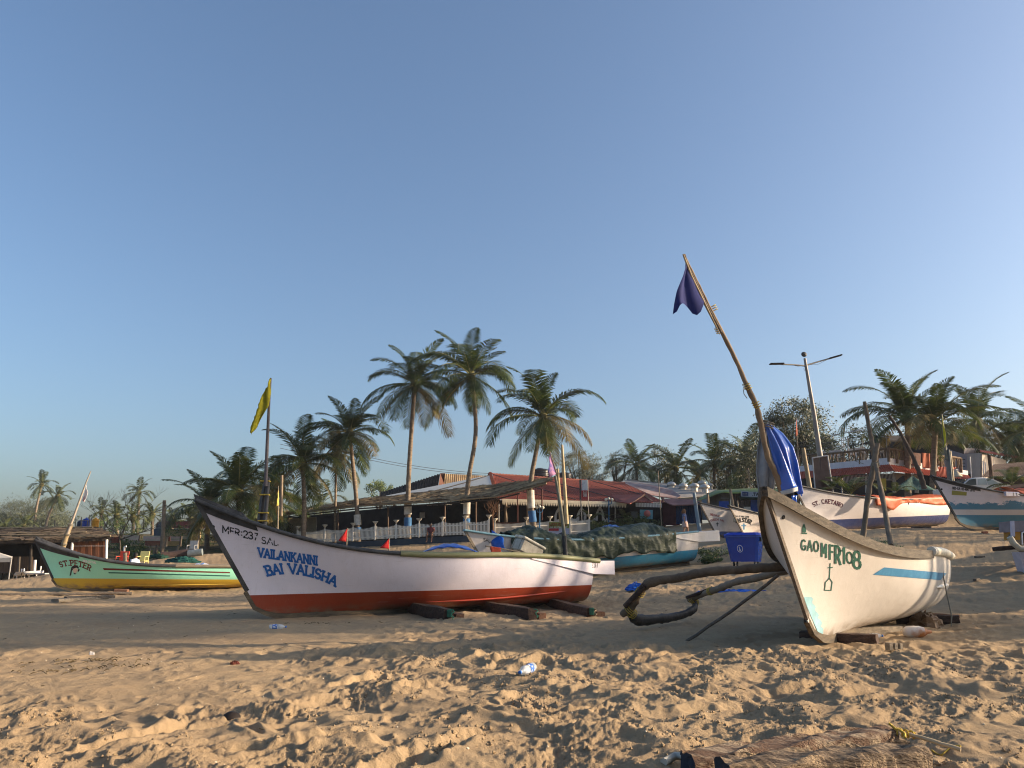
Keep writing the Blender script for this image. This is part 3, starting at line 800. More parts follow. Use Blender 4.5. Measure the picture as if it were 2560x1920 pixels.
def rough(pts, rad, n=10, seed=0, k=7, wob=.10, squash=None):
    """natural pole: wandering centre line, swollen knots, uneven girth"""
    rnd = random.Random(seed); pts = [Vector(p) for p in pts]
    if not hasattr(rad, '__len__'): rad = [rad] * len(pts)
    P_ = [pts[0] * 2 - pts[1]] + pts + [pts[-1] * 2 - pts[-2]]; out = []; rr = []
    for i in range(len(pts) - 1):
        p0, p1, p2, p3 = P_[i:i + 4]
        for j in range(k):
            t = j / k; q = .5 * ((2 * p1) + (p2 - p0) * t + (2 * p0 - 5 * p1 + 4 * p2 - p3) * t * t + (3 * p1 - p0 - 3 * p2 + p3) * t ** 3); r = rad[i] + (rad[i + 1] - rad[i]) * t
            out.append(q + Vector((rnd.uniform(-1, 1), rnd.uniform(-1, 1), rnd.uniform(-1, 1))) * r * wob); rr.append(r * rnd.uniform(.90, 1.07) * (1.16 if rnd.random() < .16 else 1))
    out.append(pts[-1]); rr.append(rad[-1]); return MB().tube(out, rr, n, squash=squash)
# ---------------------------------------------------------------- rollers, outrigger, mast of the right-hand boat
LOGM = mat('dark sleeper wood', (.035, .022, .018), .85, .3, 6, bump=.8, bscale=20, col2=(.085, .05, .035), stretch=(1, 3, 3))
LOGR = mat('reddish cut wood', (.20, .095, .055), .85, .3, 5, bump=.7, bscale=24, col2=(.12, .07, .045), stretch=(.7, 4, 4))
def rough_block(name, a, b, w, h, mt, label, cat, group=None, seed=0, n=14, bend=0.0, parent=None, sub=None, tw=0.0):
    """hewn timber between two points: uneven edges, cracked ends"""
    rnd = random.Random(seed); a, b = Vector(a), Vector(b); d = (b - a); L = d.length; d.normalize()
    s_ = d.cross(Vector((0, 0, 1))).normalized(); u = s_.cross(d).normalized(); rows = []
    nk = 12
    for i in range(n + 1):
        q = i / n; c = a.lerp(b, q) + u * bend * math.sin(q * math.pi); row = []
        for k in range(nk):
            th = 2 * math.pi * (k + .5) / nk; cx, cy = math.cos(th), math.sin(th)
            m_ = max(abs(cx), abs(cy)) ** .75; x, y = cx / m_ * w / 2, cy / m_ * h / 2
            j = 1 + rnd.uniform(-.07, .07) + .06 * math.sin(q * 9 + k + seed)
            x2 = x * math.cos(tw * q) - y * math.sin(tw * q); y2 = x * math.sin(tw * q) + y * math.cos(tw * q)
            row.append(c + (s_ * x2 + u * y2) * j + d * (rnd.uniform(-.02, .02) * w if i in (0, n) else 0))
        rows.append(row)
    m = MB(); m.grid(rows, smooth=False, closed=True)
    m.add([a + d * .01 * w] + rows[0], [(0, k + 1, (k + 1) % nk + 1) for k in range(nk)]); m.add([b - d * .01 * w] + rows[-1], [(0, (k + 1) % nk + 1, k + 1) for k in range(nk)])
    return m.build(name, mt, parent, label=label, cat=cat, group=group)
GP = mat('green painted wood', (.03, .13, .08), .7, .3, 8)
grp = 'timber skids under the long white boat'
for i, (fx, fy, fd, bx, by, bd, h_, lab) in enumerate(((1122, 1561, 16.2, 1015, 1543, 18.6, .27, 'dark timber skid with green end block nearest the bow of the long white boat'),
                                                  (1332, 1545, 16.9, 1180, 1532, 19.6, .24, 'dark red timber skid under the middle of the long white boat'),
                                                  (1478, 1535, 17.6, 1350, 1523, 20.6, .21, 'timber skid with green end and rope under the stern of the long white boat'))):
    f, k = P(fx, fy, fd), P(bx, by, bd); f.z = gz(f.x, f.y) + h_ * .42; k.z = gz(k.x, k.y) + h_ * .42
    t = thing('timber_skid', lab, 'timber', (f.x, f.y, gz(f.x, f.y)), group=grp)
    rough_block('beam', f, k, .22, h_, LOGM, None, None, seed=i + 3, parent=t)
    d = (k - f).normalized(); s_ = d.cross(Vector((0, 0, 1)))
    rough_block('beam', f + s_ * .24 + Vector((0, 0, -h_ * .22)) , k + s_ * .2, .18, h_ * .6, LOGR, None, None, seed=i + 13, parent=t)
    if i != 1: MB().box(f - d * .03 + Vector((0, 0, h_ * .15)), (.10, .09, .15), bev=.01).build('end_block', GP, t)
    rr = [f + Vector((.02, -.03, h_ * .45))] + [f + Vector((.08 + .03 * math.sin(j * 1.9), -.06 - .02 * j, h_ * (.42 - .13 * j))) for j in range(6)]
    rr = [Vector((p.x, p.y, max(p.z, gz(p.x, p.y) + .01))) for p in rr]
    MB().tube(rr, .011, 6).build('rope_loop', BAMBD if i == 2 else ROPEN, t)
# wooden blocks under the right-hand boat
for i, (ax, ay, ad, bx, by, bd, w, h_, lab, col) in enumerate(((2195, 1612, 11.7, 2003, 1598, 12.3, .22, .16, 'dark log under the bow of the GAO MFR 108 boat', LOGM),
        (2250, 1578, 13.6, 2120, 1590, 13.1, .16, .13, 'pale timber lying behind the log under the GAO MFR 108 boat', WOODG),
        (2400, 1559, 14.9, 2240, 1549, 15.4, .24, .19, 'dark wooden skid under the stern of the GAO MFR 108 boat', LOGM),
        (2395, 1546, 15.9, 2300, 1542, 16.6, .13, .10, 'thin beam behind the stern skid of the GAO MFR 108 boat', LOGR))):
    a, b = P(ax, ay, ad), P(bx, by, bd); a.z = gz(a.x, a.y) + h_ * .42; b.z = gz(b.x, b.y) + h_ * .42
    rough_block('timber_skid', a, b, w, h_, col, lab, 'timber', 'timbers under the right-hand boat', seed=i + 30)
c = P(2237, 1631, 11.0); c.z = gz(c.x, c.y) + .05
t = thing('wood_offcut', 'small grey block of wood on the sand in front of the GAO MFR 108 boat', 'wood block', (c.x, c.y, gz(c.x, c.y)))
for k in range(3): MB().box(c + Vector((-.07 + .075 * k, .02 * k, .0)), (.06, .10, .10 - .012 * k), rot=(0, .05 * k, .2 + .1 * k), bev=.006).build('wood_piece', WOODG, t)

OUTW = mat('outrigger wood', (.085, .055, .035), .75, .35, 4, bump=.5, bscale=16, col2=(.17, .12, .075))
OUTG = mat('pale bare wood', (.26, .20, .14), .75, .3, 4, bump=.4, bscale=18, col2=(.17, .13, .09))
og = thing('outrigger', 'bamboo and wood outrigger float lashed beside the right-hand boat', 'outrigger', (P(1600, 1540, 15.5).x, 15.5, 0))
p = [P(2000, 1414, 13.0), P(1935, 1418, 12.9), P(1850, 1424, 13.0), P(1760, 1431, 13.3), P(1700, 1444, 13.5), P(1630, 1455, 13.7), P(1600, 1480, 13.8), P(1575, 1520, 13.9), P(1556, 1536, 14.0)]
rough(p, [.075, .075, .07, .078, .07, .08, .072, .075, .06], 10, 1).build('boom', OUTW, og)
MB().tube([P(1612, 1462, 13.65), P(1600, 1478, 13.7), P(1562, 1516, 13.85)], [.05, .05, .045], 8).build('boom_brace', LOGM, og)
p = [P(2010, 1418, 13.6), P(1945, 1431, 13.5), P(1880, 1447, 14.0), P(1840, 1454, 14.6), P(1800, 1470, 15.2), P(1757, 1485, 15.6), P(1722, 1499, 15.9)]
rough(p, [.066, .062, .066, .06, .064, .058, .062], 10, 2).build('boom', OUTG, og)
MB().tube([P(1782, 1469, 15.5), P(1745, 1484, 15.6), P(1716, 1494, 15.75)], [.03, .032, .03], 8).build('boom_brace', LOGM, og)
p = [P(1566, 1513, 13.95), P(1578, 1537, 14.0), P(1594, 1549, 14.2), P(1640, 1548, 14.6), P(1690, 1541, 15.2), P(1728, 1528, 15.6), P(1738, 1515, 15.8), P(1739, 1502, 15.9)]
fl = rough(p, [.03, .06, .078, .068, .062, .062, .055, .045], 10, 3, squash=1.3); fl.build('float', mat('wet black float wood', (.018, .018, .02), .6, .3, 5, bump=.5, bscale=12, col2=(.05, .045, .04)), og)
for (px, py, d, px2, py2, d2, r) in ((1600, 1481, 13.78, 1590, 1496, 13.82, .09), (1574, 1525, 13.92, 1566, 1532, 13.95, .10), (1579, 1532, 13.95, 1586, 1540, 14.0, .09), (1776, 1478, 15.4, 1768, 1481, 15.5, .07), (1732, 1497, 15.85, 1726, 1499, 15.9, .09), (1738, 1505, 15.86, 1739, 1500, 15.9, .07)):
    a, b = P(px, py, d), P(px2, py2, d2); lashing(og, a, b - a, r * .92, 3, ROPEY, th=.007)
# prop pole leaning from the boat to the sand
a, b = P(1712, 1600, 12.3), P(1945, 1438, 12.0); a.z = gz(a.x, a.y) - .02
MB().tube(bent(a, b, 8, .03, .006, 2), .024, 8).build('prop_pole', WOODD, label='thin dark pole propped between the sand and the right-hand boat', cat='pole')

# bamboo mast with the purple flag
ms = thing('flag_mast', 'tall curved bamboo mast with dark blue flag leaning over the right-hand boat', 'flag mast', P(1945, 1260, 11.6))
mp = [P(1712, 643, 11.4), P(1735, 690, 11.4), P(1762, 745, 11.4), P(1800, 820, 11.45), P(1838, 897, 11.5), P(1868, 965, 11.5), P(1889, 1010, 11.5), P(1902, 1060, 11.5), P(1916, 1130, 11.55), P(1934, 1175, 11.6), P(1948, 1208, 11.65), P(1956, 1262, 11.8)]
rr = [.022, .024, .027, .03, .032, .035, .038, .041, .041, .041, .041, .041]
rough(mp, rr, 10, 4, 4, .12).build('pole', mat('brown bamboo pole', (.13, .09, .058), .7, .3, 3, bump=.4, bscale=10, col2=(.22, .16, .10)), ms)
mpp = [P(1710, 637, 11.38), P(1730, 655, 11.36), P(1795, 830, 11.42)]
MB().tube([P(1711, 636, 11.38), P(1720, 668, 11.36), P(1742, 712, 11.38), P(1760, 752, 11.38), P(1804, 832, 11.42)], [.018, .022, .024, .024, .018], 8).build('pole_splint', WOODD, ms)
MB().tube([P(1708, 636, 11.36), P(1728, 690, 11.34), P(1751, 738, 11.34), P(1800, 836, 11.4)], [.014, .02, .022, .008], 7).build('pole_splint', BAMBD, ms)
tip = [P(1710, 638, 11.4), P(1716, 655, 11.4), P(1738, 695, 11.4), P(1763, 745, 11.4)]
for (x, y) in ((1868, 966), (1891, 1012), (1783, 770), (1798, 826)):
    k = P(x, y, 11.5); lashing(ms, k, P(x + 10, y + 20, 11.5) - k, .05, 3, ROPEY, th=.007)
MB().tube([P(1867, 968, 11.45), P(1858, 972, 11.42), P(1860, 985, 11.42), P(1868, 996, 11.43)], .006, 5).build('rope_tail', ROPEG, ms)
MB().tube([P(1880, 988, 11.5), P(1895, 1016, 11.55), P(1908, 1052, 11.6)], .006, 5).build('stay_rope', ROPEG, ms)
FL = mat('dark blue flag cloth', (.012, .018, .105), .9, .15, 5, transl=.1)
# the flag is knotted at the tip, laced down the pole and hangs free to the left
def fedge(pts, n):
    out = []; L = [0]
    for a, b in zip(pts[:-1], pts[1:]): L.append(L[-1] + (b - a).length)
    for i in range(n + 1):
        s_ = L[-1] * i / n; k = min(len(pts) - 2, max(j for j in range(len(pts) - 1) if L[j] <= s_ + 1e-9)); q = (s_ - L[k]) / max(1e-9, L[k + 1] - L[k]); out.append(pts[k].lerp(pts[k + 1], min(1, q)))
    return out
R_ = fedge([P(1717, 655, 11.38), P(1729, 680, 11.38), P(1750, 715, 11.38), P(1767, 741, 11.38)], 14)
Lf = fedge([P(1716, 656, 11.36), P(1706, 690, 11.25), P(1690, 728, 11.1), P(1684, 755, 11.05), P(1681, 780, 11.0)], 14)
rows = []
for j in range(15):
    row = []
    for i in range(13):
        u = i / 12; v = j / 14; pnt = R_[j].lerp(Lf[j], u)
        # lower hem cut by the folds
        if v > .55:
            hem = [0.0, .03, .11, .20, .23, .17, .05, -.02, -.05, -.06, -.05, .02, .03][i] * (v - .55) / .45
            pnt = pnt - Vector((0, 0, 1)) * hem
        pnt += Vector((.02 * math.sin(u * 9), .05 * math.sin(u * 11 + v * 2) * v, 0)); row.append(pnt)
    rows.append(row)
MB().grid(rows).build('flag', FL, ms, label='dark blue flag laced to the tip')

# blue and grey tarpaulin bundle tied round the prow
TB = mat('blue tarpaulin', (.018, .10, .48), .28, .15, 3, bump=.5, bscale=7, spec=.6); TG = mat('grey tarpaulin', (.13, .15, .17), .5, .3, 3, bump=.5, bscale=6, col2=(.24, .26, .28), spec=.5)
tp = thing('tarpaulin_bundle', 'blue and grey tarpaulin tied up round the mast above the right-hand prow', 'tarpaulin', P(1960, 1250, 11.8))
def drape(name, mt, top, left, right, d0, d1, folds, amp, nu=36, nv=30, seed=0, bulge=.25, lab=None):
    """hanging folded sheet between a left and a right outline (pixels), bulging towards the viewer"""
    rows = []; Lp = fedge([P(x, y, d0) for x, y in left], nv); Rp = fedge([P(x, y, d1) for x, y in right], nv)
    for j in range(nv + 1):
        v = j / nv; row = []
        for i in range(nu + 1):
            u = i / nu; p = Lp[j].lerp(Rp[j], u); A = amp * (.25 + .75 * v)
            f = math.sin(u * folds * 2 * math.pi + 1.5 * math.sin(v * 3 + seed) + seed) + .45 * math.sin(u * folds * 5.1 + v * 7 + seed * 2)
            p += Vector((.25 * A * math.cos(u * folds * 6), -bulge * math.sin(u * math.pi) * (Rp[j] - Lp[j]).length - A * f, .3 * A * math.sin(u * 7 + v * 9)))
            row.append(p)
        rows.append(row)
    return MB().grid(rows).build(name, mt, tp, label=lab, solid=.012)
drape('grey_sheet', TG, None, [(1906, 1066), (1893, 1120), (1889, 1180), (1895, 1260), (1899, 1320), (1904, 1365)], [(1922, 1080), (1930, 1120), (1948, 1180), (1936, 1225), (1922, 1270), (1921, 1345)], 11.9, 12.0, 2.6, .05, seed=1, lab='grey side of the tarpaulin')
drape('blue_sheet', TB, None, [(1912, 1062), (1926, 1130), (1942, 1185), (1952, 1230)], [(1922, 1063), (1950, 1118), (1975, 1175), (1994, 1218)], 11.65, 11.6, 1.4, .035, seed=3, bulge=.3, lab='front fold of the blue tarpaulin')
drape('blue_sheet', TB, None, [(1916, 1062), (1944, 1120), (1968, 1180), (1988, 1232)], [(1924, 1061), (1956, 1084), (1984, 1118), (1996, 1155), (2001, 1195), (2007, 1240)], 11.75, 11.9, 1.8, .05, seed=5, bulge=.35, lab='outer fold of the blue tarpaulin')
drape('hem_strip', mat('grey hem', (.33, .34, .35), .6), None, [(1951, 1228), (1953, 1238)], [(1994, 1217), (1995, 1228)], 11.6, 11.55, .5, .01, nv=3, bulge=.35)
drape('inner_fold', mat('dark inside of tarpaulin', (.02, .024, .03), .8), None, [(1956, 1226), (1962, 1250), (1975, 1262)], [(1992, 1224), (1994, 1245), (1988, 1262)], 11.75, 11.8, 2, .03, nv=8)
drape('blue_sheet', TB, None, [(1978, 1240), (1980, 1262)], [(1992, 1238), (1992, 1260)], 11.6, 11.65, 1.5, .02, nv=6, lab='blue corner hanging on the gunwale')
for j in range(3):
    k = P(1908 + j * 5, 1060 + 2 * j, 11.6); lashing(tp, k, Vector((.3, 0, 1)), .07 + .01 * j, 3, ROPEG, th=.008)
# mooring rope hanging at the stern of that boat
pts = [P(2345, 1378, 15.2), P(2353, 1400, 15.0), P(2358, 1440, 14.9), P(2368, 1490, 14.8), P(2379, 1540, 14.7), P(2378, 1570, 14.6)]
MB().tube(pts, .012, 6).build('hanging_rope', ROPEG, label='thin dark rope hanging from the stern of the GAO MFR 108 boat', cat='rope')

# ---------------------------------------------------------------- green boat ST. PETER
MINT = (.31, .72, .54); YEL = (.52, .34, .03)
M3 = band_mat('mint and yellow hull paint', [(0, YEL), (.34, MINT)], dirt=.10, slope=.013)
s3, b3 = P(655, 1471, 35.0), P(128, 1473, 32.2)
s3.z = .03; b3.z = .03
B3, H3 = boat('fishing_boat', 'mint green fishing boat with yellow bottom named ST. PETER', s3, b3, .80, 2.0, 1.93, .90, .86, M3, fore=.42, knee=.88)
H3.stem_mb.build('stem_post', BLACKP, B3, local=True)
for sd_ in (1, -1):
    H3.rail('bow_rail', BLACKP, B3, .40, 1.0, .07, sd_, sq=.8); H3.rail('gunwale_rail', WOODG, B3, 0, .42, .07, sd_)
rows = []
for i in range(10):
    t = .84 + .16 * i / 9; q = i / 9; a = H3.pt(t, 1, 1); rows.append([H3.pt(t, .90 - .06 * q, 1) + Vector((0, .012, 0)), a + Vector((0, .02, .06)), Vector((a.x, 0, a.z + .10 + .10 * q)), Vector((a.x, -a.y - .02, a.z + .06)), H3.pt(t, .90 - .06 * q, -1) - Vector((0, .012, 0))])
m_ = MB(); m_.grid(rows, smooth=False); m_.add(rows[-1], [(0, 1, 2, 3, 4)]); m_.add(rows[0], [(4, 3, 2, 1, 0)]); m_.build('prow_cap', BLACKP, B3, local=True)
MAROON = mat('maroon lettering', (.14, .025, .018), .6, .1, 10); DKG = mat('dark green stripe', (.02, .12, .10), .6, .1, 10)
ptext(H3, B3, 'name_lettering', 'ST.PETER', (152, 1418), (227, 1428), 12.5, MAROON, .20, .12, sag=9, gap=.24)
ptext(H3, B3, 'registration_number', 'MFR-237-SAL', (212, 1402), (243, 1406), 5, WHITE, .22, 0, off=.11)
pol = []
for k in range(12):   # painted bearded head, kept to a few brush shapes
    a0, a1 = R(20 + k * 16), R(20 + (k + 1) * 16)
    c0 = (188, 1422); pol.append([(c0[0] + 6 * math.cos(a0), c0[1] - 5.5 * math.sin(a0)), (c0[0] + 6 * math.cos(a1), c0[1] - 5.5 * math.sin(a1)), (c0[0] + 10.5 * math.cos(a1), c0[1] - 8.5 * math.sin(a1)), (c0[0] + 10.5 * math.cos(a0), c0[1] - 8.5 * math.sin(a0))])
pol += [[(181, 1417), (189, 1414), (191, 1419), (183, 1422)], [(189, 1414), (196, 1417), (197, 1422), (191, 1419)], [(178, 1420), (181, 1422), (178, 1438), (174, 1440)], [(196, 1422), (200, 1424), (196, 1430), (194, 1428)], [(184, 1432), (191, 1434), (188, 1436), (185, 1435)]]
ppoly(H3, B3, 'painted_portrait', pol, BLK_L)
ppoly(H3, B3, 'painted_face', [[(181, 1423), (184, 1432), (190, 1433), (195, 1425)], [(181, 1423), (195, 1425), (192, 1420), (184, 1420)]], mat('skin paint', (.60, .48, .38), .6), off=.004)
def pstripe(h, par, pts_lo, pts_hi, mt, name='painted_stripe', n=24, off=.006):
    rows = []
    for i in range(n + 1):
        q = i / n; a = Vector(pts_lo[0]).lerp(Vector(pts_lo[1]), q); b = Vector(pts_hi[0]).lerp(Vector(pts_hi[1]), q)
        r = [phit(h, par, a.x, a.y, off), phit(h, par, b.x, b.y, off)]
        if r[0] is not None and r[1] is not None: rows.append(r)
    return MB().grid(rows).build(name, mt, par, local=True) if len(rows) > 1 else None
pstripe(H3, B3, [(260, 1425), (575, 1433)], [(257, 1420), (575, 1430)], MAROON)
pstripe(H3, B3, [(272, 1433), (575, 1441)], [(271, 1430), (575, 1438.5)], DKG)
strake(H3, B3, mat('yellow strake', (.62, .45, .08), .35), 1.2, 5.6, .17, .15, .02)
# odds and ends on board
mm = MB(); rows = []
for i in range(9):
    rows.append([P(478 + i * 6.5 + 2 * math.sin(j * 2 + i), 1413 - 5.5 * math.sin(i / 8 * 3.1) * (1 - j / 6) + 1.5 * math.sin(i * 2.1 + j) + j, 34.2 - j * .12) for j in range(6)])
mm.grid(rows); mm.build('folded_tarpaulin', mat('striped blue sheet', (.04, .22, .62), .5, col2=(.75, .73, .70), thr=(.49, .51), scale=3, stretch=(6, .6, 1)), label='blue and striped sheet lying on the stern of the ST. PETER boat', cat='tarpaulin', solid=.01)
# bamboo mast of that boat with its white and red pennant
mt_ = thing('flag_mast', 'long leaning bamboo mast with white and red pennant above the mint green boat', 'flag mast', P(155, 1380, 33.2))
MB().tube([P(154, 1380, 33), P(166, 1340, 33), P(178, 1310, 33)], [.10, .10, .09], 8).build('pole_foot', BAMBD, mt_)
MB().tube([P(168, 1335, 32.95), P(185, 1290, 32.9), P(205, 1235, 32.9), P(216, 1205, 32.9), P(227, 1178, 32.9)], [.055, .05, .04, .03, .02], 8).build('pole', mat('grey pole', (.30, .26, .22), .8), mt_)
flag(mt_, 'pennant', (P(217, 1212, 32.85), P(206, 1252, 32.85), P(213, 1256, 32.7), P(218, 1240, 32.7)), mat('white and red cloth', (.72, .68, .66), .9, col2=(.45, .08, .06), thr=(.52, .56), scale=2.2, transl=.2), nu=5, nv=10, wave=.05)
for (x, y) in ((176, 1312), (168, 1336), (160, 1360)): lashing(mt_, P(x, y, 32.95), P(x + 10, y - 25, 32.95) - P(x, y, 32.95), .10, 2, ROPEG, th=.014)
k = thing('wooden_roller', 'dark pole lying on the sand under the ST. PETER boat', 'pole', P(300, 1482, 31))
a, b = P(330, 1481, 31), P(-60, 1489, 29.0); a.z = gz(a.x, a.y) + .05; b.z = gz(b.x, b.y) + .05
MB().tube(bent(a, b, 14, .0, .03, 5), .06, 7).build('pole', WOODD, k)
MB().box(P(303, 1480, 31.2), (.5, .3, .22), rot=(0, .05, .2), bev=.02).build('wood_block', LOGR, k)
# driftwood between the boats
a, b = P(136, 1517, 22.5), P(262, 1509, 24.0); a.z = gz(a.x, a.y) + .05; b.z = gz(b.x, b.y) + .07
t = thing('driftwood', 'long grey piece of driftwood on the sand in front of the ST. PETER boat', 'driftwood', (a.x, a.y, gz(a.x, a.y)))
rough_block('plank', a, b, .30, .10, WOODG, None, None, seed=3, parent=t); rough_block('plank', a.lerp(b, .15) + Vector((0, .1, .06)), b + Vector((.2, .1, .02)), .14, .08, WOODD, None, None, seed=9, parent=t)
# ---------------------------------------------------------------- the boats higher up the beach
def rail_pair(h, par, mt, t0, t1, r, name='gunwale_rail'):
    for sd_ in (1, -1): h.rail(name, mt, par, t0, t1, r, sd_, sq=.8)
def prow(h, par, mt, t0=.86, up=.08):
    rows = []
    for i in range(10):
        t = t0 + (1 - t0) * i / 9; q = i / 9; a = h.pt(t, 1, 1)
        rows.append([h.pt(t, .93, 1) + Vector((0, .012, 0)), a + Vector((0, .02, .03)), Vector((a.x, 0, a.z + up * min(1, q * 4))), Vector((a.x, -a.y - .02, a.z + .03)), h.pt(t, .93, -1) - Vector((0, .012, 0))])
    m_ = MB(); m_.grid(rows, smooth=False); m_.add(rows[-1], [(0, 1, 2, 3, 4)]); m_.add(rows[0], [(4, 3, 2, 1, 0)]); return m_.build('prow_cap', mt, par, local=True)
OFFW = (.62, .57, .54)
# green tarpaulin boat
M4 = band_mat('white and sky blue hull paint', [(0, (.03, .22, .38)), (.46, OFFW)], dirt=.35)
s4, b4 = P(1722, 1403, 32.0), P(1222, 1432, 27.2)
s4.z = gz(s4.x, s4.y) + .14; b4.z = gz(b4.x, b4.y) + .10
B4, H4 = boat('fishing_boat', 'white and blue fishing boat covered with a dark green tarpaulin', s4, b4, .85, 1.9, 1.75, 1.12, 1.15, M4, fore=.3)
rail_pair(H4, B4, mat('pale blue rail', (.16, .30, .36), .6, .2), 0, 1, .05); stern_box(H4, B4, M4, 1.7, -1.15, .08, .42)
H4.stem_mb.build('stem_post', WOODG, B4, local=True)
ptext(H4, B4, 'registration_number', 'SAL', (1209, 1353), (1226, 1356), 8, BLK_L, .16, 0, fade=.2)
GT = mat('dark green tarpaulin', (.016, .030, .024), .55, .35, 2.5, bump=.9, bscale=7, col2=(.048, .062, .036), spec=.3, stretch=(1, 1, 2))
YG = mat('sun-bleached green tarpaulin', (.13, .14, .075), .5, .3, 3, bump=.6, bscale=6, col2=(.07, .09, .06), spec=.5)
def cover(h, par, name, label, mt, t0, t1, top, hang, seed=0, nu=46, nv=44, amp=.05, cat='tarpaulin'):
    """tarpaulin thrown over a boat: ridge heights top(t), hanging to hang(t) of the side"""
    rnd = random.Random(seed); rows = []; W = wmat(par)
    for i in range(nu + 1):
        q = i / nu; t = t0 + (t1 - t0) * q; row = []
        g = h.pt(t, 1, 1); zt = top(q); hz = hang(q)
        for j in range(nv + 1):
            v = j / nv * 2 - 1; sd = 1 if v >= 0 else -1; a = abs(v)
            if a < .62:
                k = a / .62; y = (h.beam(t) + .05) * k; z = g.z + .06 + zt * (math.cos(k * math.pi / 2) ** .8)
            else:
                k = (a - .62) / .38; z = g.z + .06 - hz * k; zz = max(.1, z)
                vv = max(.05, min(1, (zz / g.z))) ; y = h.beam(t) + .06 - .04 * k
            X_, Y_ = np.array([g.x * 1.6 + v * 1.1 + seed]), np.array([v * 1.7 - g.x * .5])
            n1 = 1 - 2 * abs(float(perlin(X_, Y_, 90)[0])) * 1.6; n2 = 1 - 2 * abs(float(perlin(X_ * 2.3, Y_ * 2.7, 91)[0])) * 1.6; n3 = float(perlin(X_ * 7, Y_ * 7, 92)[0])
            nn_ = n1 * .8 + n2 * .5 + n3 * .5
            y += amp * nn_ * (0.3 + .7 * a); z += amp * 1.0 * nn_ * (1 if a < .62 else .35)
            row.append(W @ Vector((g.x, sd * y, z)))
        rows.append(row)
    return MB().grid(rows).build(name, mt, None, label=label, cat=cat, solid=.01)
cover(H4, B4, 'tarpaulin', 'dark green tarpaulin draped over the blue and white boat behind the long white one', GT, .14, .86,
      lambda q: .12 + .30 * math.exp(-((q - .14) / .22) ** 2) * min(1, q * 14 + .2) + .20 * math.exp(-((q - .42) / .09) ** 2) + .30 * math.exp(-((q - .86) / .08) ** 2),
      lambda q: .60 + .12 * math.sin(q * 7 + 1) ** 2 + .05 * math.sin(q * 31) + .04 * math.sin(q * 57), seed=4, nu=120, amp=.05)
W4 = wmat(B4)
t = MB(); rows = []
for i in range(13):
    row = []
    for j in range(8):
        v = j / 7; c = P(1412 - 22 * math.cos(i / 12 * math.pi) * (1 - .0 * v), 1365 - (32 + 2 * math.sin(i)) * math.sin(i / 12 * math.pi) ** .8 * 1.0, 28.8 + v * 1.1); row.append(c - Vector((0, 0, .12 * v)))
    rows.append(row)
rows = [[P(1372 + 88 * i / 14, 1364 - 34 * math.exp(-((i / 14 - .38) / .27) ** 2) * (1 - (j / 7 - .5) ** 2 * 2.4), 29.2 + 1.6 * (j / 7)) for j in range(8)] for i in range(15)]
MB().grid(rows).build('net_heap', mat('near black netting', (.012, .015, .022), .8, .3, 8, bump=.6), label='black peaked net heap on the green covered boat', cat='fishing net', solid=.01)
# rope tangle, white crate, red flag, blue sheets on that boat
for (cx_, cy_, d) in ((1378, 1356, 28.2),):
    pts = [P(cx_ + 15 * math.cos(i * .9) * (1 - i / 60), cy_ + 4 * math.sin(i * 1.3) + i * .04, d - .2 + .2 * math.sin(i)) for i in range(40)]
    MB().tube(pts, .022, 5).build('rope_coil', mat('pale green rope', (.18, .40, .22), .8, .2, 20), label='pale green rope coil on the dark green tarpaulin', cat='rope')
cr_ = thing('fish_crate', 'old white insulated fish box tilted on the green covered boat', 'crate', P(1318, 1390, 25.6))
a = P(1318, 1373, 25.8); rot = Euler((.12, .42, .55))
MB().box(a, (.86, .62, .40), rot=rot.to_matrix(), bev=.04).build('box', mat('dirty white foam', (.50, .47, .40), .8, .3, 5, bump=.4, col2=(.33, .30, .24)), cr_)
MB().box(a + rot.to_matrix() @ Vector((0, 0, .25)), (.92, .68, .09), rot=rot.to_matrix(), bev=.03).build('lid', mat('dirty cream lid', (.56, .52, .42), .8, .3, 6, bump=.4), cr_)
for y_ in (-.2, .2): MB().box(a + rot.to_matrix() @ Vector((0, y_, .0)), (.875, .02, .42), rot=rot.to_matrix()).build('strap', ROPEG, cr_)
st_ = thing('marker_flag', 'short stick with a red cloth lying on the long white boat', 'flag', P(1225, 1368, 24.5))
MB().tube([P(1214, 1365, 24.0), P(1240, 1369, 24.3), P(1300, 1380, 24.9)], .022, 6).build('stick', WOODG, st_)
flag(st_, 'cloth', (P(1226, 1366, 24.05), P(1252, 1369, 24.25), P(1252, 1388, 24.3), P(1227, 1388, 24.1)), mat('faded red cloth', (.52, .09, .045), .9, .2, 5, transl=.2), nu=6, nv=6, wave=.03)
flag(None, 'plastic_sheet', (P(1229, 1325, 27.2), P(1259, 1345, 26.9), P(1260, 1372, 26.6), P(1229, 1368, 27.0)), mat('bright blue plastic', (.02, .13, .56), .3, .2, 4, bump=.4, bscale=8, transl=.15), nu=10, nv=8, wave=.06, label='blue plastic sheet hanging on the bow of the green covered boat')
bpy.data.objects[-1] if False else None
for o in [x for x in COL.objects if x.name.startswith('plastic_sheet')]: o['category'] = 'plastic sheet'
rows = [[P(1050 + 150 * i / 20, 1384 - 26 * (math.sin(min(1, i / 20) * math.pi) ** .9) * (1 - .8 * abs(j / 8 - .45)) + 1.2 * math.sin(i * 1.7 + j), 22.5 + 1.6 * j / 8) for j in range(9)] for i in range(21)]
MB().grid(rows).build('tarpaulin', TB, label='blue tarpaulin heaped behind the rail of the long white boat', cat='tarpaulin', solid=.01)
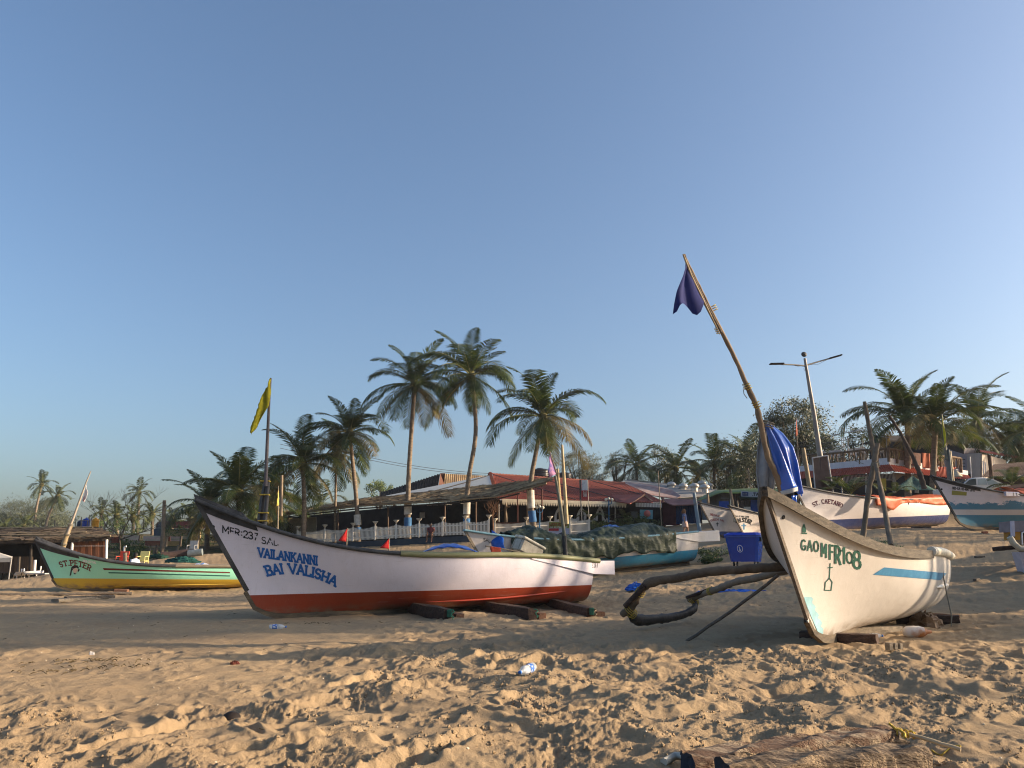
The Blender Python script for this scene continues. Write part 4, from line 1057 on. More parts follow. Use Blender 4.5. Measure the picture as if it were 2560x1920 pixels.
# poles stepped in that boat
tp2 = thing('flag_mast', 'dark pole with pink and violet cloth standing on the green covered boat', 'flag mast', P(1415, 1390, 27.5))
MB().tube([P(1414, 1394, 27.4), P(1410, 1335, 27.4)], .085, 8).build('pole_foot', BLACKP, tp2)
MB().tube([P(1411, 1340, 27.35), P(1403, 1275, 27.35), P(1388, 1190, 27.4)], [.06, .055, .045], 8).build('pole', mat('grey green pole', (.13, .13, .10), .7, .3), tp2)
flag(tp2, 'cloth', (P(1376, 1130, 27.4), P(1390, 1185, 27.4), P(1376, 1192, 27.2), P(1370, 1178, 27.2)), mat('pink violet cloth', (.50, .26, .42), .9, col2=(.18, .14, .38), thr=(.45, .55), scale=3, transl=.3), nu=8, nv=12, wave=.05)
MB().tube([P(1391, 1182, 27.4), P(1374, 1128, 27.4)], [.03, .018], 6).build('pole_tip', WOODG, tp2)
tp3 = thing('bamboo_poles', 'two tall pale bamboo poles standing together behind the green covered boat', 'poles', P(1410, 1345, 36))
MB().tube([P(1417, 1310, 38), P(1413, 1240, 38), P(1405, 1112, 38)], [.10, .09, .06], 8).build('pole', mat('pale bamboo', (.38, .30, .17), .7, .2, 4), tp3)
MB().tube([P(1404, 1306, 38.2), P(1398, 1240, 38.2), P(1393, 1172, 38.2)], [.11, .10, .08], 8).build('pole', mat('yellow bamboo', (.30, .22, .11), .7, .2, 4), tp3)
MB().tube([P(1404, 1150, 37.8), P(1396, 1155, 37.8), P(1394, 1176, 37.8), P(1400, 1195, 37.9)], .02, 5).build('rope_tail', ROPEG, tp3)
MB().tube([P(1321, 1348, 31), P(1314, 1304, 31)], .05, 7).build('post', WOODG, label='short leaning wooden post left of the painted lamp post', cat='post')
# white boat bows IND.GA and A.M.STAR
M5 = band_mat('white and blue far hull paint', [(0, (.03, .07, .22)), (.30, OFFW)], dirt=.35)
s5, b5 = P(2080, 1335, 52), P(1786, 1338, 45.5); s5.z = gz(s5.x, s5.y) + .1; b5.z = gz(b5.x, b5.y)
b5.z = P(1790, 1342, 45.5).z; s5.z = b5.z + .12
B5, H5 = boat('fishing_boat', 'white fishing boat bow with red registration and a dark cross, left of A.M.STAR', s5, b5, 1.15, 1.9, 1.92, 1.2, 1.1, M5)
rail_pair(H5, B5, BLACKP, .0, 1, .05); H5.stem_mb.build('stem_post', WOODD, B5, local=True)
RL = mat('red lettering', (.30, .04, .03), .6, .1, 10)
ptext(H5, B5, 'registration_number', 'IND.GA.01.', (1776, 1288), (1800, 1293), 5, RL, .17, 0)
ptext(H5, B5, 'name_lettering', 'QUEEN SAL', (1777, 1304), (1811, 1306), 4.5, RL, .2, .1, sag=4)
ppoly(H5, B5, 'painted_cross', [[(1792, 1306), (1794, 1306), (1794, 1316), (1792, 1316)], [(1789.5, 1308.5), (1796.5, 1308.5), (1796.5, 1310.3), (1789.5, 1310.3)]], BLK_L)
s6, b6 = P(2060, 1352, 46.5), P(1862, 1352, 40.0)
b6.z = P(1862, 1356, 40).z; s6.z = b6.z + .05
B6, H6 = boat('fishing_boat', 'white fishing boat with black A.M.STAR lettering and a blue cross', s6, b6, 1.35, 1.9, 1.76, 1.22, 1.1, M5)
rail_pair(H6, B6, BLACKP, .0, 1, .06); H6.stem_mb.build('stem_post', WOODD, B6, local=True)
ptext(H6, B6, 'registration_number', 'IND GA 01 MM 2018', (1829, 1292), (1872, 1294), 4, BLK_L, .18, 0)
ptext(H6, B6, 'name_lettering', 'A.M.STAR', (1839, 1310), (1877, 1311), 9.5, BLK_L, .24, .12, sag=6)
ppoly(H6, B6, 'painted_cross', [[(1858, 1308.5), (1861.3, 1308.5), (1861.3, 1324), (1858, 1324)], [(1853, 1313), (1865.5, 1313), (1865.5, 1315.6), (1853, 1315.6)]], LBLUE)
# ST. CAETANO
M7 = band_mat('white and deep blue hull paint', [(0, (.006, .024, .12)), (.47, (.60, .57, .58))], dirt=.2)
s7, b7 = P(2345, 1312, 40.5), P(2035, 1330, 33.5)
b7.z = P(2035, 1330, 33.5).z; s7.z = P(2345, 1312, 40.5).z
B7, H7 = boat('fishing_boat', 'white fishing boat with dark blue bottom named ST. CAETANO', s7, b7, 1.2, 2.1, 2.0, 1.26, 1.35, M7)
rail_pair(H7, B7, BLACKP, .3, 1, .05); H7.stem_mb.build('stem_post', WOODD, B7, local=True)
ptext(H7, B7, 'name_lettering', 'ST. CAETANO', (2034, 1267), (2106, 1271), 9.5, mat('dark wine lettering', (.07, .012, .03), .6), .2, .12, sag=11, gap=.2)
ORG = mat('orange tarpaulin', (.50, .11, .035), .55, .2, 3, bump=.6, bscale=4, transl=.12)
cover(H7, B7, 'tarpaulin', 'orange tarpaulin over the stern half of the ST. CAETANO boat', ORG, .0, .64,
      lambda q: .10 + .05 * math.sin(q * 9), lambda q: .30 + .10 * math.sin(q * 6 + 1) + .28 * math.exp(-((q - .84) / .07) ** 2), seed=8, nu=50, nv=22, amp=.04)
phole(H7, B7, 2271, 1259, .05)
# the peeling blue boat
M8 = band_mat('white over peeling blue hull paint', [(0, (.012, .15, .26)), (.50, (.46, .45, .46)), (.72, (.62, .58, .62))], dirt=.2, patch=(.72, 1.35, (.035, .17, .28)))
s8, b8 = P(2740, 1312, 35.0), P(2392, 1318, 32.2)
b8.z = P(2392, 1318, 32.2).z; s8.z = b8.z + .05
B8, H8 = boat('fishing_boat', 'white fishing boat with peeling blue paint and black IND-GA-01-MM-2897 registration', s8, b8, 1.05, 2.0, 2.05, 1.22, 1.15, M8, fore=.4)
rail_pair(H8, B8, BLACKP, 0, 1, .05); prow(H8, B8, BLACKP, .82, .10); H8.stem_mb.build('stem_post', BLACKP, B8, local=True)
ptext(H8, B8, 'registration_number', 'IND-GA-01-MM-2897', (2381, 1223), (2437, 1229), 6.2, BLK_L, .2, 0, gap=.2)
pstripe(H8, B8, [(2379, 1237), (2416, 1239)], [(2380, 1226), (2417, 1230)], mat('dull yellow patch', (.30, .27, .04), .7, .3, 12, col2=(.22, .22, .07)), name='paint_patch', n=8)
c = phit(H8, B8, 2527, 1235, .05)
if c: MB().box(c, (.82, .12, .20), bev=.03).build('side_box', mat('lilac white plastic', (.50, .46, .52), .5), B8, local=True)
if c:
    for k in (-1, 1): MB().box(c + Vector((-.12 - .09 * k, .065, 0)), (.025, .01, .12)).build('painted_digit', mat('olive digit', (.12, .10, .01), .6), B8, local=True)
phole(H8, B8, 2354, 1223, .04)
cover(H8, B8, 'tarpaulin', 'orange tarpaulin lying inside the peeling blue boat', ORG, .46, .62, lambda q: .30 + .08 * math.sin(q * 7), lambda q: .0, seed=12, nu=20, nv=14, amp=.03)
cover(H8, B8, 'tarpaulin', 'small orange sheet further back in the peeling blue boat', ORG, .36, .43, lambda q: .42 + .08 * math.sin(q * 7), lambda q: .0, seed=15, nu=12, nv=12, amp=.03)
MB().box(P(2545, 1215, 33.2), (1.6, .08, .12), rot=(0, -.16, 0)).build('plank', WOODG, label='pale plank resting on the peeling blue boat', cat='plank')
# the little boat under a blue sheet by the fence
c = P(1535, 1342, 52); c.z = gz(c.x, c.y)
rows = []
for i in range(25):
    q = i / 24; row = []
    for j in range(17):
        a = j / 16 * math.pi; hh = (.30 + 1.05 * math.sin(q * math.pi) ** .7 * (1 - .45 * q)) ; y = -math.cos(a) * (.2 + .95 * math.sin(q * math.pi) ** .6); z = math.sin(a) ** .7 * hh
        row.append(c + Vector(((q - .5) * 2.5 + .03 * math.sin(j * 2 + i), y * .7, z * .8 + .05 * math.sin(i * 1.9 + j * 1.1))))
    rows.append(row)
MB().grid(rows).build('covered_boat', mat('blue tarpaulin faded', (.025, .10, .36), .4, .3, 2, bump=.6, bscale=4, col2=(.05, .16, .42), spec=.5), label='small boat wrapped in a blue tarpaulin in front of the tiled restaurant', cat='boat', group=None)
# blue wheeled bin
bn = P(1862, 1413, 27.5); bn.z = gz(bn.x, bn.y)
rb = Euler((.0, .0, -.55)); RBm = rb.to_matrix()
bt = thing('waste_bin', 'large blue wheeled waste bin behind the outrigger', 'bin', bn + Vector((.05, 0, 0)), rot=rb)
BB = mat('blue plastic bin', (.004, .045, .30), .25, .1, 3, spec=.6, bump=.1, bscale=6); BBL = mat('blue bin lid', (.018, .05, .42), .22, .1, 3, spec=.6)
def tub(mb, w0, d0, w1, d1, z0, z1, b=.08):
    vs = []
    for w, d, z in ((w0, d0, z0), (w1, d1, z1)):
        x, y = w / 2, d / 2
        for sx, sy, f in ((-1, -1, 0), (1, -1, 1), (1, 1, 0), (-1, 1, 1)):
            for k in ((0, b), (b, 0)) if f == 0 else ((b, 0), (0, b)):
                vs.append(((x - (k[0])) * sx, (y - (k[1])) * sy, z))
    n_ = 8; fs = [tuple(reversed(range(8))), tuple(range(8, 16))] + [(i, (i + 1) % 8, 8 + (i + 1) % 8, 8 + i) for i in range(8)]
    mb.add(vs, fs)
m_ = MB(); tub(m_, .92, .62, 1.16, .82, .16, .98); m_.build('body', BB, bt, local=True)
m_ = MB(); tub(m_, 1.24, .88, 1.24, .88, .98, 1.04, .1); m_.build('rim', BB, bt, local=True)
m_ = MB(); tub(m_, 1.26, .92, 1.22, .86, 1.05, 1.11, .1); tub(m_, 1.12, .74, 1.06, .66, 1.11, 1.15, .1); m_.build('lid', BBL, bt, local=True, kind=None)
m_ = MB()
for q4 in strokes('d', 0, 0)[0] if False else []: pass
ring = []
for i in range(20):
    a0, a1 = 2 * math.pi * i / 20, 2 * math.pi * (i + 1) / 20
    yb = lambda z: -(.31 + (.41 - .31) * (z - .16) / .82) - .004
    for r0, r1, cz in ((.085, .10, .60),):
        m_.add([Vector((-.08 + r * math.cos(a), yb(cz + r * 1.25 * math.sin(a)), cz + r * 1.25 * math.sin(a))) for r, a in ((r0, a0), (r0, a1), (r1, a1), (r1, a0))], [(3, 2, 1, 0)])
    for r0, r1, cz in ((.018, .032, .56),):
        m_.add([Vector((-.08 + r * math.cos(a), yb(cz + r * 1.2 * math.sin(a)), cz + r * 1.2 * math.sin(a))) for r, a in ((r0, a0), (r0, a1), (r1, a1), (r1, a0))], [(3, 2, 1, 0)])
m_.add([Vector((x, yb(z), z)) for x, z in ((-.09, .58), (-.075, .58), (-.10, .67), (-.115, .66))], [(0, 1, 2, 3)])
m_.build('printed_emblem', WHITE, bt, local=True, kind='stuff')
for sx in (-1, 1):
    for sy in (-1, 1): MB().lathe((sx * .36, sy * .22, .08), [(0, -.02), (.08, -.02), (.08, .02), (0, .02)], 14, axis=Euler((0, R(90), 0)).to_matrix()).build('wheel', BLACKP, bt, local=True)
MB().lathe((.61, -.12, .93), [(0, -.03), (.09, -.03), (.09, .03), (0, .03)], 12, axis=Euler((0, R(90), 0)).to_matrix()).build('lid_pivot', BLACKP, bt, local=True)
# crumpled blue plastic on the sand, blue scraps behind the booms
def crumple(name, c, sx, sy, sz, mt, label, cat, seed=0):
    rnd = random.Random(seed); rows = []
    for i in range(13):
        row = []
        for j in range(17):
            a = 2 * math.pi * j / 16; f = i / 12 * math.pi / 2; r = math.cos(f) * (1 + .25 * math.sin(3 * a + seed) + .15 * rnd.uniform(-1, 1)); z = math.sin(f) * (1 + .3 * rnd.uniform(-1, 1))
            row.append(Vector(c) + Vector((sx * r * math.cos(a), sy * r * math.sin(a), max(-.01, sz * z + .03 * rnd.uniform(-1, 1)))))
        row[-1] = row[0]; rows.append(row)
    return MB().grid(rows, smooth=False).build(name, mt, label=label, cat=cat)
c = P(1588, 1458, 23.0); c.z = gz(c.x, c.y); crumple('plastic_sheet', c, .28, .20, .20, mats_ := mat('bright blue plastic', (.02, .13, .56), .3), 'crumpled blue plastic on the sand left of the outrigger', 'plastic sheet', 3)
c = P(1820, 1437, 22.0); c.z = gz(c.x, c.y); crumple('plastic_sheet', c, 1.0, .30, .06, mats_, 'flat blue plastic on the sand behind the outrigger booms', 'plastic sheet', 8)
# red pennants behind the rail of the long white boat
for i, (tx, ty, bx, by, lx, ly, lab) in enumerate(((868, 1322, 865, 1354, 846, 1352, 'small red pennant behind the long white boat, the one nearer its bow'), (972, 1348, 972, 1372, 950, 1370, 'small red pennant behind the long white boat, nearer its middle'))):
    t = thing('pennant', lab, 'flag', P(bx, by + 12, 21), group='red pennants behind the long white boat')
    MB().tube([P(bx, by + 30, 21), P(tx + 1, ty - 2, 21)], .018, 6).build('stick', WOODG, t)
    a, b, c_ = P(tx, ty, 20.98), P(bx, by, 20.98), P(lx, ly, 20.9)
    flag(t, 'cloth', (a, b, c_, a.lerp(c_, .12)), mat('red pennant cloth', (.62, .03, .03), .8, .1, 5, transl=.3), nu=6, nv=6, wave=.02)
# stern of the half-seen boat at the right edge
hb = thing('fishing_boat', 'edge of a boat with lilac post and yellow engine box at the far right', 'boat', P(2555, 1400, 22), group='fishing boats pulled up on the beach')
MB().slab([P(2529, 1303, 22), P(2620, 1298, 22), P(2620, 1326, 22), P(2531, 1330, 22)], (0, .6, 0)).build('cowling', mat('mauve grey panel', (.22, .18, .19), .5), hb)
MB().slab([P(2529, 1302, 21.95), P(2536, 1302, 21.95), P(2538, 1341, 21.95), P(2531, 1341, 21.95)], (0, .08, 0)).build('post', mat('lilac white plastic', (.50, .46, .52), .5), hb)
MB().slab([P(2536, 1328, 22.05), P(2551, 1327, 22.05), P(2551, 1349, 22.05), P(2538, 1350, 22.05)], (0, .5, 0)).build('engine_box', mat('mustard yellow paint', (.42, .20, .02), .5), hb)
MB().slab([P(2552, 1327, 22.1), P(2640, 1327, 22.1), P(2640, 1368, 22.1), P(2552, 1368, 22.1)], (0, .3, 0)).build('engine', BLACKP, hb)
MB().tube([P(2524, 1342, 22), P(2534, 1358, 22), P(2549, 1371, 22), P(2640, 1374, 22)], .085, 8).build('bumper_rail', mat('cream rubber rail', (.50, .46, .36), .6), hb)
MB().tube([P(2556, 1362, 21.9), P(2555, 1332, 21.9), P(2562, 1329, 21.9)], .018, 6).build('handle', WHITE, hb)
MB().slab([P(2519, 1340, 22.1), P(2530, 1330, 22.1), P(2640, 1330, 22.1), P(2640, 1382, 22.1), P(2548, 1380, 22.1), P(2534, 1368, 22.1)], (1.6, 2.2, 0)).build('hull', WOODG, hb)
MB().slab([P(2548, 1380, 22.0), P(2640, 1380, 22.0), P(2640, 1440, 22.2), P(2566, 1440, 22.2)], (.1, .5, 0)).build('painted_side', mat('lilac white plastic', (.50, .46, .52), .5), hb)
rough_block('timber_skid', P(2482, 1373, 22.8), P(2545, 1368, 22.6), .14, .12, LOGM, 'dark timber on the sand left of the boat at the right edge', 'timber', seed=77)

# unseen boats and masts added beyond the right edge to shade slope and hulls
M9 = band_mat('white and green hull paint', [(0, (.02, .12, .07)), (.4, OFFW)], dirt=.3)
for i, (a, b) in enumerate((((24.0, 20.5), (16.2, 17.0)), ((31, 30), (24.5, 25.5)), ((22, 15.2), (14.5, 12.6)))):
    s9 = Vector((a[0], a[1], gz(*a) + .12)); b9 = Vector((b[0], b[1], gz(*b) + .12))
    B9, H9 = boat('fishing_boat', ('unseen white and green boat added just outside the right edge of the view', 'second unseen white and green boat added further up the beach', 'unseen white and green boat added nearest to us outside the right edge')[i], s9, b9, 1.1, 2.1, 2.2, 1.35, 1.2, M9)
    rail_pair(H9, B9, BLACKP, 0, 1, .05)
    cover(H9, B9, 'tarpaulin', ('blue tarpaulin on the unseen added boat just outside the right edge', 'blue tarpaulin on the second unseen added boat outside the right edge', 'blue tarpaulin on the unseen added boat nearest to us')[i], TB, .1, .8, lambda q: .4, lambda q: .3, seed=30 + i, nu=24, nv=16)
for i, (x, y, h, dx) in enumerate(((20.5, 19.25, 8.2, -.5), (21.2, 19.75, 8.0, .3), (16.2, 13.7, 6.8, -.9))):  # added out of view to cast striped shadows on the two hulls
    MB().tube([Vector((x, y, gz(x, y) + .6)), Vector((x + dx * .4, y + .1, h * .5)), Vector((x + dx, y + .25, h))], [.11, .095, .07], 8).build('pole', WOODG, label=('unseen mast added to the boat just outside the right edge', 'second unseen mast added to the boat just outside the right edge', 'unseen leaning mast added to the boat nearest to us')[i], cat='pole')
# ---------------------------------------------------------------- palms
LEAF = mat('palm leaflet', (.034, .058, .014), .42, .3, 1.5, col2=(.095, .115, .024), transl=.3, spec=.4, thr=(.42, .68))
LEAFD = mat('dry palm leaflet', (.20, .15, .06), .6, .3, 1.5, col2=(.11, .10, .035), transl=.25)
LEAFF = mat('far palm leaflet', (.040, .060, .020), .5, .3, 1.0, col2=(.095, .11, .04), transl=.25)
TRUNK = mat('palm trunk', (.13, .10, .075), .9, .3, 3, bump=.8, bscale=9, col2=(.24, .19, .14), stretch=(1, 1, 3))
HUSK = mat('coconut husk', (.10, .09, .03), .7, .3, 5)
def frond_mesh(name, L, e0, drop, nl, seed, wid=.085, twist=.0, hang=.5, llen=.62):
    rnd = random.Random(seed); m = MB(); pts = []; p = Vector((0, 0, 0)); n = 16
    for i in range(n + 1):
        pts.append(p.copy()); s_ = i / n; e = e0 - drop * s_ ** 1.5; yaw = twist * s_ * s_
        p = p + Vector((math.cos(e) * math.cos(yaw), math.cos(e) * math.sin(yaw), math.sin(e))) * (L / n)
    m.tube(pts, [.045 * (1 - .85 * i / n) for i in range(n + 1)], 4, mi=1, cap=False)
    def at(s_):
        k = min(n - 1, int(s_ * n)); q = s_ * n - k; return pts[k].lerp(pts[k + 1], q), (pts[min(n, k + 1)] - pts[k]).normalized()
    for k in range(nl):
        s_ = .10 + .90 * (k + rnd.random() * .6) / nl
        c, t = at(min(.995, s_)); sd = t.cross(Vector((0, 0, 1)));
        if sd.length < .05: sd = Vector((0, 1, 0))
        sd.normalize(); up = sd.cross(t)
        ll = L * .26 * llen / .62 * (math.sin(math.pi * min(1, s_ * .93 + .06)) ** .55) * rnd.uniform(.85, 1.12) * (1.0 if s_ < .93 else .8)
        for side in (-1, 1):
            if rnd.random() < .04: continue
            fw = .45 + .5 * s_ + rnd.uniform(-.1, .1)
            d = (sd * side + t * fw + up * (.28 * (1 - s_)) ).normalized(); w = t * wid * .5
            a = c; b = c + d * ll * .5 + Vector((0, 0, -hang * ll * .16)); e = c + d * ll * .90 + Vector((0, 0, -hang * ll * (.55 + rnd.uniform(-.1, .15))))
            m.add([a - w * .5, a + w * .5, b + w, b - w, e], [(0, 1, 2, 3), (3, 2, 4)], mi=0)
    me = m.mesh(name, [LEAF, mat('palm rib', (.13, .13, .04), .5)]); return me
CLS = [(1.25, .95, .25), (1.0, 1.35, .35), (.70, 1.6, .5), (.35, 1.7, .7), (-.05, 1.3, .85), (-.6, .75, .9)]
FR = {}
for dn, nl, wd in (('near', 52, .078), ('far', 24, .16)):
    for ci, (e0, dr, hg) in enumerate(CLS):
        for v in range(3):
            FR[dn, ci, v] = frond_mesh('frond', 4.3 * (1.0 if ci else .9) * (1 + .08 * (v - 1)), e0 + .12 * (v - 1), dr * (1 + .2 * (v - 1)), nl, ci * 7 + v + (50 if dn == 'far' else 0), wd, (v - 1) * .5, hg)
def recolor(me, m0):
    c = me.copy(); c.materials[0] = m0; return c
FRD = {(ci, v): recolor(FR['near', ci, v], LEAFD) for ci in (3, 4, 5) for v in range(3)}
FRF = {(ci, v): recolor(FR['far', ci, v], LEAFF) for ci in range(6) for v in range(3)}
NUT = MB().lathe((0, 0, 0), [(0, -.13), (.09, -.09), (.12, 0), (.09, .09), (0, .13)], 8).mesh('coconut', HUSK)
def palm(label, crown, base, n=26, size=1.0, lod='near', lean=(), r=.17, dry=.12, seed=0, nuts=True, bandpaint=None, top_=5, group='coconut palms'):
    """crown / base are points; lean = extra trunk points as (fraction, dx)"""
    rnd = random.Random(seed); crown, base = Vector(crown), Vector(base); n = int(n * 1.04)
    o = thing('palm_tree', label, 'palm tree', base, group=group)
    pts = [base]; lv = sorted(lean)
    for q, dx in lv: pts.append(base.lerp(crown, q) + Vector((dx, 0, 0)))
    pts.append(crown)
    # smooth through the points
    sm = []
    ns = 18
    P_ = [pts[0]] + pts + [pts[-1]]
    for i in range(len(pts) - 1):
        p0, p1, p2, p3 = P_[i], P_[i + 1], P_[i + 2], P_[i + 3]
        for k in range(ns // (len(pts) - 1) + 1):
            t = k / (ns // (len(pts) - 1) + 1)
            sm.append(.5 * ((2 * p1) + (p2 - p0) * t + (2 * p0 - 5 * p1 + 4 * p2 - p3) * t * t + (3 * p1 - p0 - 3 * p2 + p3) * t ** 3))
    sm.append(pts[-1]); N = len(sm)
    # ringed bark: small steps in the radius
    fine = []; rad = []
    for i in range(N - 1):
        for k in range(3):
            fine.append(sm[i].lerp(sm[i + 1], k / 3)); q = (i + k / 3) / N; rad.append(r * (1.35 - .35 * min(1, q * 5) - .30 * q) * (1.05 if k == 0 else .98 if k == 2 else 1.0))
    fine.append(sm[-1]); rad.append(r * .72)
    MB().tube(fine, rad, 9).build('trunk', TRUNK, o)
    loc = crown - base
    for i in range(n):
        q = i / (n - 1); ci = max(0, min(top_, int(q ** .80 * (top_ + 1) * .999 + rnd.uniform(-.45, .45)))); v = rnd.randrange(3)
        if lod == 'near': me = FRD[ci, v] if (ci >= 3 and rnd.random() < dry * (1 + (ci - 3))) else FR['near', ci, v]
        else: me = FRF[ci, v]
        az = i * 2.39996 + rnd.uniform(-.5, .5) + seed
        s_ = size * rnd.uniform(.80, 1.16)
        part('frond', me, o, loc + Vector((.08 * math.cos(az), .08 * math.sin(az), .15 * (1 - q))), (0, 0, az), scale=(s_, s_, s_))
    # a boot of fibre at the crown
    MB().lathe(loc + Vector((0, 0, -.5)), [(r * .8, 0), (r * 1.5, .3), (r * 1.9, .55), (r * 1.1, .8), (0, .95)], 9).build('crown_fibre', HUSK, o, local=True)
    if nuts:
        for k in range(7):
            a = k * 1.1 + seed; part('coconut', NUT, o, loc + Vector((.30 * math.cos(a), .30 * math.sin(a), -.38 + .14 * (k % 3))))
    if bandpaint:
        for (z0, z1, m_, lb) in bandpaint:
            seg_ = [p for p in fine if z0 <= p.z <= z1]
            if len(seg_) < 2:
                t0 = (z0 - base.z) / (crown.z - base.z); t1 = (z1 - base.z) / (crown.z - base.z); seg_ = [base.lerp(crown, t0), base.lerp(crown, t1)]
            MB().tube(seg_, r * 1.42, 10).build('painted_band', m_, o, label=lb)
    return o
def gp(px, d, off=0.0):
    x = P(px, 1340, d).x; return Vector((x, d, gz(x, d) - .05 + off))
WB = mat('whitewashed trunk', (.55, .53, .48), .8, .2, 4); BBD = mat('blue painted trunk', (.03, .12, .28), .7, .2, 4)
def bands(px, d, yw0, yw1, yb1):
    return [(P(px, yb1, d).z, P(px, yw1, d).z, BBD, 'blue painted foot of the trunk'), (P(px, yw1, d).z, P(px, yw0, d).z, WB, 'whitewashed part of the trunk')]
palm('tall palm left of the tallest, rising through the thatched roof', P(1037, 962, 57), gp(1020, 57), 30, 1.0, seed=1, lean=((.35, -.15), (.7, -.1)), r=.20, bandpaint=bands(1022, 57, 1250, 1291, 1318))
palm('tallest palm, its curved trunk rising through the thatched roof', P(1177, 940, 55), gp(1166, 55), 30, 1.02, seed=2, lean=((.33, .0), (.62, .45), (.85, .30)), r=.18, bandpaint=bands(1172, 55, 1246, 1290, 1312))
palm('leaning palm at the right end of the thatched roof', P(1358, 1043, 53), gp(1338, 53), 28, 1.02, seed=3, lean=((.4, -.55), (.7, -.35)), r=.19, bandpaint=bands(1337, 53, 1222, 1272, 1306))
palm('palm with slanting trunk left of the two tall ones', P(874, 1083, 58), gp(898, 58), 27, .95, seed=4, lean=((.4, .10), (.75, .05)), r=.18, bandpaint=bands(897, 58, 1282, 1313, 1330))
palm('palm with broad crown just right of the yellow flag mast', P(757, 1160, 57), gp(759, 57), 26, .95, seed=5, lean=((.5, .1),), r=.19)
palm('small thin palm between the broad palm and the slanting one', P(841, 1133, 60), gp(838, 60), 20, .78, seed=6, r=.11, nuts=False)
palm('low bushy palm in front of the yellow flag mast foot', P(596, 1232, 54), gp(603, 54), 30, .98, seed=7, r=.2, dry=.2)
palm('bushy palm left of the yellow flag mast, behind the low one', P(520, 1265, 62), gp(520, 62), 24, 1.0, seed=8, r=.2)
palm('low palm leaning in behind the bow of the long white boat', P(655, 1262, 62), gp(655, 62), 22, .95, seed=18, r=.2)
palm('sparse low palm in the shade right of the yellow flag mast', P(690, 1240, 66), gp(690, 66), 20, .9, seed=19, r=.18)
palm('small palm behind the left end of the thatched roof', P(802, 1262, 95), gp(802, 95), 16, .9, 'far', seed=20, nuts=False)
# far left
FG = 'far palms beyond the left-hand huts'
palm('taller of the two far palms at the left', P(104, 1212, 150), gp(84, 150), 17, .80, 'far', seed=9, lean=((.5, -.3),), r=.25, nuts=False, group=FG)
palm('shorter leaning far palm at the left', P(145, 1240, 140), gp(112, 140), 17, .75, 'far', seed=10, lean=((.5, -.6),), r=.25, nuts=False, group=FG)
palm('lone slender far palm above the water tanks and pole', P(348, 1232, 140), gp(344, 140), 17, .75, 'far', seed=11, r=.25, nuts=False, group=FG)
for i, (px, py, d, s_, lb) in enumerate(((292, 1290, 90, .55, 'dark low palm right of the orange water tank'), (333, 1295, 85, .5, 'low palm behind the bare tree'), (381, 1287, 88, .50, 'low palm left of the wooden utility pole'),
        (253, 1280, 110, .5, 'small thin palm above the orange water tank'), (430, 1298, 80, .32, 'low palm right of the wooden utility pole'), (12, 1322, 120, .6, 'low palm at the far left edge'), (60, 1315, 125, .6, 'low palm under the two far palms'), (478, 1300, 75, .55, 'low palm at the bow tip of the long white boat'))):
    palm(lb, P(px, py, d), gp(px, d), 18, s_, 'far', seed=21 + i, r=.2, nuts=False, group='low palms inland on the left')
# centre right, behind the long roofs
for i, (px, py, d, s_, lb) in enumerate(((1592, 1165, 84, 1.0, 'palm behind the right end of the tiled roof'), (1690, 1172, 86, 1.0, 'palm above the roof ventilators'), (1786, 1160, 84, 1.05, 'palm left of the tarpaulin bundle'), (1868, 1150, 80, 1.0, 'palm right behind the flag mast'), (1745, 1195, 95, .8, 'small palm between the two behind the ventilators'))):
    palm(lb, P(px, py, d), gp(px, d), 22, s_, 'near', seed=31 + i, r=.2, nuts=False, group='palms behind the roofs')
# right-hand group
palm('big palm leftmost of the right-hand group', P(2268, 1045, 47), gp(2278, 47), 24, .92, seed=41, top_=4, r=.2, lean=((.5, .0),))
palm('palm in the middle of the right-hand group, yellow lower fronds', P(2338, 1062, 46), gp(2338, 46), 22, .88, seed=42, r=.2, dry=.22, top_=4)
palm('palm right of the middle of the right-hand group', P(2443, 1052, 60), gp(2440, 60), 26, .95, seed=43, r=.2)
palm('palm above the red roofed house at the right edge', P(2545, 1110, 62), gp(2550, 62), 26, 1.0, seed=44, r=.2)
palm('palm leaning in from the right edge', P(2610, 1080, 55), gp(2620, 55), 24, 1.0, seed=45, r=.2)
0 and palm('low palm between the awning and the house', P(2400, 1140, 58), gp(2400, 58), 24, .95, seed=46, r=.18)

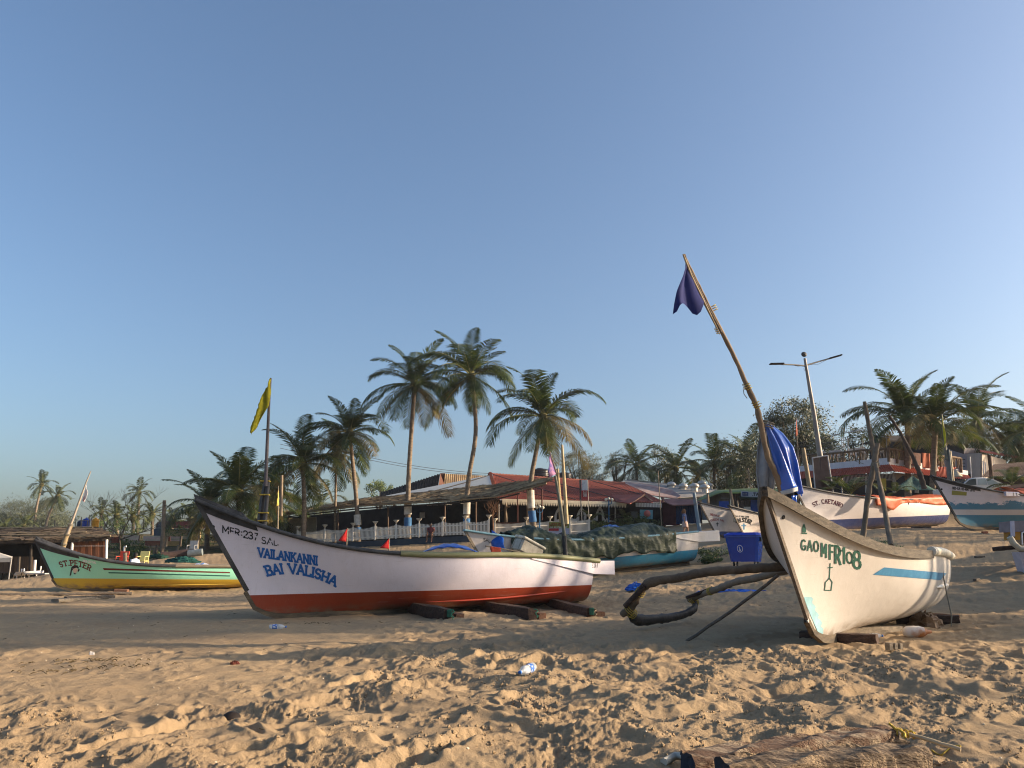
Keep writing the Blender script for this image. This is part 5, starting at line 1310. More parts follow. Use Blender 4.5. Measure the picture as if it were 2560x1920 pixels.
# ---------------------------------------------------------------- broadleaf and casuarina trees
TLEAF = mat('broad leaf', (.035, .050, .018), .5, .3, 1.5, col2=(.075, .085, .03), transl=.2); TLEAFF = mat('far grey green leaf', (.050, .065, .038), .7, .2, 1.5, col2=(.09, .10, .06), transl=.2)  # distant trees get a slightly paler, greyer natural green
CASL = mat('feathery grey green leaf', (.045, .055, .030), .6, .3, 1.5, col2=(.085, .095, .05), transl=.15); BARK = mat('tree bark', (.10, .08, .06), .9, .3, 4, bump=.6, bscale=12)
SHRUB = mat('shrub leaf', (.045, .085, .02), .5, .3, 3, col2=(.10, .13, .04), transl=.25)
def tree(label, c, rx, ry, rz, base, n=3200, leaf=.16, mt=TLEAF, clumps=46, seed=0, style='broad', group=None, name='tree', trunk=.22, cat='tree', sp=.22):
    rnd = random.Random(seed); c, base = Vector(c), Vector(base); o = thing(name, label, cat, base, group=group)
    rs_ = np.random.RandomState(seed); cl = []
    while len(cl) < clumps:
        v = Vector((rnd.uniform(-1, 1), rnd.uniform(-1, 1), rnd.uniform(-.75, 1)))
        if .25 < v.length < 1.0 and rnd.random() < v.length ** 1.3: cl.append(Vector((c.x + v.x * rx * rnd.uniform(.85, 1.1), c.y + v.y * ry, c.z + v.z * rz * rnd.uniform(.85, 1.08))))
    t = MB(); fork = base.lerp(c, .45) + Vector((rnd.uniform(-.2, .2), 0, 0))
    t.tube([base, base.lerp(fork, .5) + Vector((rnd.uniform(-.15, .15) * rx * .3, 0, 0)), fork], [trunk * 1.2, trunk, trunk * .8], 7)
    for k in cl[::2]:
        mid = fork.lerp(k, .5) + Vector((rnd.uniform(-.3, .3), rnd.uniform(-.3, .3), rnd.uniform(0, .5))) * rx * .12
        t.tube([fork, mid, k], [trunk * .45, trunk * .25, .02], 4, cap=False)
    t.build('trunk', BARK, o)
    per = n // clumps; vs = []; fs = []
    for k in cl:
        s_ = sp * (rx + rz) / 2 * rnd.uniform(.6, 1.25)
        for _ in range(per):
            if style == 'cas': off = Vector((rnd.gauss(0, 1) * s_ * 1.3, rnd.gauss(0, 1) * s_, rnd.gauss(0, .45) * s_)); off.z += off.x * .35
            else: off = Vector((rnd.gauss(0, 1), rnd.gauss(0, 1), rnd.gauss(0, .7))) * s_
            p = k + off; a = rnd.uniform(0, 6.283); b_ = rnd.uniform(-1.2, 1.2)
            u = Vector((math.cos(a) * math.cos(b_), math.sin(a) * math.cos(b_), math.sin(b_))); w = u.orthogonal().normalized(); L_ = leaf * rnd.uniform(.6, 1.4); W_ = L_ * (.5 if style == 'broad' else .16)
            if style == 'cas': u = (u + Vector((.6, 0, .5))).normalized(); L_ *= 1.8; w = u.orthogonal().normalized()
            i = len(vs); vs += [p - u * L_ / 2, p + w * W_ / 2, p + u * L_ / 2, p - w * W_ / 2]; fs.append((i, i + 1, i + 2, i + 3))
    m = MB(); m.add(vs, fs); m.build('crown', mt, o, kind='stuff'); return o
tree('rounded leafy tree behind the street lamp', P(1990, 1085, 66), 2.9, 2.6, 2.9, gp(1985, 66), 15000, .21, clumps=84, seed=1, trunk=.3, sp=.16)
tree('lower limb of foliage under the rounded tree, beside the terrace', P(2050, 1170, 64), 2.6, 2.0, 1.2, gp(2050, 64), 3000, .18, clumps=30, seed=2)
tree('feathery casuarina right of the leaning palm', P(1445, 1165, 82), 2.3, 2, 1.5, gp(1452, 82), 3600, .22, CASL, 34, 3, 'cas', sp=.2)
tree('small dark casuarina right behind the tiled roof ridge', P(1480, 1192, 80), 1.7, 1.5, .9, gp(1480, 80), 2200, .2, CASL, 22, 4, 'cas')
tree('thin leafed tree behind the middle of the tiled roof', P(1548, 1165, 86), 1.6, 1.6, 2.0, gp(1545, 86), 2600, .2, CASL, 30, 5, 'cas', sp=.2)
tree('upright thin tree between two palms behind the roofs', P(1655, 1165, 90), 1.3, 1.3, 2.4, gp(1655, 90), 2200, .22, CASL, 26, 6)
tree('dark tree right of the roof ventilators', P(1835, 1180, 82), 2.6, 2.2, 3.0, gp(1835, 82), 6000, .24, clumps=50, seed=7)
tree('dark tree hidden behind the tarpaulin bundle', P(1905, 1170, 76), 2.8, 2.0, 3.2, gp(1905, 76), 6000, .24, clumps=50, seed=8)
tree('dark tree behind the terrace with the bamboo railing', P(2145, 1135, 62), 3.0, 2.2, 2.0, gp(2150, 62), 5600, .2, clumps=50, seed=9)
tree('dark tree behind the tallest right-hand palms', P(2350, 1120, 66), 3.0, 2.2, 2.6, gp(2350, 66), 5600, .22, clumps=50, seed=10)
tree('dense dark tree over the red roofed house', P(2500, 1150, 66), 3.6, 2.4, 2.2, gp(2500, 66), 6800, .22, clumps=60, seed=11)
tree('small green tree peeking over the left end of the thatch', P(950, 1222, 90), 1.5, 1.5, 1.1, gp(950, 90), 1500, .2, SHRUB, 16, 12)
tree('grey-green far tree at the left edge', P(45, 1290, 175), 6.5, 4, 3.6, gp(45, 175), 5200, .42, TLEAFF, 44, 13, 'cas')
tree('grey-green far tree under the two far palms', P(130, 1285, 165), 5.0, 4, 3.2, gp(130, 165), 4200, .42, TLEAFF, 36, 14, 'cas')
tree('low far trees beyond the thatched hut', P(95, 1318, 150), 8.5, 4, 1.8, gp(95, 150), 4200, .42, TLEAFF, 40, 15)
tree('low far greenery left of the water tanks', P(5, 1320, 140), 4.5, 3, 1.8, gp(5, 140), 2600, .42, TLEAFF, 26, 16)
for i, (px, py, d, rx, rz, lb) in enumerate(((520, 1330, 66, 3.2, 1.0, 'bush under the low palms behind the long boat bow'), (690, 1325, 64, 2.6, 1.2, 'bush left of the thatched restaurant'), (640, 1350, 60, 2.4, .9, 'low bush behind the yellow flag mast'), (320, 1372, 62, 2.0, .6, 'scrubby bush behind the bathers'), (345, 1395, 56, 1.6, .5, 'green scrub right of the sitting man'), (270, 1330, 75, 3.0, 1.1, 'green scrub behind the brick wall'), (455, 1352, 66, 1.4, .4, 'small bush before the plank fence'))):
    tree(lb, P(px, py, d), rx, 1.5, rz, gp(px, d), 1500, .16, SHRUB, 18, 60 + i, name='bush', trunk=.04, cat='bush', group='bushes on the left')
for i, (px, py, d, rx, lb) in enumerate(((1575, 1310, 60, 1.5, 'low flower bed shrubs before the tiled restaurant'), (1612, 1308, 60, 1.3, 'shrubs under the picture board'), (1500, 1318, 59.5, .8, 'shrub at the corner of the white picket fence'), (2190, 1352, 27, .9, 'ground creeper at the foot of the crossed poles'), (2140, 1346, 28, 1.0, 'ground creeper left of the crossed poles'), (2235, 1360, 25, .5, 'ground creeper right of the crossed poles'), (1800, 1378, 33.5, 1.0, 'green creeper behind the blue bin'), (1775, 1408, 31.5, .35, 'small creeper left of the blue bin'))):
    k = P(px, py, d); b = gp(px, d)
    tree(lb, b + Vector((0, 0, .18 if d < 40 else .5)), rx, .7, .16 if d < 40 else .45, b, 1100, .09 if d < 40 else .14, SHRUB, 20, 80 + i, name='shrub', trunk=.02, cat='shrub', group='low shrubs and creepers')
# bare tree on the left
bt_ = thing('bare_tree', 'leafless branching tree behind the bathers on the left', 'tree', gp(305, 58)); rnd = random.Random(5); m = MB()
def limb(p, d, L, r, k):
    q = p + d * L; m.tube([p, p.lerp(q, .5) + Vector((rnd.uniform(-.1, .1), 0, rnd.uniform(-.1, .1))) * L, q], [r * .6, r * .5, r * .36], 5, cap=False)
    if k > 0:
        for _ in range(3 if k > 1 else 2): limb(q, (d + Vector((rnd.uniform(-.9, .9), rnd.uniform(-.4, .4), rnd.uniform(-.2, .7)))).normalized(), L * rnd.uniform(.6, .85), r * .55, k - 1)
b = gp(305, 58); limb(b, Vector((-.15, 0, 1)), 1.3, .13, 1); limb(b + Vector((-.1, 0, 1.1)), Vector((1, 0, .35)).normalized(), 1.7, .09, 4); limb(b + Vector((-.1, 0, 1.2)), Vector((-.8, 0, .6)).normalized(), 1.4, .09, 4); limb(b + Vector((0, 0, 1.3)), Vector((.3, 0, 1)).normalized(), 1.2, .09, 4)
m.build('branches', BARK, bt_)
# dry shrub by the fence
bt2 = thing('dry_shrub', 'leafless brown shrub before the left picket fence corner', 'shrub', gp(1232, 50)); m = MB(); b = gp(1232, 50)
m.tube([b, b + Vector((.02, 0, 1.2)), b + Vector((-.05, 0, 2.0))], [.09, .07, .05], 6)
for _ in range(9): limb(b + Vector((0, 0, 1.7 + rnd.random() * .5)), Vector((rnd.uniform(-1, 1), rnd.uniform(-.5, .5), rnd.uniform(.2, 1))).normalized(), .45, .03, 2)
m.build('branches', mat('dry twigs', (.16, .08, .04), .8), bt2)
# young palms and agaves in pots on the right
def sprout(label, px, py, d, n, s_, az0, group='young palms on the right'):
    b = P(px, py, d); o = thing('young_palm', label, 'plant', b, group=group)
    for i in range(n):
        ci = [1, 2, 2, 3, 1, 2, 3, 4][i % 8]; az = az0 + i * 2.4
        part('frond', FR['near', ci, i % 3], o, (0, 0, 0), (0, 0, az), scale=(s_, s_, s_))
    return o
sprout('young palm in front of the brown board panels', 2125, 1238, 38, 9, .42, .2)
sprout('young palm at the right behind the peeling blue boat', 2530, 1212, 42, 9, .42, 1.0)
sprout('low young palm left of the yellow curtain', 2080, 1222, 38, 7, .30, 2.0)
sprout('young palm at the corner of the picket fence', 1480, 1300, 59, 8, .36, .4)
sprout('young palm by the tiled restaurant entrance', 1562, 1298, 61, 8, .36, .9)
sprout('small dark plant on the crest by the peeling blue boat', 2240, 1232, 41, 6, .25, .9)
# off to the right, beyond the frame: the trees whose broken shade crosses the beach
tree('wide leafy tree on the beach head to the right of the view', (50, 15.9, 16.8), 2.6, 3.3, 2.4, (50, 15.6, gz(50, 15.6)), 9000, .36, clumps=64, seed=90, trunk=.3, sp=.2)
for i, (x, y, h) in enumerate(((47, 21.5, 16.5), (49, 25.0, 14.0))):
    palm(('tall palm right of the view, the nearer one', 'tall palm right of the view, the farther one')[i], (x, y, gz(x, y) + h), (x - .5, y + .3, gz(x, y)), 24, 1.0, 'near', seed=70 + i, r=.2, group='palms to the right of the view')
tree('low spreading tree beyond the right edge of the view', (38, 21, 9.5), 3.2, 3.0, 1.8, (38, 21, gz(38, 21)), 4200, .30, clumps=44, seed=91, trunk=.25)
tree('rounded tree beyond the right edge, behind the boats', (44, 30, 12.5), 3.4, 3.4, 2.4, (44, 30, gz(44, 30)), 4200, .30, clumps=44, seed=92, trunk=.25)
# ---------------------------------------------------------------- thatched and tiled beach restaurants
THM = mat('coconut thatch', (.21, .15, .09), .95, .3, 2.5, col2=(.09, .065, .045), thr=(.4, .62), bump=.5, bscale=14)
THL = mat('bleached thatch strip', (.42, .31, .18), .9, .3, 1.2, col2=(.15, .105, .065), thr=(.42, .62))
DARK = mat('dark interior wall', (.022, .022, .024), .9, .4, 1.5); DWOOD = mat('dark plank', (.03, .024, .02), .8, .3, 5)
def face(mb, pts, mi=None): mb.add([Vector(p) for p in pts], [tuple(range(len(pts)))], mi)
def thatch(par, lo, hi, nrows, ncols, seed, thick=.12, sl=(.5, 1.3), sw=(.04, .10)):
    """sloping thatch between a lower and an upper edge (lists of points); base slab plus loose palm strips"""
    n_ = len(lo) - 1; m = MB(); off = Vector((0, 0, -thick))
    rows = [[lo[i].lerp(hi[i], j / 4) for j in range(5)] for i in range(n_ + 1)]
    m.grid(rows, smooth=False); m.grid([[p + off for p in reversed(r)] for r in rows], smooth=False)
    m.grid([[p + off, p] for p in [r[0] for r in rows]], smooth=False); m.grid([[p, p + off] for p in rows[0]], smooth=False); m.grid([[p + off, p] for p in rows[-1]], smooth=False)
    m.build('thatch', THM, par)
    rnd = random.Random(seed); vs = []; fs = []
    up = Vector((0, 0, 1))
    for _ in range(nrows * ncols):
        u = rnd.random() * n_; k = min(n_ - 1, int(u)); f = u - k; v = rnd.random()
        a = lo[k].lerp(lo[k + 1], f); b = hi[k].lerp(hi[k + 1], f); p = a.lerp(b, v) + up * rnd.uniform(.0, .10)
        along = (lo[k + 1] - lo[k]).normalized(); d = (along + (b - a).normalized() * rnd.gauss(0, .35) + up * rnd.gauss(0, .05)).normalized()
        L_ = rnd.uniform(*sl); w = (b - a).normalized() * rnd.uniform(*sw) + up * rnd.uniform(-.03, .04)
        i = len(vs); vs += [p - d * L_ / 2 - w, p + d * L_ / 2 - w * .4, p + d * L_ / 2 + w * .4 + up * .03, p - d * L_ / 2 + w]; fs.append((i, i + 1, i + 2, i + 3))
    m = MB(); m.add(vs, fs); m.build('loose_strips', THL, par, kind='stuff')
    # ragged fringe hanging at the eave
    vs = []; fs = []
    for _ in range(ncols * 5):
        u = rnd.random() * n_; k = min(n_ - 1, int(u)); p = lo[k].lerp(lo[k + 1], u - k) + Vector((0, -.02 + rnd.uniform(-.05, .05), -.03)); L_ = rnd.uniform(.08, .30); w = rnd.uniform(.03, .08); dx = rnd.uniform(-.1, .1)
        i = len(vs); vs += [p, p + Vector((w, 0, 0)), p + Vector((w * .5 + dx, 0, -L_))]; fs.append((i, i + 1, i + 2))
    m = MB(); m.add(vs, fs); m.build('eave_fringe', THM, par, kind='stuff')
tr = thing('restaurant', 'long open beach restaurant with a sloping palm thatch roof', 'building', (P(1000, 1345, 58).x, 58, 2.6))
lo = [P(664, 1292, 66), P(760, 1279, 62), P(900, 1263, 58), P(1030, 1255, 56), P(1130, 1249, 54.5), P(1235, 1240, 53), P(1300, 1224, 51.5), P(1366, 1206, 50.5)]
hi = [P(742, 1276, 68), P(800, 1268, 66), P(900, 1249, 63), P(1030, 1236, 61), P(1130, 1225, 59.5), P(1235, 1213, 58), P(1310, 1206, 56), P(1368, 1199, 52)]
thatch(tr, lo, hi, 46, 60, 3)
MB().tube([p + Vector((0, -.12, -.08)) for p in lo], .05, 6).build('eave_pole', BAMBD, tr)
MB().tube([p + Vector((0, .0, -.25)) for p in lo[:-1]], .05, 6).build('beam', DWOOD, tr)
# grey sheet roof above
GS = mat('pale grey sheet roof', (.42, .45, .45), .6, .15, .8, col2=(.34, .37, .38), bump=.2, bscale=3)
m = MB(); A_, B_, C_, D_ = P(880, 1258, 63), P(1225, 1186, 70), P(1238, 1222, 60), P(900, 1254, 61)
m.slab([P(880, 1257, 62.5), P(900, 1252, 61.5), P(1238, 1228, 58.6), P(1232, 1186, 70)], (0, 0, -.05)); m.build('sheet_roof', GS, tr)
MB().tube([P(1066, 1234, 60.8) + Vector((0, 0, .04)), P(1160, 1209, 64) + Vector((0, 0, .05)), P(1222, 1190, 68.5) + Vector((0, 0, .06))], .045, 5).build('roof_seam', DWOOD, tr)
# dark corrugated upper roof
def corrugated(name, mt, par, a, b, c, d, n, amp, label=None):
    """a-b top edge, d-c bottom edge; ridges run top to bottom"""
    rows = []; nn = ((b - a).cross(d - a)).normalized()
    for i in range(n + 1):
        q = i / n; t = a.lerp(b, q); w = d.lerp(c, q); o_ = nn * amp * (1 if i % 2 else -1); rows.append([t + o_, w + o_])
    return MB().grid(rows, smooth=False).build(name, mt, par, label=label, solid=.01)
corrugated('upper_roof', mat('black corrugated roof', (.022, .019, .017), .95, .4, 1, col2=(.05, .042, .036), spec=.05), tr, P(952, 1231, 78), P(1101, 1184, 76), P(1096, 1214, 72), P(950, 1243, 74), 44, .05, 'dark sloping corrugated roof')
corrugated('gable_sheet', mat('rusty sheet in sunlit cream', (.40, .30, .18), .7, .3, 1, col2=(.20, .14, .09)), tr, P(1112, 1184, 76), P(1222, 1190, 80), P(1222, 1212, 80), P(1110, 1212, 76), 44, .05, 'corrugated gable sheet with sunlight in its colour')  # bright right face of the dark hip: sunlight put into its cream
face(m := MB(), [P(1101, 1183, 76), P(1113, 1183, 76.1), P(1113, 1214, 76.1), P(1096, 1216, 74)]); m.build('rusty_panel', mat('rust brown', (.10, .04, .025), .8), tr)
# interior: rear wall, side, floor, posts
m = MB()
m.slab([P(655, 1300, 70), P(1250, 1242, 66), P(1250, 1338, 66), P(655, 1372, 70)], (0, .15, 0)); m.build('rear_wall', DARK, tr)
m = MB(); m.slab([P(700, 1300, 65), P(790, 1292, 63.5), P(790, 1350, 63.5), P(700, 1362, 65)], (0, .1, 0)); m.build('side_wall', mat('cream plaster', (.38, .34, .25), .85, .2), tr)
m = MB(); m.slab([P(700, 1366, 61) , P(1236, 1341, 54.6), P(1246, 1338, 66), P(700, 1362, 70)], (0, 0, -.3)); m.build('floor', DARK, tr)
for (px, t0, t1, d) in ((765, 1282, 1352, 61), (845, 1275, 1348, 59.5), (970, 1265, 1342, 58), (1112, 1257, 1335, 56), (1190, 1254, 1333, 55.5)):
    MB().tube([P(px, t1, d), P(px, t0, d)], .07, 6).build('post', mat('brown post', (.11, .07, .05), .8), tr)
for i, px in enumerate((953, 986, 1075, 1115, 1165)):
    c = P(px, 1265 - i * 1.5, 57.5); f = MB(); f.tube([c + Vector((0, 0, .35)), c], .02, 5); f.lathe(c, [(0, -.08), (.12, -.05), (.12, .03), (0, .06)], 8)
    for k in range(3):
        a = k * 2.09 + i; f.box(c + Vector((math.cos(a) * .35, math.sin(a) * .35, -.02)), (.5, .11, .012), rot=(0, 0, a))
    f.build('ceiling_fan', mat('fan white', (.35, .34, .32), .6), tr)
m = MB(); m.box(P(1056, 1288, 62), (.42, .05, .44)); m.build('menu_board', mat('grey white board', (.40, .42, .44), .6), tr)
# tables inside hinted
for k, px in enumerate((860, 930, 1010, 1090, 1150)):
    c = P(px, 1330 - k * 1.5, 61); MB().box(c, (1.2, .8, .05)).build('table', DWOOD, tr)
# plinth wall under the fence
BW = mat('dark blue plinth', (.035, .05, .07), .85, .3, 2, col2=(.06, .07, .08))
fp = [(742, 1360, 59.5), (880, 1353, 57.4), (1000, 1346, 55.8), (1110, 1340, 54.6), (1222, 1336, 53.4)]
pw = MB(); top = [P(x, y + 2, d - .05) for x, y, d in fp]; bot = [Vector((p.x, p.y, gz(p.x, p.y) - .3)) for p in top]
pw.grid([[b, t] for t, b in zip(top, bot)], smooth=False); pw.grid([[t, t + Vector((0, .3, 0))] for t in top], smooth=False); pw.grid([[t + Vector((0, .3, 0)), b + Vector((0, .3, 0))] for t, b in zip(top, bot)], smooth=False)
pw.build('plinth_wall', BW, label='dark blue low wall under the shaded picket fence', cat='wall')
WF = mat('white plastic picket', (.66, .63, .56), .5, .08, 3)
def picket(name, label, pts, n, h0, group=None, post_every=None, posts=(), sag=.14, pw_=.055):
    """scalloped white fence through ground points; pickets stand between posts"""
    pts = [Vector(p) for p in pts]; L = [0]
    for a, b in zip(pts[:-1], pts[1:]): L.append(L[-1] + (b - a).length)
    def at(s_):
        k = max(j for j in range(len(pts) - 1) if L[j] <= s_ + 1e-9); q = (s_ - L[k]) / (L[k + 1] - L[k]); return pts[k].lerp(pts[k + 1], min(1, q))
    o = thing(name, label, 'fence', pts[0]); m = MB(); np_ = len(posts) - 1
    for i in range(n + 1):
        q = i / n; s_ = q * L[-1]; c = at(s_)
        k = max(j for j in range(np_) if posts[j] <= q + 1e-9) if np_ > 0 else 0; f = (q - posts[k]) / (posts[k + 1] - posts[k])
        h = h0 - sag * math.sin(min(1, f) * math.pi)
        m.box(c + Vector((0, 0, h / 2 + .04)), (pw_, .02, h)); m.add([c + Vector((-pw_ / 2, -.01, h + .04)), c + Vector((pw_ / 2, -.01, h + .04)), c + Vector((0, -.01, h + .08)), c + Vector((-pw_ / 2, .01, h + .04)), c + Vector((pw_ / 2, .01, h + .04)), c + Vector((0, .01, h + .08))], [(0, 1, 2), (5, 4, 3)])
    m.build('picket', WF, o, kind='stuff')
    for hz in (.18, h0 * .72, ):
        m = MB(); m.grid([[at(L[-1] * i / 20) + Vector((0, dy, hz + dz)) for dy, dz in ((-.012, 0), (-.03, 0), (-.03, .07), (-.012, .07))] for i in range(21)], smooth=False); m.build('rail', WF, o)
    for j, q in enumerate(posts):
        c = at(L[-1] * q); pst = MB().box(c + Vector((0, -.02, h0 * .55)), (.10, .10, h0 * 1.1)).build('post', WF, o)
        if j % 1 == 0 and h0 > 0: MB().lathe(c + Vector((0, -.02, h0 * 1.1)), [(0, 0), (.05, 0), (.04, .08), (.10, .16), (.20, .26), (.21, .30), (0, .29)], 10).build('urn_lamp', mat('urn white', (.50, .46, .38), .7), pst)
    return o
picket('picket_fence', 'white scalloped picket fence in shade on the dark blue plinth', [P(x, y, d) for x, y, d in fp], 150, .92, posts=(0, .16, .32, .44, .55, .665, .78, .89, 1.0))
picket('picket_fence', 'sunlit white picket fence before the tiled restaurant', [gp(1237, 55.2) + Vector((0, 0, .12)), gp(1372, 56.0) + Vector((0, 0, .12)), gp(1474, 56.6) + Vector((0, 0, .12))], 84, .98, posts=(0, .33, .58, .79, 1.0), sag=.08)

# ---- tiled restaurant
TILE = mat('red clay tile', (.30, .085, .060), .8, .25, 1.2, col2=(.20, .060, .048), bump=.3, bscale=20)
rt = thing('restaurant', 'low restaurant with red clay tiled roof and white pointed arches', 'building', (P(1450, 1320, 62).x, 63, 3.3))
ridge = (P(1228, 1187, 72), P(1562, 1210, 76)); eave = (P(1240, 1251, 58.5), P(1668, 1259, 61))
def tiled(name, mt, par, r0, r1, e0, e1, courses, cols, step=.05, wave=.04):
    rows = []; nn = (r1 - r0).cross(e0 - r0).normalized(); nn = nn if nn.z > 0 else -nn
    for j in range(courses):
        for k in (0, 1):
            v = (j + (0.0 if k == 0 else .98)) / courses; a = r0.lerp(e0, v); b = r1.lerp(e1, v); row = []
            for i in range(cols * 2 + 1): row.append(a.lerp(b, i / (cols * 2)) + nn * (step * (1 if k else 0) + wave * (1 if i % 2 else 0)))
            rows.append(row)
    return MB().grid(rows, smooth=False).build(name, mt, par, kind='stuff')
tiled('roof_tiles', TILE, rt, ridge[0], ridge[1], eave[0], eave[1], 30, 95)
m = MB(); n_ = 44
for i in range(n_):
    a = ridge[0].lerp(ridge[1], i / n_); b = ridge[0].lerp(ridge[1], (i + .97) / n_); m.tube([a + Vector((0, 0, .02)), b + Vector((0, 0, .06))], [.13, .16], 7)
m.build('ridge_tiles', mat('pale ridge tile', (.34, .12, .08), .8, .2, 2), rt, kind='stuff')
m = MB()
for i in range(26):
    a = ridge[0].lerp(P(1238, 1224, 61.5), i / 26); b = ridge[0].lerp(P(1238, 1224, 61.5), (i + .97) / 26); m.tube([a + Vector((-.1, 0, .05)), b + Vector((-.1, 0, .09))], [.2, .24], 7)
m.build('hip_tiles', mat('pale ridge tile', (.34, .12, .08)), rt, kind='stuff')
# rear slope so that the roof is a solid thing
m = MB(); m.slab([ridge[0], ridge[1], P(1640, 1262, 92), P(1230, 1240, 86)], (0, 0, -.1)); m.build('rear_slope', TILE, rt)
# thin lines lying over the tiles
for a, b in (((1232, 1190, 70.5), (1440, 1254, 60)), ((1333, 1196, 70), (1560, 1256, 60.5)), ((1470, 1203, 72), (1600, 1240, 66)), ((1262, 1226, 62), (1400, 1252, 59.6))):
    MB().tube([P(*a) + Vector((0, -.0, .16)), (P(*a) + P(*b)) / 2 + Vector((0, 0, .14)), P(*b) + Vector((0, 0, .16))], .035, 4).build('cable', BLACKP, rt)
# fascia with teeth
m = MB(); e0, e1 = P(1256, 1249, 58.3), P(1566, 1257, 60.3); N = 76
fasc = mat('cream scalloped fascia', (.60, .54, .42), .7, .1, 3)
for i in range(N):
    a, b = e0.lerp(e1, i / N), e0.lerp(e1, (i + .86) / N); c = (a + b) / 2
    m.add([a, b, b + Vector((0, 0, -.22)), c + Vector((0, 0, -.42)), a + Vector((0, 0, -.22))], [(0, 1, 2, 3, 4)])
m.slab([e0 + Vector((0, -.02, .06)), e1 + Vector((0, -.02, .06)), e1 + Vector((0, -.02, -.16)), e0 + Vector((0, -.02, -.16))], (0, .03, 0)); m.build('fascia', fasc, rt, kind='stuff')
e0, e1 = P(1589, 1257, 60.2), P(1655, 1259, 60.6); m = MB()
for i in range(17):
    a, b = e0.lerp(e1, i / 17), e0.lerp(e1, (i + .8) / 17); m.add([a, b, b + Vector((0, 0, -.3)), a + Vector((0, 0, -.3))], [(0, 1, 2, 3)])
m.build('fascia', mat('grey white fascia', (.45, .45, .44), .7), rt, kind='stuff')
# dark inside
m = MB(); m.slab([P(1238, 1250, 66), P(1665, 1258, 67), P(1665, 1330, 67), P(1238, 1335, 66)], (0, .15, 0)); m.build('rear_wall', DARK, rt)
m = MB(); m.slab([P(1660, 1260, 62), P(1660, 1318, 62), P(1660, 1318, 68), P(1660, 1258, 68)], (.1, 0, 0)); m.build('end_wall', DWOOD, rt)
m = MB(); m.slab([P(1240, 1306, 60), P(1565, 1305, 61.3), P(1565, 1315, 61.3), P(1240, 1318, 60)], (0, .2, 0)); m.build('low_brick_wall', mat('red brown plinth', (.14, .06, .04), .85), rt)
WL = mat('white lime wall', (.60, .60, .58), .8, .1, 4)
def arch(cx, w, top, d):
    """white pointed arch frame with an ogee opening"""
    m = MB(); out = [(cx - w * .5, 1303), (cx - w * .5, top + 22), (cx - w * .30, top + 10), (cx, top), (cx + w * .30, top + 10), (cx + w * .5, top + 22), (cx + w * .5, 1303)]
    inn = [(cx - w * .24, 1301), (cx - w * .24, top + 24), (cx - w * .16, top + 15), (cx, top + 11), (cx + w * .16, top + 15), (cx + w * .24, top + 24), (cx + w * .24, 1301)]
    O_ = [P(x, y, d) for x, y in out]; I_ = [P(x, y, d) for x, y in inn]
    f = [[a, b, b + Vector((0, .12, 0)), a + Vector((0, .12, 0))] for a, b in zip(O_, I_)]
    m.grid(f, smooth=False, closed=True); return m.build('arch_frame', WL, rt)
arch(1397, 22, 1267, 60.6); arch(1454, 24, 1266, 61.0); arch(1500, 21, 1264, 61.4)
m = MB()
for d, pts in ((60.5, [(1384, 1303), (1386, 1301), (1397, 1298), (1408, 1302), (1408, 1305), (1384, 1305)]), (60.8, [(1421, 1304), (1424, 1296), (1427, 1291), (1432, 1297), (1440, 1297), (1443, 1293), (1444, 1305), (1421, 1305)]),
               (61.2, [(1464, 1305), (1464, 1296), (1470, 1301), (1478, 1301), (1488, 1294), (1490, 1305)]), (61.5, [(1510, 1305), (1510, 1294), (1514, 1300), (1517, 1294), (1523, 1300), (1537, 1302), (1537, 1306)])):
    m.slab([P(x, y, d) for x, y in pts], (0, .12, 0))
m.build('wavy_low_wall', WL, rt, kind='stuff')
for (px, t0, t1, d, r, mt_b) in ((1294, 1238, 1305, 57.5, .055, 'rust pole'), (1355, 1222, 1300, 56.5, .06, 'rust pole'), (1244, 1262, 1305, 57.5, .07, 'orange post'), (1247, 1260, 1305, 57.4, .05, 'grey post'), (1538, 1258, 1308, 60.8, .05, 'grey post')):
    MB().tube([P(px, t1, d), P(px, t0, d)], r, 6).build('post', mat(mt_b, {'rust pole': (.09, .03, .025), 'orange post': (.25, .12, .05), 'grey post': (.35, .33, .30)}[mt_b], .8), rt)
for (px, d) in ((1265, 58.8), (1320, 59.2)):     # branching tree-trunk columns
    m = MB(); m.tube([P(px, 1306, d), P(px - 1, 1280, d), P(px, 1258, d)], [.13, .11, .10], 7); m.tube([P(px, 1272, d), P(px + 5, 1267, d), P(px + 11, 1266, d)], [.08, .07, .05], 6); m.build('trunk_column', mat('bare trunk column', (.20, .15, .10), .8), rt)
# porch roof
pr_ = MB(); a, b, c_, d_ = P(1530, 1237, 62), P(1612, 1236, 60), P(1592, 1255, 57.8), P(1545, 1252, 59.5)
pr_.slab([a, b, P(1575, 1258, 57.6), P(1541, 1253, 60)], (0, 0, -.08)); pr_.build('porch_roof', TILE, rt)
m = MB(); m.slab([P(1612, 1234, 59.8), P(1634, 1252, 58.6), P(1629, 1252, 58.6), P(1611, 1240, 59.6), P(1583, 1256, 57.6), P(1579, 1257, 57.6)], (0, .12, 0)); m.build('porch_gable', mat('carved gable boards', (.30, .16, .10), .8), rt)
m = MB(); m.slab([P(1611, 1240, 59.8), P(1629, 1251, 58.9), P(1590, 1254, 58)], (0, .05, 0)); m.build('gable_panel', mat('dark red panel', (.09, .02, .018), .8), rt)
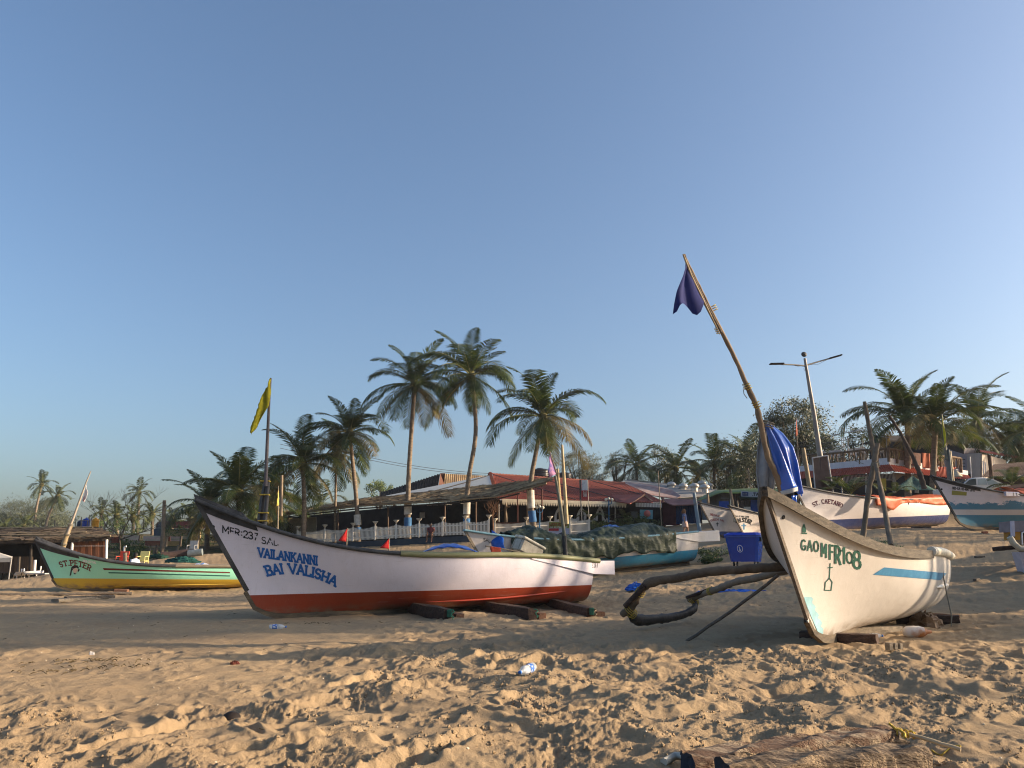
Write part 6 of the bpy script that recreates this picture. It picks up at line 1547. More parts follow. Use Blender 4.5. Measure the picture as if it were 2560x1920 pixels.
# picture board at the entrance
bd = thing('picture_board', 'turquoise picture board with a pink round motif by the restaurant entrance', 'sign', P(1615, 1310, 60.2))
MB().slab([P(1600, 1274, 60.2), P(1632, 1275, 60.2), P(1632, 1298, 60.2), P(1600, 1297, 60.2)], (0, .08, 0)).build('board', mat('turquoise print', (.06, .26, .36), .5, .3, .8, col2=(.20, .40, .46)), bd)
MB().lathe(P(1618, 1284, 60.1), [(0, -.02), (.26, -.02), (.26, .02), (0, .02)], 16, axis=Euler((R(90), 0, 0)).to_matrix()).build('round_motif', mat('pink motif', (.50, .16, .14), .6), bd)
for px in (1602, 1630): MB().tube([P(px, 1312, 60.25), P(px, 1275, 60.25)], .03, 5).build('leg', BLACKP, bd)
MB().slab([P(1578, 1279, 60.6), P(1594, 1279, 60.6), P(1594, 1296, 60.6), P(1578, 1296, 60.6)], (0, .06, 0)).build('menu_board', mat('dim menu board', (.10, .12, .14), .6), label='dim grey menu board left of the turquoise picture board', cat='sign')
# sign board on the fence with its lettering
sg = thing('sign_board', 'Lucky Romney restaurant sign board hanging on the sunlit picket fence', 'sign', P(1398, 1345, 55.3))
sq = lambda x0, y0, x1, y1, d=55.3: [P(x0, y0, d), P(x1, y0, d), P(x1, y1, d), P(x0, y1, d)]
MB().slab(sq(1372, 1305, 1423, 1345), (0, .06, 0)).build('board', mat('sign lilac grey', (.36, .38, .50), .5), sg)
MB().slab(sq(1372, 1305, 1423, 1320, 55.28), (0, .02, 0)).build('green_panel', mat('sign olive green', (.20, .24, .06), .5), sg)
MB().slab(sq(1372, 1321, 1397, 1327, 55.28), (0, .02, 0)).build('red_panel', mat('sign red', (.30, .02, .03), .5), sg)
MB().slab(sq(1376, 1332, 1386, 1344, 55.28), (0, .02, 0)).build('blue_panel', mat('sign blue', (.03, .05, .28), .5), sg)
def sign_text(par, text, x0, yb, h, d, mt, bold=.2, xs=1.0, wpx=None, name='lettering'):
    q, tot = strokes(text, 1.0, bold, 0, .2, 1.0)
    k = (wpx / h) / tot if wpx else 1.0; m = MB()
    for qq in q: m.add([P(x0 + u * h * k, yb - v * h, d) for u, v in qq], [(3, 2, 1, 0)])
    return m.build(name, mt, par)
sign_text(sg, 'LUCKY', 1374, 1314, 6.5, 55.25, RL, .2, wpx=20); sign_text(sg, 'ROMNEY', 1396, 1314, 6.5, 55.25, RL, .2, wpx=25)
sign_text(sg, 'BAR', 1375, 1320, 3.5, 55.25, WHITE, .2, wpx=8); sign_text(sg, 'RESTAURANT', 1385, 1320, 3.5, 55.25, WHITE, .2, wpx=34)
# banner on two poles in front of the tiled roof
bn_ = thing('banner', 'vertical white and red banner between thin poles before the tiled roof', 'banner', P(1462, 1310, 57))
MB().tube([P(1455, 1306, 57), P(1449, 1200, 57)], .045, 6).build('pole', mat('grey post', (.35, .33, .30)), bn_); MB().tube([P(1472, 1303, 57), P(1469, 1200, 57)], .03, 6).build('pole', mat('grey post', (.35, .33, .30)), bn_)
MB().slab([P(1449, 1199, 56.9), P(1453, 1199, 56.9), P(1453, 1249, 56.9), P(1449, 1249, 56.9)], (0, .06, 0)).build('black_edge', BLACKP, bn_)
MB().slab([P(1454, 1200, 56.95), P(1469, 1200, 56.95), P(1469, 1226, 56.95), P(1454, 1226, 56.95)], (0, .03, 0)).build('banner_cloth', mat('banner white blue', (.50, .55, .62), .7, .1, 2, col2=(.25, .32, .45), thr=(.5, .6)), bn_)
MB().slab([P(1454, 1226.2, 56.95), P(1470, 1226.2, 56.95), P(1470, 1249, 56.95), P(1454, 1249, 56.95)], (0, .03, 0)).build('banner_cloth', mat('banner red', (.34, .05, .05), .7), bn_)
sign_text(bn_, 'JMJ' if False else 'BAR', 1458, 1241, 12, 56.9, WHITE, .2, wpx=10)
# twin-globe lamp posts painted blue
def lamp(px, py0, py1, d, label):
    o = thing('lamp_post', label, 'lamp post', P(px, py1, d), group='blue globe lamp posts'); B_ = mat('blue lamp iron', (.03, .14, .30), .6)
    m = MB(); m.tube([P(px, py1, d), P(px, py0 + 6, d)], .05, 6); m.build('pole', B_, o)
    for k, dx in enumerate((-7, 0, 8)):
        g = P(px + dx, py0 + (3 if dx else 1), d); m = MB(); m.tube([P(px, py0 + 16, d), P(px + dx * .8, py0 + 13, d), g + Vector((0, 0, -.1))], .03, 5); m.build('arm', B_, o)
        MB().lathe(g, [(0, -.12), (.08, -.09), (.12, 0), (.08, .09), (0, .12)], 10).build('globe', mat('lamp globe', (.62, .60, .50), .3), o)
lamp(1349, 1266, 1345, 55.4, 'blue lamp post with white globes before the leaning palm'); lamp(1522, 1246, 1306, 60.0, 'dark blue lamp post right of the pointed arches')
# water tanks on the flat roof
def tank(label, px, py, d, r, h, mt, group=None, tilt=0):
    b = P(px, py, d); o = thing('water_tank', label, 'water tank', b, group=group)
    prof = [(0, 0), (r, 0)]
    for k in range(4): prof += [(r, h * (.06 + .2 * k)), (r * 1.03, h * (.09 + .2 * k)), (r * 1.03, h * (.13 + .2 * k)), (r, h * (.16 + .2 * k))]
    prof += [(r * .98, h * .86), (r * .7, h * .96), (r * .3, h * 1.0)]
    MB().lathe(b, prof, 20).build('body', mt, o); MB().lathe(b + Vector((0, 0, h * 1.0)), [(r * .32, -.02), (r * .32, .06), (0, .08)], 12).build('lid', mt, o)
    MB().box(b + Vector((0, 0, -.12)), (r * 2.3, r * 2.3, .2)).build('stand', DWOOD, o)
BT = mat('black water tank', (.012, .013, .014), .3, .2, 3, spec=.5)
tank('black water tank behind the roof ridge by the leaning palm', 1350, 1193, 76, .95, .82, BT); tank('second black water tank behind the violet cloth', 1410, 1197, 79, .85, .62, BT)
# ---- sheds in the middle distance
sh = thing('shed', 'dark red shed with blue sheet doors beside the tiled restaurant', 'shed', P(1705, 1312, 60))
m = MB(); m.slab([P(1657, 1256, 61.5), P(1700, 1258, 59.8), P(1700, 1313, 59.8), P(1657, 1313, 61.5)], (0, .1, 0)); m.build('wall', mat('dark red sheet', (.085, .022, .030), .7, .3, 2), sh)
corrugated('door', mat('dark blue sheet', (.015, .045, .12), .6, .2, 2), sh, P(1690, 1264, 59.6), P(1752, 1262, 59.2), P(1752, 1309, 59.2), P(1690, 1310, 59.6), 26, .03, 'blue sheet door')
m = MB(); m.slab([P(1655, 1246, 62), P(1740, 1249, 60), P(1757, 1260, 58.4), P(1682, 1262, 58.8), P(1668, 1257, 60.5)], (0, 0, -.08)); m.build('roof', mat('dull pink sheet', (.20, .10, .09), .8, .3, 1), sh)
m = MB(); m.slab([P(1690, 1262, 59.7), P(1752, 1262, 59.3), P(1756, 1308, 66), P(1690, 1308, 66)], (0, .1, 0)); m.build('side_wall', DARK, sh)
lr = thing('warehouse', 'long low building with grey sheet roof and metal ventilators', 'building', P(1680, 1300, 74))
m = MB(); m.slab([P(1553, 1203, 78), P(1572, 1198, 84), P(1765, 1219, 84), P(1830, 1232, 72), P(1700, 1244, 70)], (0, 0, -.1)); m.build('roof', mat('grey sheet roof', (.30, .29, .27), .7, .2, .7, col2=(.22, .21, .20)), lr)
m = MB(); m.slab([P(1553, 1204, 77.8), P(1605, 1207, 77.5), P(1680, 1224, 72), P(1702, 1240, 69.8), P(1690, 1246, 69.6), P(1630, 1238, 70)], (0, 0, -.08)); m.build('roof_sheet', mat('pinkish roof sheet', (.26, .15, .14), .8, .3, .8, col2=(.34, .28, .26)), lr)
m = MB(); m.slab([P(1690, 1246, 69.5), P(1825, 1235, 71.5), P(1825, 1300, 71.5), P(1690, 1300, 69.5)], (0, .1, 0)); m.build('wall', DARK, lr)
VM = mat('galvanised vent', (.50, .47, .42), .35, .1, 4, metal=.4)
for i, (px, py, d, s_) in enumerate(((1679, 1227, 75, 1.0), (1709, 1231, 74, 1.0), (1737, 1231, 73, 1.0), (1763, 1234, 72, 1.0), (1755, 1222, 78, .95), (1776, 1226, 77, .8))):
    b = P(px, py, d); o = thing('roof_ventilator', ('first', 'second', 'third', 'fourth', 'rear', 'small rear')[i] + ' round metal roof ventilator counted from the left', 'ventilator', b, group='roof ventilators')
    MB().lathe(b, [(.30 * s_, -.1), (.30 * s_, .45 * s_)], 12).build('neck', VM, o)
    MB().lathe(b + Vector((0, 0, .42 * s_)), [(.30 * s_, 0), (.44 * s_, .08 * s_), (.46 * s_, .20 * s_), (.36 * s_, .36 * s_), (.15 * s_, .45 * s_), (0, .46 * s_)], 14).build('dome', VM, o)
gs = thing('shack', 'grey sheet shack with green tarpaulin roof, blue doors and TATTOO sign', 'shack', P(1880, 1300, 54))
GW = mat('grey shack sheet', (.12, .13, .14), .8, .3, 2)
corrugated('wall', GW, gs, P(1775, 1236, 56), P(1826, 1230, 53.5), P(1826, 1300, 53.5), P(1775, 1300, 56), 30, .03); m = MB(); m.slab([P(1755, 1246, 59), P(1775, 1236, 56), P(1775, 1300, 56), P(1755, 1300, 59)], (0, .1, 0)); m.build('wall', mat('blue grey sheet', (.16, .20, .24), .8), gs)
corrugated('wall', mat('dark wood wall', (.09, .08, .08), .8), gs, P(1826, 1230, 53.4), P(2000, 1240, 52.6), P(2000, 1300, 52.6), P(1826, 1300, 53.4), 60, .02)
GRT = mat('yellow green tarpaulin', (.19, .24, .045), .6, .25, 1.5, bump=.5, bscale=5, col2=(.11, .16, .05))
rows = []
for i in range(25):
    q = i / 24; x = 1742 + 268 * q; y = 1250 - 27 * min(1, q / .18) ** .8 + 2 * math.sin(q * 9); y2 = 1252 - 20 * min(1, q / .25) + 8 * max(0, q - .3) + 1.5 * math.sin(q * 23)
    rows.append([P(x, y2, 52.2 + 4 * (1 - min(1, q * 4))), P(x, y2 * .5 + y * .5, 54 + 3 * (1 - min(1, q * 4))), P(x, y, 57)])
MB().grid(rows).build('tarpaulin_roof', GRT, gs, solid=.02)
for (x0, y0, x1, y1, mt_b, nm) in ((1798, 1253, 1822, 1278, 'bright blue door', 'blue_shutter'), (1877, 1247, 1900, 1285, 'bright blue door', 'blue_door')):
    MB().slab([P(x0, y0, 52.9), P(x1, y0, 52.9), P(x1, y1, 52.9), P(x0, y1, 52.9)], (0, .06, 0)).build(nm, mat('bright blue door', (.012, .06, .30), .5), gs)
for k in range(4): MB().slab([P(1802, 1236 + k * 3.2, 53.2), P(1822, 1235.5 + k * 3.2, 53.2), P(1822, 1237.2 + k * 3.2, 53.2), P(1802, 1237.7 + k * 3.2, 53.2)], (0, .04, 0)).build('louvre', mat('louvre grey', (.18, .19, .20), .7), gs)
MB().slab([P(1853, 1228, 52.1), P(1960, 1232, 51.8), P(1960, 1245, 51.8), P(1853, 1241, 52.1)], (0, .06, 0)).build('sign_board', mat('sign grey blue', (.36, .38, .42), .6), gs)
MB().slab([P(1856, 1229.5, 52.05), P(1880, 1230.5, 52.05), P(1880, 1240, 52.05), P(1856, 1239, 52.05)], (0, .02, 0)).build('sign_panel', mat('sign dark blue', (.05, .07, .16), .6), gs)
sign_text(gs, '.TATTOO', 1881, 1239.5, 7.5, 51.98, BLK_L, .22, wpx=44); sign_text(gs, 'BODY ART', 1857.5, 1236, 3.2, 51.98, mat('sign grey', (.3, .32, .36), .6), .2, wpx=21)
MB().slab([P(1846, 1241, 51.6), P(1960, 1246, 51.4), P(1960, 1250, 52.6), P(1850, 1247, 52.6)], (0, 0, -.05)).build('awning', mat('dark green awning', (.02, .05, .045), .6), gs)
MB().slab([P(1860, 1267, 52.5), P(1876, 1267, 52.5), P(1877, 1279, 52.5), P(1861, 1279, 52.5)], (0, .05, 0)).build('notice_board', mat('notice white', (.50, .50, .46), .6), gs)
for (x0, y0, x1, y1, d, r, lab, mt_) in ((1771, 1278, 1769, 1232, 50, .10, 'pale post in front of the grey shack', OUTG), (1834, 1278, 1825, 1222, 46, .10, 'leaning wooden post before the blue shutter of the shack', OUTG), (1847, 1283, 1843, 1252, 44.5, .05, 'thin post right of the leaning post at the shack', WOODG), (1876, 1222, 1870, 1170, 56, .05, 'thin pole rising behind the green shack roof', OUTG),
        (1654, 1316, 1645, 1178, 57, .04, 'thin tall pole at the right end of the tiled roof', WOODG), (2025, 1225, 2008, 1120, 34.5, .11, 'bamboo pole rising left of the brown board panels', BAMBD)):
    MB().tube([P(x0, y0, d), P(x1, y1, d)], [r, r * .75], 7).build('post' if y0 - y1 < 60 else 'pole', mt_, label=lab, cat='post' if y0 - y1 < 60 else 'pole')
MB().tube([P(1750, 1334, 34.5), P(1743, 1290, 34.5), P(1735, 1232, 34.6)], [.09, .085, .075], 8).build('pole', mat('blue faded pole', (.16, .22, .27), .7, .3, 1.5, col2=(.12, .09, .07), thr=(.5, .6)), label='faded blue pole standing at the stern of the green covered boat', cat='pole')
# ---------------------------------------------------------------- right-hand terrace restaurant
WBAND = mat('white painted parapet', (.58, .57, .60), .7, .08, 3); REDA = mat('red corrugated awning', (.40, .065, .026), .6, .15, 2)
RUST = mat('rustic branch wood', (.15, .105, .07), .85, .3, 5)
tb_ = thing('terrace_restaurant', 'two storey restaurant with red awning, white parapet and branch wood balustrade', 'building', P(2200, 1240, 48))
K0, K1, K2, K3 = (1985, 58.5), (2222, 46.5), (2390, 49.0), (2410, 50.0)     # corner columns (px, depth)
def wallseg(name, a, b, y0a, y1a, y0b, y1b, mt, th=.12, par=None, label=None):
    return MB().slab([P(a[0], y0a, a[1]), P(b[0], y0b, b[1]), P(b[0], y1b, b[1]), P(a[0], y1a, a[1])], (.0, th, 0)).build(name, mt, par or tb_, label=label)
wallseg('parapet', (1990, 56), (2222, 46.5), 1166, 1182, 1144, 1163, WBAND); wallseg('parapet', (2222, 46.5), (2420, 50.5), 1144, 1162, 1177, 1189, WBAND)
# awnings slope outwards, ribbed
corrugated('awning', REDA, tb_, P(1990, 1180, 56), P(2224, 1161, 46.4), P(2237, 1178, 45.0), P(1992, 1197, 54.4), 110, .025, 'red awning facing the beach')
corrugated('awning', REDA, tb_, P(2224, 1161, 46.4), P(2420, 1188, 50.4), P(2430, 1200, 49.0), P(2237, 1179, 45.0), 70, .025, 'red awning on the sunny side')
corrugated('awning', REDA, tb_, P(2344, 1167, 46.5), P(2392, 1168, 46.5), P(2384, 1190, 45.2), P(2350, 1190, 45.2), 24, .02, 'small red awning')
# ground floor: dark rooms, striped valance, columns, arches
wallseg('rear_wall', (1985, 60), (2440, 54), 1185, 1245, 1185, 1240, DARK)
m = MB()
for i in range(46):
    q = i / 46; a = P(2080 + 155 * q, 1192 - 12 * q, 50.6 - 4.6 * q); b = P(2080 + 155 * q + 1.6, 1192 - 12 * q, 50.6 - 4.6 * q); m.add([a, b, b + Vector((0, 0, -.42)), a + Vector((0, 0, -.42))], [(0, 1, 2, 3)])
m.build('striped_valance', mat('valance white', (.42, .40, .38), .8), tb_, kind='stuff')
CRM = mat('muted cream plaster', (.42, .36, .28), .85, .15, 2)  # one even cream for the arch plaster
m = MB()
for x0, x1 in ((2240, 2298),):
    n_ = 14; o_ = [P(2232, 1180, 46.6), P(2305, 1187, 47.6)]
    arcp = [P(2243 + 45 * (i / n_), 1200 - 15 * math.sin(i / n_ * math.pi) + 6 * i / n_, 46.6 + .8 * i / n_) for i in range(n_ + 1)]
    topp = [P(2233 + 62 * (i / n_), 1181 + 6 * i / n_, 46.6 + .8 * i / n_) for i in range(n_ + 1)]
    m.grid([[a, b, b + Vector((0, .15, 0)), a + Vector((0, .15, 0))] for a, b in zip(arcp, topp)], smooth=False, closed=True)
m.build('arch', CRM, tb_)
for (px, d, t0, t1, r) in ((2236, 46.7, 1182, 1232, .10), (2292, 47.6, 1188, 1232, .12), (2165, 48.2, 1190, 1232, .05), (2105, 50.5, 1195, 1232, .05), (2050, 53, 1195, 1232, .05)):
    MB().tube([P(px, t1, d), P(px, t0, d)], r, 7).build('column', mat('grey white column', (.34, .33, .31), .8), tb_)
m = MB(); m.tube([P(2128, 1199, 49.5), P(2230, 1200, 47.2)], .03, 5); m.tube([P(2060, 1209, 52), P(2165, 1207, 48.6)], .03, 5); m.build('counter_rail', mat('grey white column', (.34, .33, .31)), tb_)
c = P(2207, 1196, 46.2)
m = MB()
for k in range(5): m.tube([P(2202 + 2.6 * k, 1197, 46.3), P(2202.5 + 2.6 * k, 1212, 46.2), P(2202 + 2.6 * k, 1225, 46.3)], .06, 5)
m.build('yellow_curtain', mat('yellow curtain', (.55, .42, .08), .8, .15, 4, transl=.2), tb_)
# rustic balustrade
def balustrade(a, b, ya0, ya1, yb0, yb1, n, seed):
    rnd = random.Random(seed); o = MB(); A0, A1, B0, B1 = P(a[0], ya0, a[1]), P(a[0], ya1, a[1]), P(b[0], yb0, b[1]), P(b[0], yb1, b[1])
    MB().tube(bent(A0, B0, 8, 0, .03, seed), .075, 7).build('top_rail', RUST, tb_)
    for i in range(n + 1):
        q = i / n; t = A0.lerp(B0, q); d = A1.lerp(B1, q)
        if i % 4 == 0: MB().tube([d + Vector((0, 0, -.25)), t + Vector((0, 0, .05))], .085, 7).build('baluster_post', RUST, tb_)
        if i < n:
            t2 = A0.lerp(B0, (i + 1) / n); d2 = A1.lerp(B1, (i + 1) / n); m1 = (t + d2) / 2 + Vector((rnd.uniform(-.1, .1), 0, rnd.uniform(-.15, .15)))
            br = MB(); br.tube([d.lerp(d2, rnd.uniform(.2, .8)), m1, t.lerp(t2, rnd.uniform(.1, .45))], [.045, .05, .035], 5); br.tube([m1, t.lerp(t2, rnd.uniform(.6, .95))], [.04, .03], 5); br.build('branch', RUST, tb_)
balustrade((1995, 56), (2219, 46.6), 1140, 1166, 1121, 1144, 22, 1); balustrade((2221, 46.5), (2268, 47.2), 1121, 1144, 1130, 1153, 9, 2); balustrade((2325, 48.2), (2402, 50), 1136, 1160, 1146, 1172, 12, 3)
MB().slab([P(2266, 1128, 47.0), P(2302, 1134, 47.6), P(2302, 1165, 47.6), P(2266, 1158, 47.0)], (0, .3, 0)).build('stair_gate', mat('maroon wall', (.10, .04, .03), .8), tb_)
flag(None, 'hanging_cloth', (P(2304, 1132, 47.3), P(2306, 1169, 47.2), P(2324, 1172, 47.3), P(2324, 1134, 47.4)), mat('faded orange cloth', (.52, .17, .10), .8, .2, 2, col2=(.45, .40, .34), thr=(.60, .72), transl=.15), nu=10, nv=10, wave=.05, label='faded orange cloth hanging over the terrace balustrade')
for o in [x for x in COL.objects if x.name.startswith('hanging_cloth')]: o['category'] = 'cloth'
# upper floor furniture and dark room behind
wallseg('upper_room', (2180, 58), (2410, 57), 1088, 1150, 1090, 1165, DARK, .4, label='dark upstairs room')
m = MB(); m.slab([P(2150, 1110, 56), P(2210, 1088, 54), P(2395, 1098, 55), P(2400, 1108, 54), P(2215, 1100, 53)], (0, 0, -.1)); m.build('upper_roof', DWOOD, tb_)
CH = mat('grey plastic chair', (.30, .29, .30), .6)
for i, px in enumerate((2060, 2085, 2100, 2130, 2150, 2160, 2205)):
    d = 57.5 - (px - 1995) / 224 * 9.4 + .9; b = P(px, 1150 - (px - 1995) * .09, d); m = MB(); m.box(b, (.42, .42, .05)); m.box(b + Vector((0, .2, .25)), (.42, .05, .45), rot=(-.15, 0, 0)); 
    for sx in (-.18, .18):
        for sy in (-.18, .18): m.tube([b + Vector((sx, sy, 0)), b + Vector((sx, sy, -.4))], .02, 4)
    m.build('terrace_chair', CH, label=('first', 'second', 'third', 'fourth', 'fifth', 'sixth', 'last')[i] + ' grey chair from the left on the restaurant terrace', cat='chair', group='chairs on the terrace')
# light frame above the terrace
fr = thing('awning_frame', 'thin bare metal frame above the terrace restaurant', 'frame', P(2150, 1150, 50)); m = MB()
pts = [P(2080, 1088, 54), P(2157, 1075, 51), P(2197, 1090, 48.5), P(2222, 1094, 47)]
MB().tube(pts, .03, 5).build('top_bar', mat('grey metal bar', (.28, .27, .26), .6), fr)
for (px, y0, y1, d) in ((2157, 1090, 1128, 51), (2197, 1092, 1122, 48.6), (2217, 1093, 1122, 47), (2110, 1070, 1128, 53), (2105, 1068, 1130, 54), (2120, 1095, 1128, 52.5)):
    MB().tube([P(px, y1, d), P(px - 1, y0, d)], .03, 5).build('upright', mat('grey metal bar', (.28, .27, .26)), fr)
# street lamp with two arms
lp = thing('street_lamp', 'tall street lamp with two long arms and a round flood light on top', 'street lamp', gp(2058, 40))
SM = mat('galvanised lamp steel', (.22, .20, .18), .5, .2, 2)
MB().tube([P(2058, 1228, 40), P(2052, 1150, 40), P(2036, 1040, 40), P(2020, 945, 40), P(2012, 896, 40)], [.16, .14, .11, .085, .07], 10).build('pole', SM, lp)
MB().tube([P(2016, 915, 40), P(1985, 912, 39.8), P(1960, 911, 39.6), P(1926, 909, 39.4)], [.045, .04, .04, .035], 6).build('arm', SM, lp)
MB().tube([P(2016, 913, 40), P(2050, 903, 40.2), P(2105, 887, 40.4)], [.045, .04, .035], 6).build('arm', SM, lp)
MB().box(P(1942, 909.5, 39.5), (.75, .26, .07), rot=(0, -.02, 0), bev=.02).build('lamp_head', DWOOD, lp); MB().box(P(2088, 892, 40.3), (.75, .26, .07), rot=(0, -.28, 0), bev=.02).build('lamp_head', DWOOD, lp)
MB().lathe(P(2010, 886, 40), [(0, -.06), (.13, -.05), (.15, 0), (.13, .05), (0, .06)], 14, axis=Euler((R(80), 0, 0)).to_matrix()).build('flood_light', BLACKP, lp)
MB().tube([P(1975, 911, 39.7), P(1995, 916, 39.8), P(2012, 913, 40)], .008, 4).build('cable', BLACKP, lp); MB().tube([P(2022, 912, 40), P(2045, 911, 40.1), P(2070, 898, 40.2)], .008, 4).build('cable', BLACKP, lp)
for k in range(2): MB().tube([P(2011 + k * 2, 917, 39.95), P(2009 + k * 3, 922, 39.9), P(2012, 927, 39.95)], .006, 4).build('loose_wire', BLACKP, lp)
# brown hoarding panels seen from behind
hd = thing('hoarding', 'brown backed hoarding panels beside the foot of the street lamp', 'hoarding', P(2050, 1230, 38)); BRB = mat('brown board back', (.13, .085, .07), .8, .15, 3)
for (x0, t0, x1, t1) in ((2033, 1145, 2048, 1145), (2050, 1141, 2068, 1139)):
    MB().slab([P(x0, t0, 38.6), P(x1, t1, 38.6), P(x1 + 13, 1232, 38.6), P(x0 + 7, 1228, 38.6)], (0, .06, 0)).build('panel', BRB, hd)
for (x0, t0, x1) in ((2031, 1144, 2039), (2069, 1138, 2083)): MB().tube([P(x1, 1233, 38.5), P(x0, t0, 38.5)], .035, 5).build('frame_post', mat('light metal post', (.42, .42, .42), .5), hd)
MB().tube([P(2031, 1145, 38.5), P(2069, 1139, 38.5)], .03, 5).build('frame_bar', mat('light metal post', (.42, .42, .42)), hd)
# poles crossing behind the right-hand boat
cp = thing('crossed_poles', 'two bare poles leaning together with rope behind the GAO MFR 108 boat', 'poles', P(2180, 1345, 24))
PW = mat('weathered pole', (.19, .15, .11), .85, .3, 3, bump=.4, bscale=10, col2=(.10, .08, .06))
rough([P(2157, 1342, 24), P(2170, 1240, 24), P(2184, 1165, 24), P(2194, 1108, 24)], [.085, .085, .085, .08], 8, 5).build('pole', PW, cp)
rough([P(2227, 1363, 22), P(2208, 1255, 23.0), P(2189, 1160, 23.8)], [.07, .07, .06], 8, 6).build('pole', PW, cp)
lashing(cp, P(2189, 1162, 23.9), Vector((.2, 0, 1)), .10, 4, ROPEG, th=.012)
MB().tube([P(2192, 1168, 23.7), P(2198, 1172, 23.6), P(2196, 1180, 23.6), P(2188, 1178, 23.7)], .01, 4).build('rope_tail', ROPEG, cp)
rough([P(2186, 1136, 26), P(2172, 1065, 26), P(2161, 1004, 26)], [.075, .07, .06], 8, 7).build('pole', PW, label='long pole leaning left above the ST. CAETANO boat', cat='pole')
rough([P(2312, 1222, 31), P(2290, 1160, 31), P(2255, 1090, 31), P(2224, 1040, 31)], [.10, .085, .065, .05], 8, 8).build('pole', mat('dark weathered pole', (.07, .05, .04), .8, .3, 3), label='dark pole leaning left in front of the right-hand palms', cat='pole')
MB().tube([P(2160, 1160, 26), P(2125, 1148, 27), P(2100, 1140, 30)], .01, 4).build('line', ROPEG, label='thin cord running left from the crossed poles', cat='cord')
# small red-brown flag and pole far behind
t = thing('flag_mast', 'thin pole with furled brick red flag before the rounded tree', 'flag mast', P(1993, 1160, 44)); MB().tube([P(1998, 1180, 44), P(1993, 1100, 44), P(1990, 1044, 44)], [.04, .035, .02], 5).build('pole', WOODG, t)
flag(t, 'pennant', (P(1991, 1048, 43.9), P(1994, 1086, 43.9), P(1990, 1092, 43.8), P(1989, 1075, 43.8)), mat('brick red cloth', (.30, .09, .06), .9, .2), nu=4, nv=8, wave=.03)
t = thing('flag_mast', 'paired poles with yellow green pennant among the right-hand palms', 'flag mast', P(2372, 1200, 34.5))
MB().tube([P(2375, 1203, 34.4), P(2368, 1125, 34.4)], .16, 8, squash=.5).build('pole_foot', mat('grey pole foot', (.13, .14, .13), .7), t); MB().tube([P(2366, 1150, 34.3), P(2357, 1060, 34.3), P(2354, 1035, 34.3)], [.06, .045, .03], 6).build('pole', mat('grey green pole', (.13, .13, .10)), t)
MB().tube([P(2382, 1202, 34.4), P(2374, 1128, 34.4)], .07, 6).build('pole_splint', BAMBD, t)
flag(t, 'pennant', (P(2355, 1038, 34.2), P(2358, 1085, 34.2), P(2362, 1122, 34.1), P(2366, 1105, 34.1)), mat('yellow green cloth', (.42, .42, .03), .8, .2, 3, transl=.3), nu=8, nv=12, wave=.06)
# green net tent
m = MB(); rows = []
for i in range(12):
    q = i / 11; row = []
    for j in range(8):
        v = j / 7; top = P(2281, 1188, 43.5); bl = P(2228, 1224, 42.5); br = P(2340, 1226, 42.5); b = bl.lerp(br, q); row.append(top.lerp(b, v) + Vector((0, -.25 * math.sin(q * 9) * v * .3, -.12 * math.sin(v * math.pi) * (1 - abs(q - .5)))))
    rows.append(row)
m.grid(rows); m.build('net_cover', mat('green shade net', (.05, .11, .095), .8, .3, 3, alpha=.75), label='dark green shade net stretched behind the orange covered boat', cat='net', solid=.01)
# white car
car = thing('parked_car', 'white parked car behind the peeling blue boat', 'car', P(2432, 1232, 43), rz=0); CW = mat('white car paint', (.70, .70, .68), .25, .03, 1, coat=.5); CG = mat('car glass', (.05, .07, .08), .1, .1, 1, spec=.8)
c0 = P(2395, 1232, 43); W_ = 1.65
prof = [(-.6, .15), (-.62, .70), (-.45, .80), (.25, .86), (.85, 1.32), (1.25, 1.44), (1.9, 1.46), (2.55, 1.36), (3.2, 1.02), (3.6, .95), (3.72, .75), (3.7, .2)]
k_ = .82; z0 = P(2420, 1193, 43).z - 1.46 * k_
m = MB(); rows = []
for yy, ins in ((0, .16), (.12, .0), (W_ - .12, .0), (W_, .16)):
    rows.append([Vector((c0.x + x * k_ , 43 + yy, z0 + (z if z < .9 else .9 + (z - .9) * (1 - ins * .6)) * k_)) for x, z in prof])
m.grid(rows, smooth=False); m.add(rows[0], [tuple(range(len(prof)))]); m.add(rows[-1], [tuple(reversed(range(len(prof))))]); m.build('body', CW, car)
def cq(name, pts, mt, yy): MB().slab([Vector((c0.x + x * k_, 43 + yy, z0 + z * k_)) for x, z in pts], (0, .02, 0)).build(name, mt, car)
cq('side_window', [(1.42, .95), (1.50, 1.33), (1.95, 1.36), (2.05, .95)], mat('glass with painted reflection', (.42, .48, .48), .1, .1, 1, spec=.8), -.025); cq('side_window', [(2.12, .95), (2.03, 1.35), (2.45, 1.28), (2.9, 1.0)], mat('glass with painted reflection', (.42, .48, .48)), -.025)  # pale reflection put into the colour of these two windows
MB().slab([Vector((c0.x + .30 * k_, 43.1, z0 + .90 * k_)), Vector((c0.x + .86 * k_, 43.1, z0 + 1.34 * k_)), Vector((c0.x + .86 * k_, 44.5, z0 + 1.34 * k_)), Vector((c0.x + .30 * k_, 44.5, z0 + .90 * k_))], (-.02, 0, .02)).build('windscreen', CG, car)
cq('side_window', [(.42, .92), (.90, 1.30), (1.32, 1.37), (1.30, .93)], CG, -.025)
for x in (.1, 2.9): MB().lathe(Vector((c0.x + x * k_, 42.98, z0 + .25 * k_)), [(0, -.08), (.26, -.08), (.28, 0), (.26, .08), (0, .08)], 16, axis=Euler((R(90), 0, 0)).to_matrix()).build('wheel', BLACKP, car)
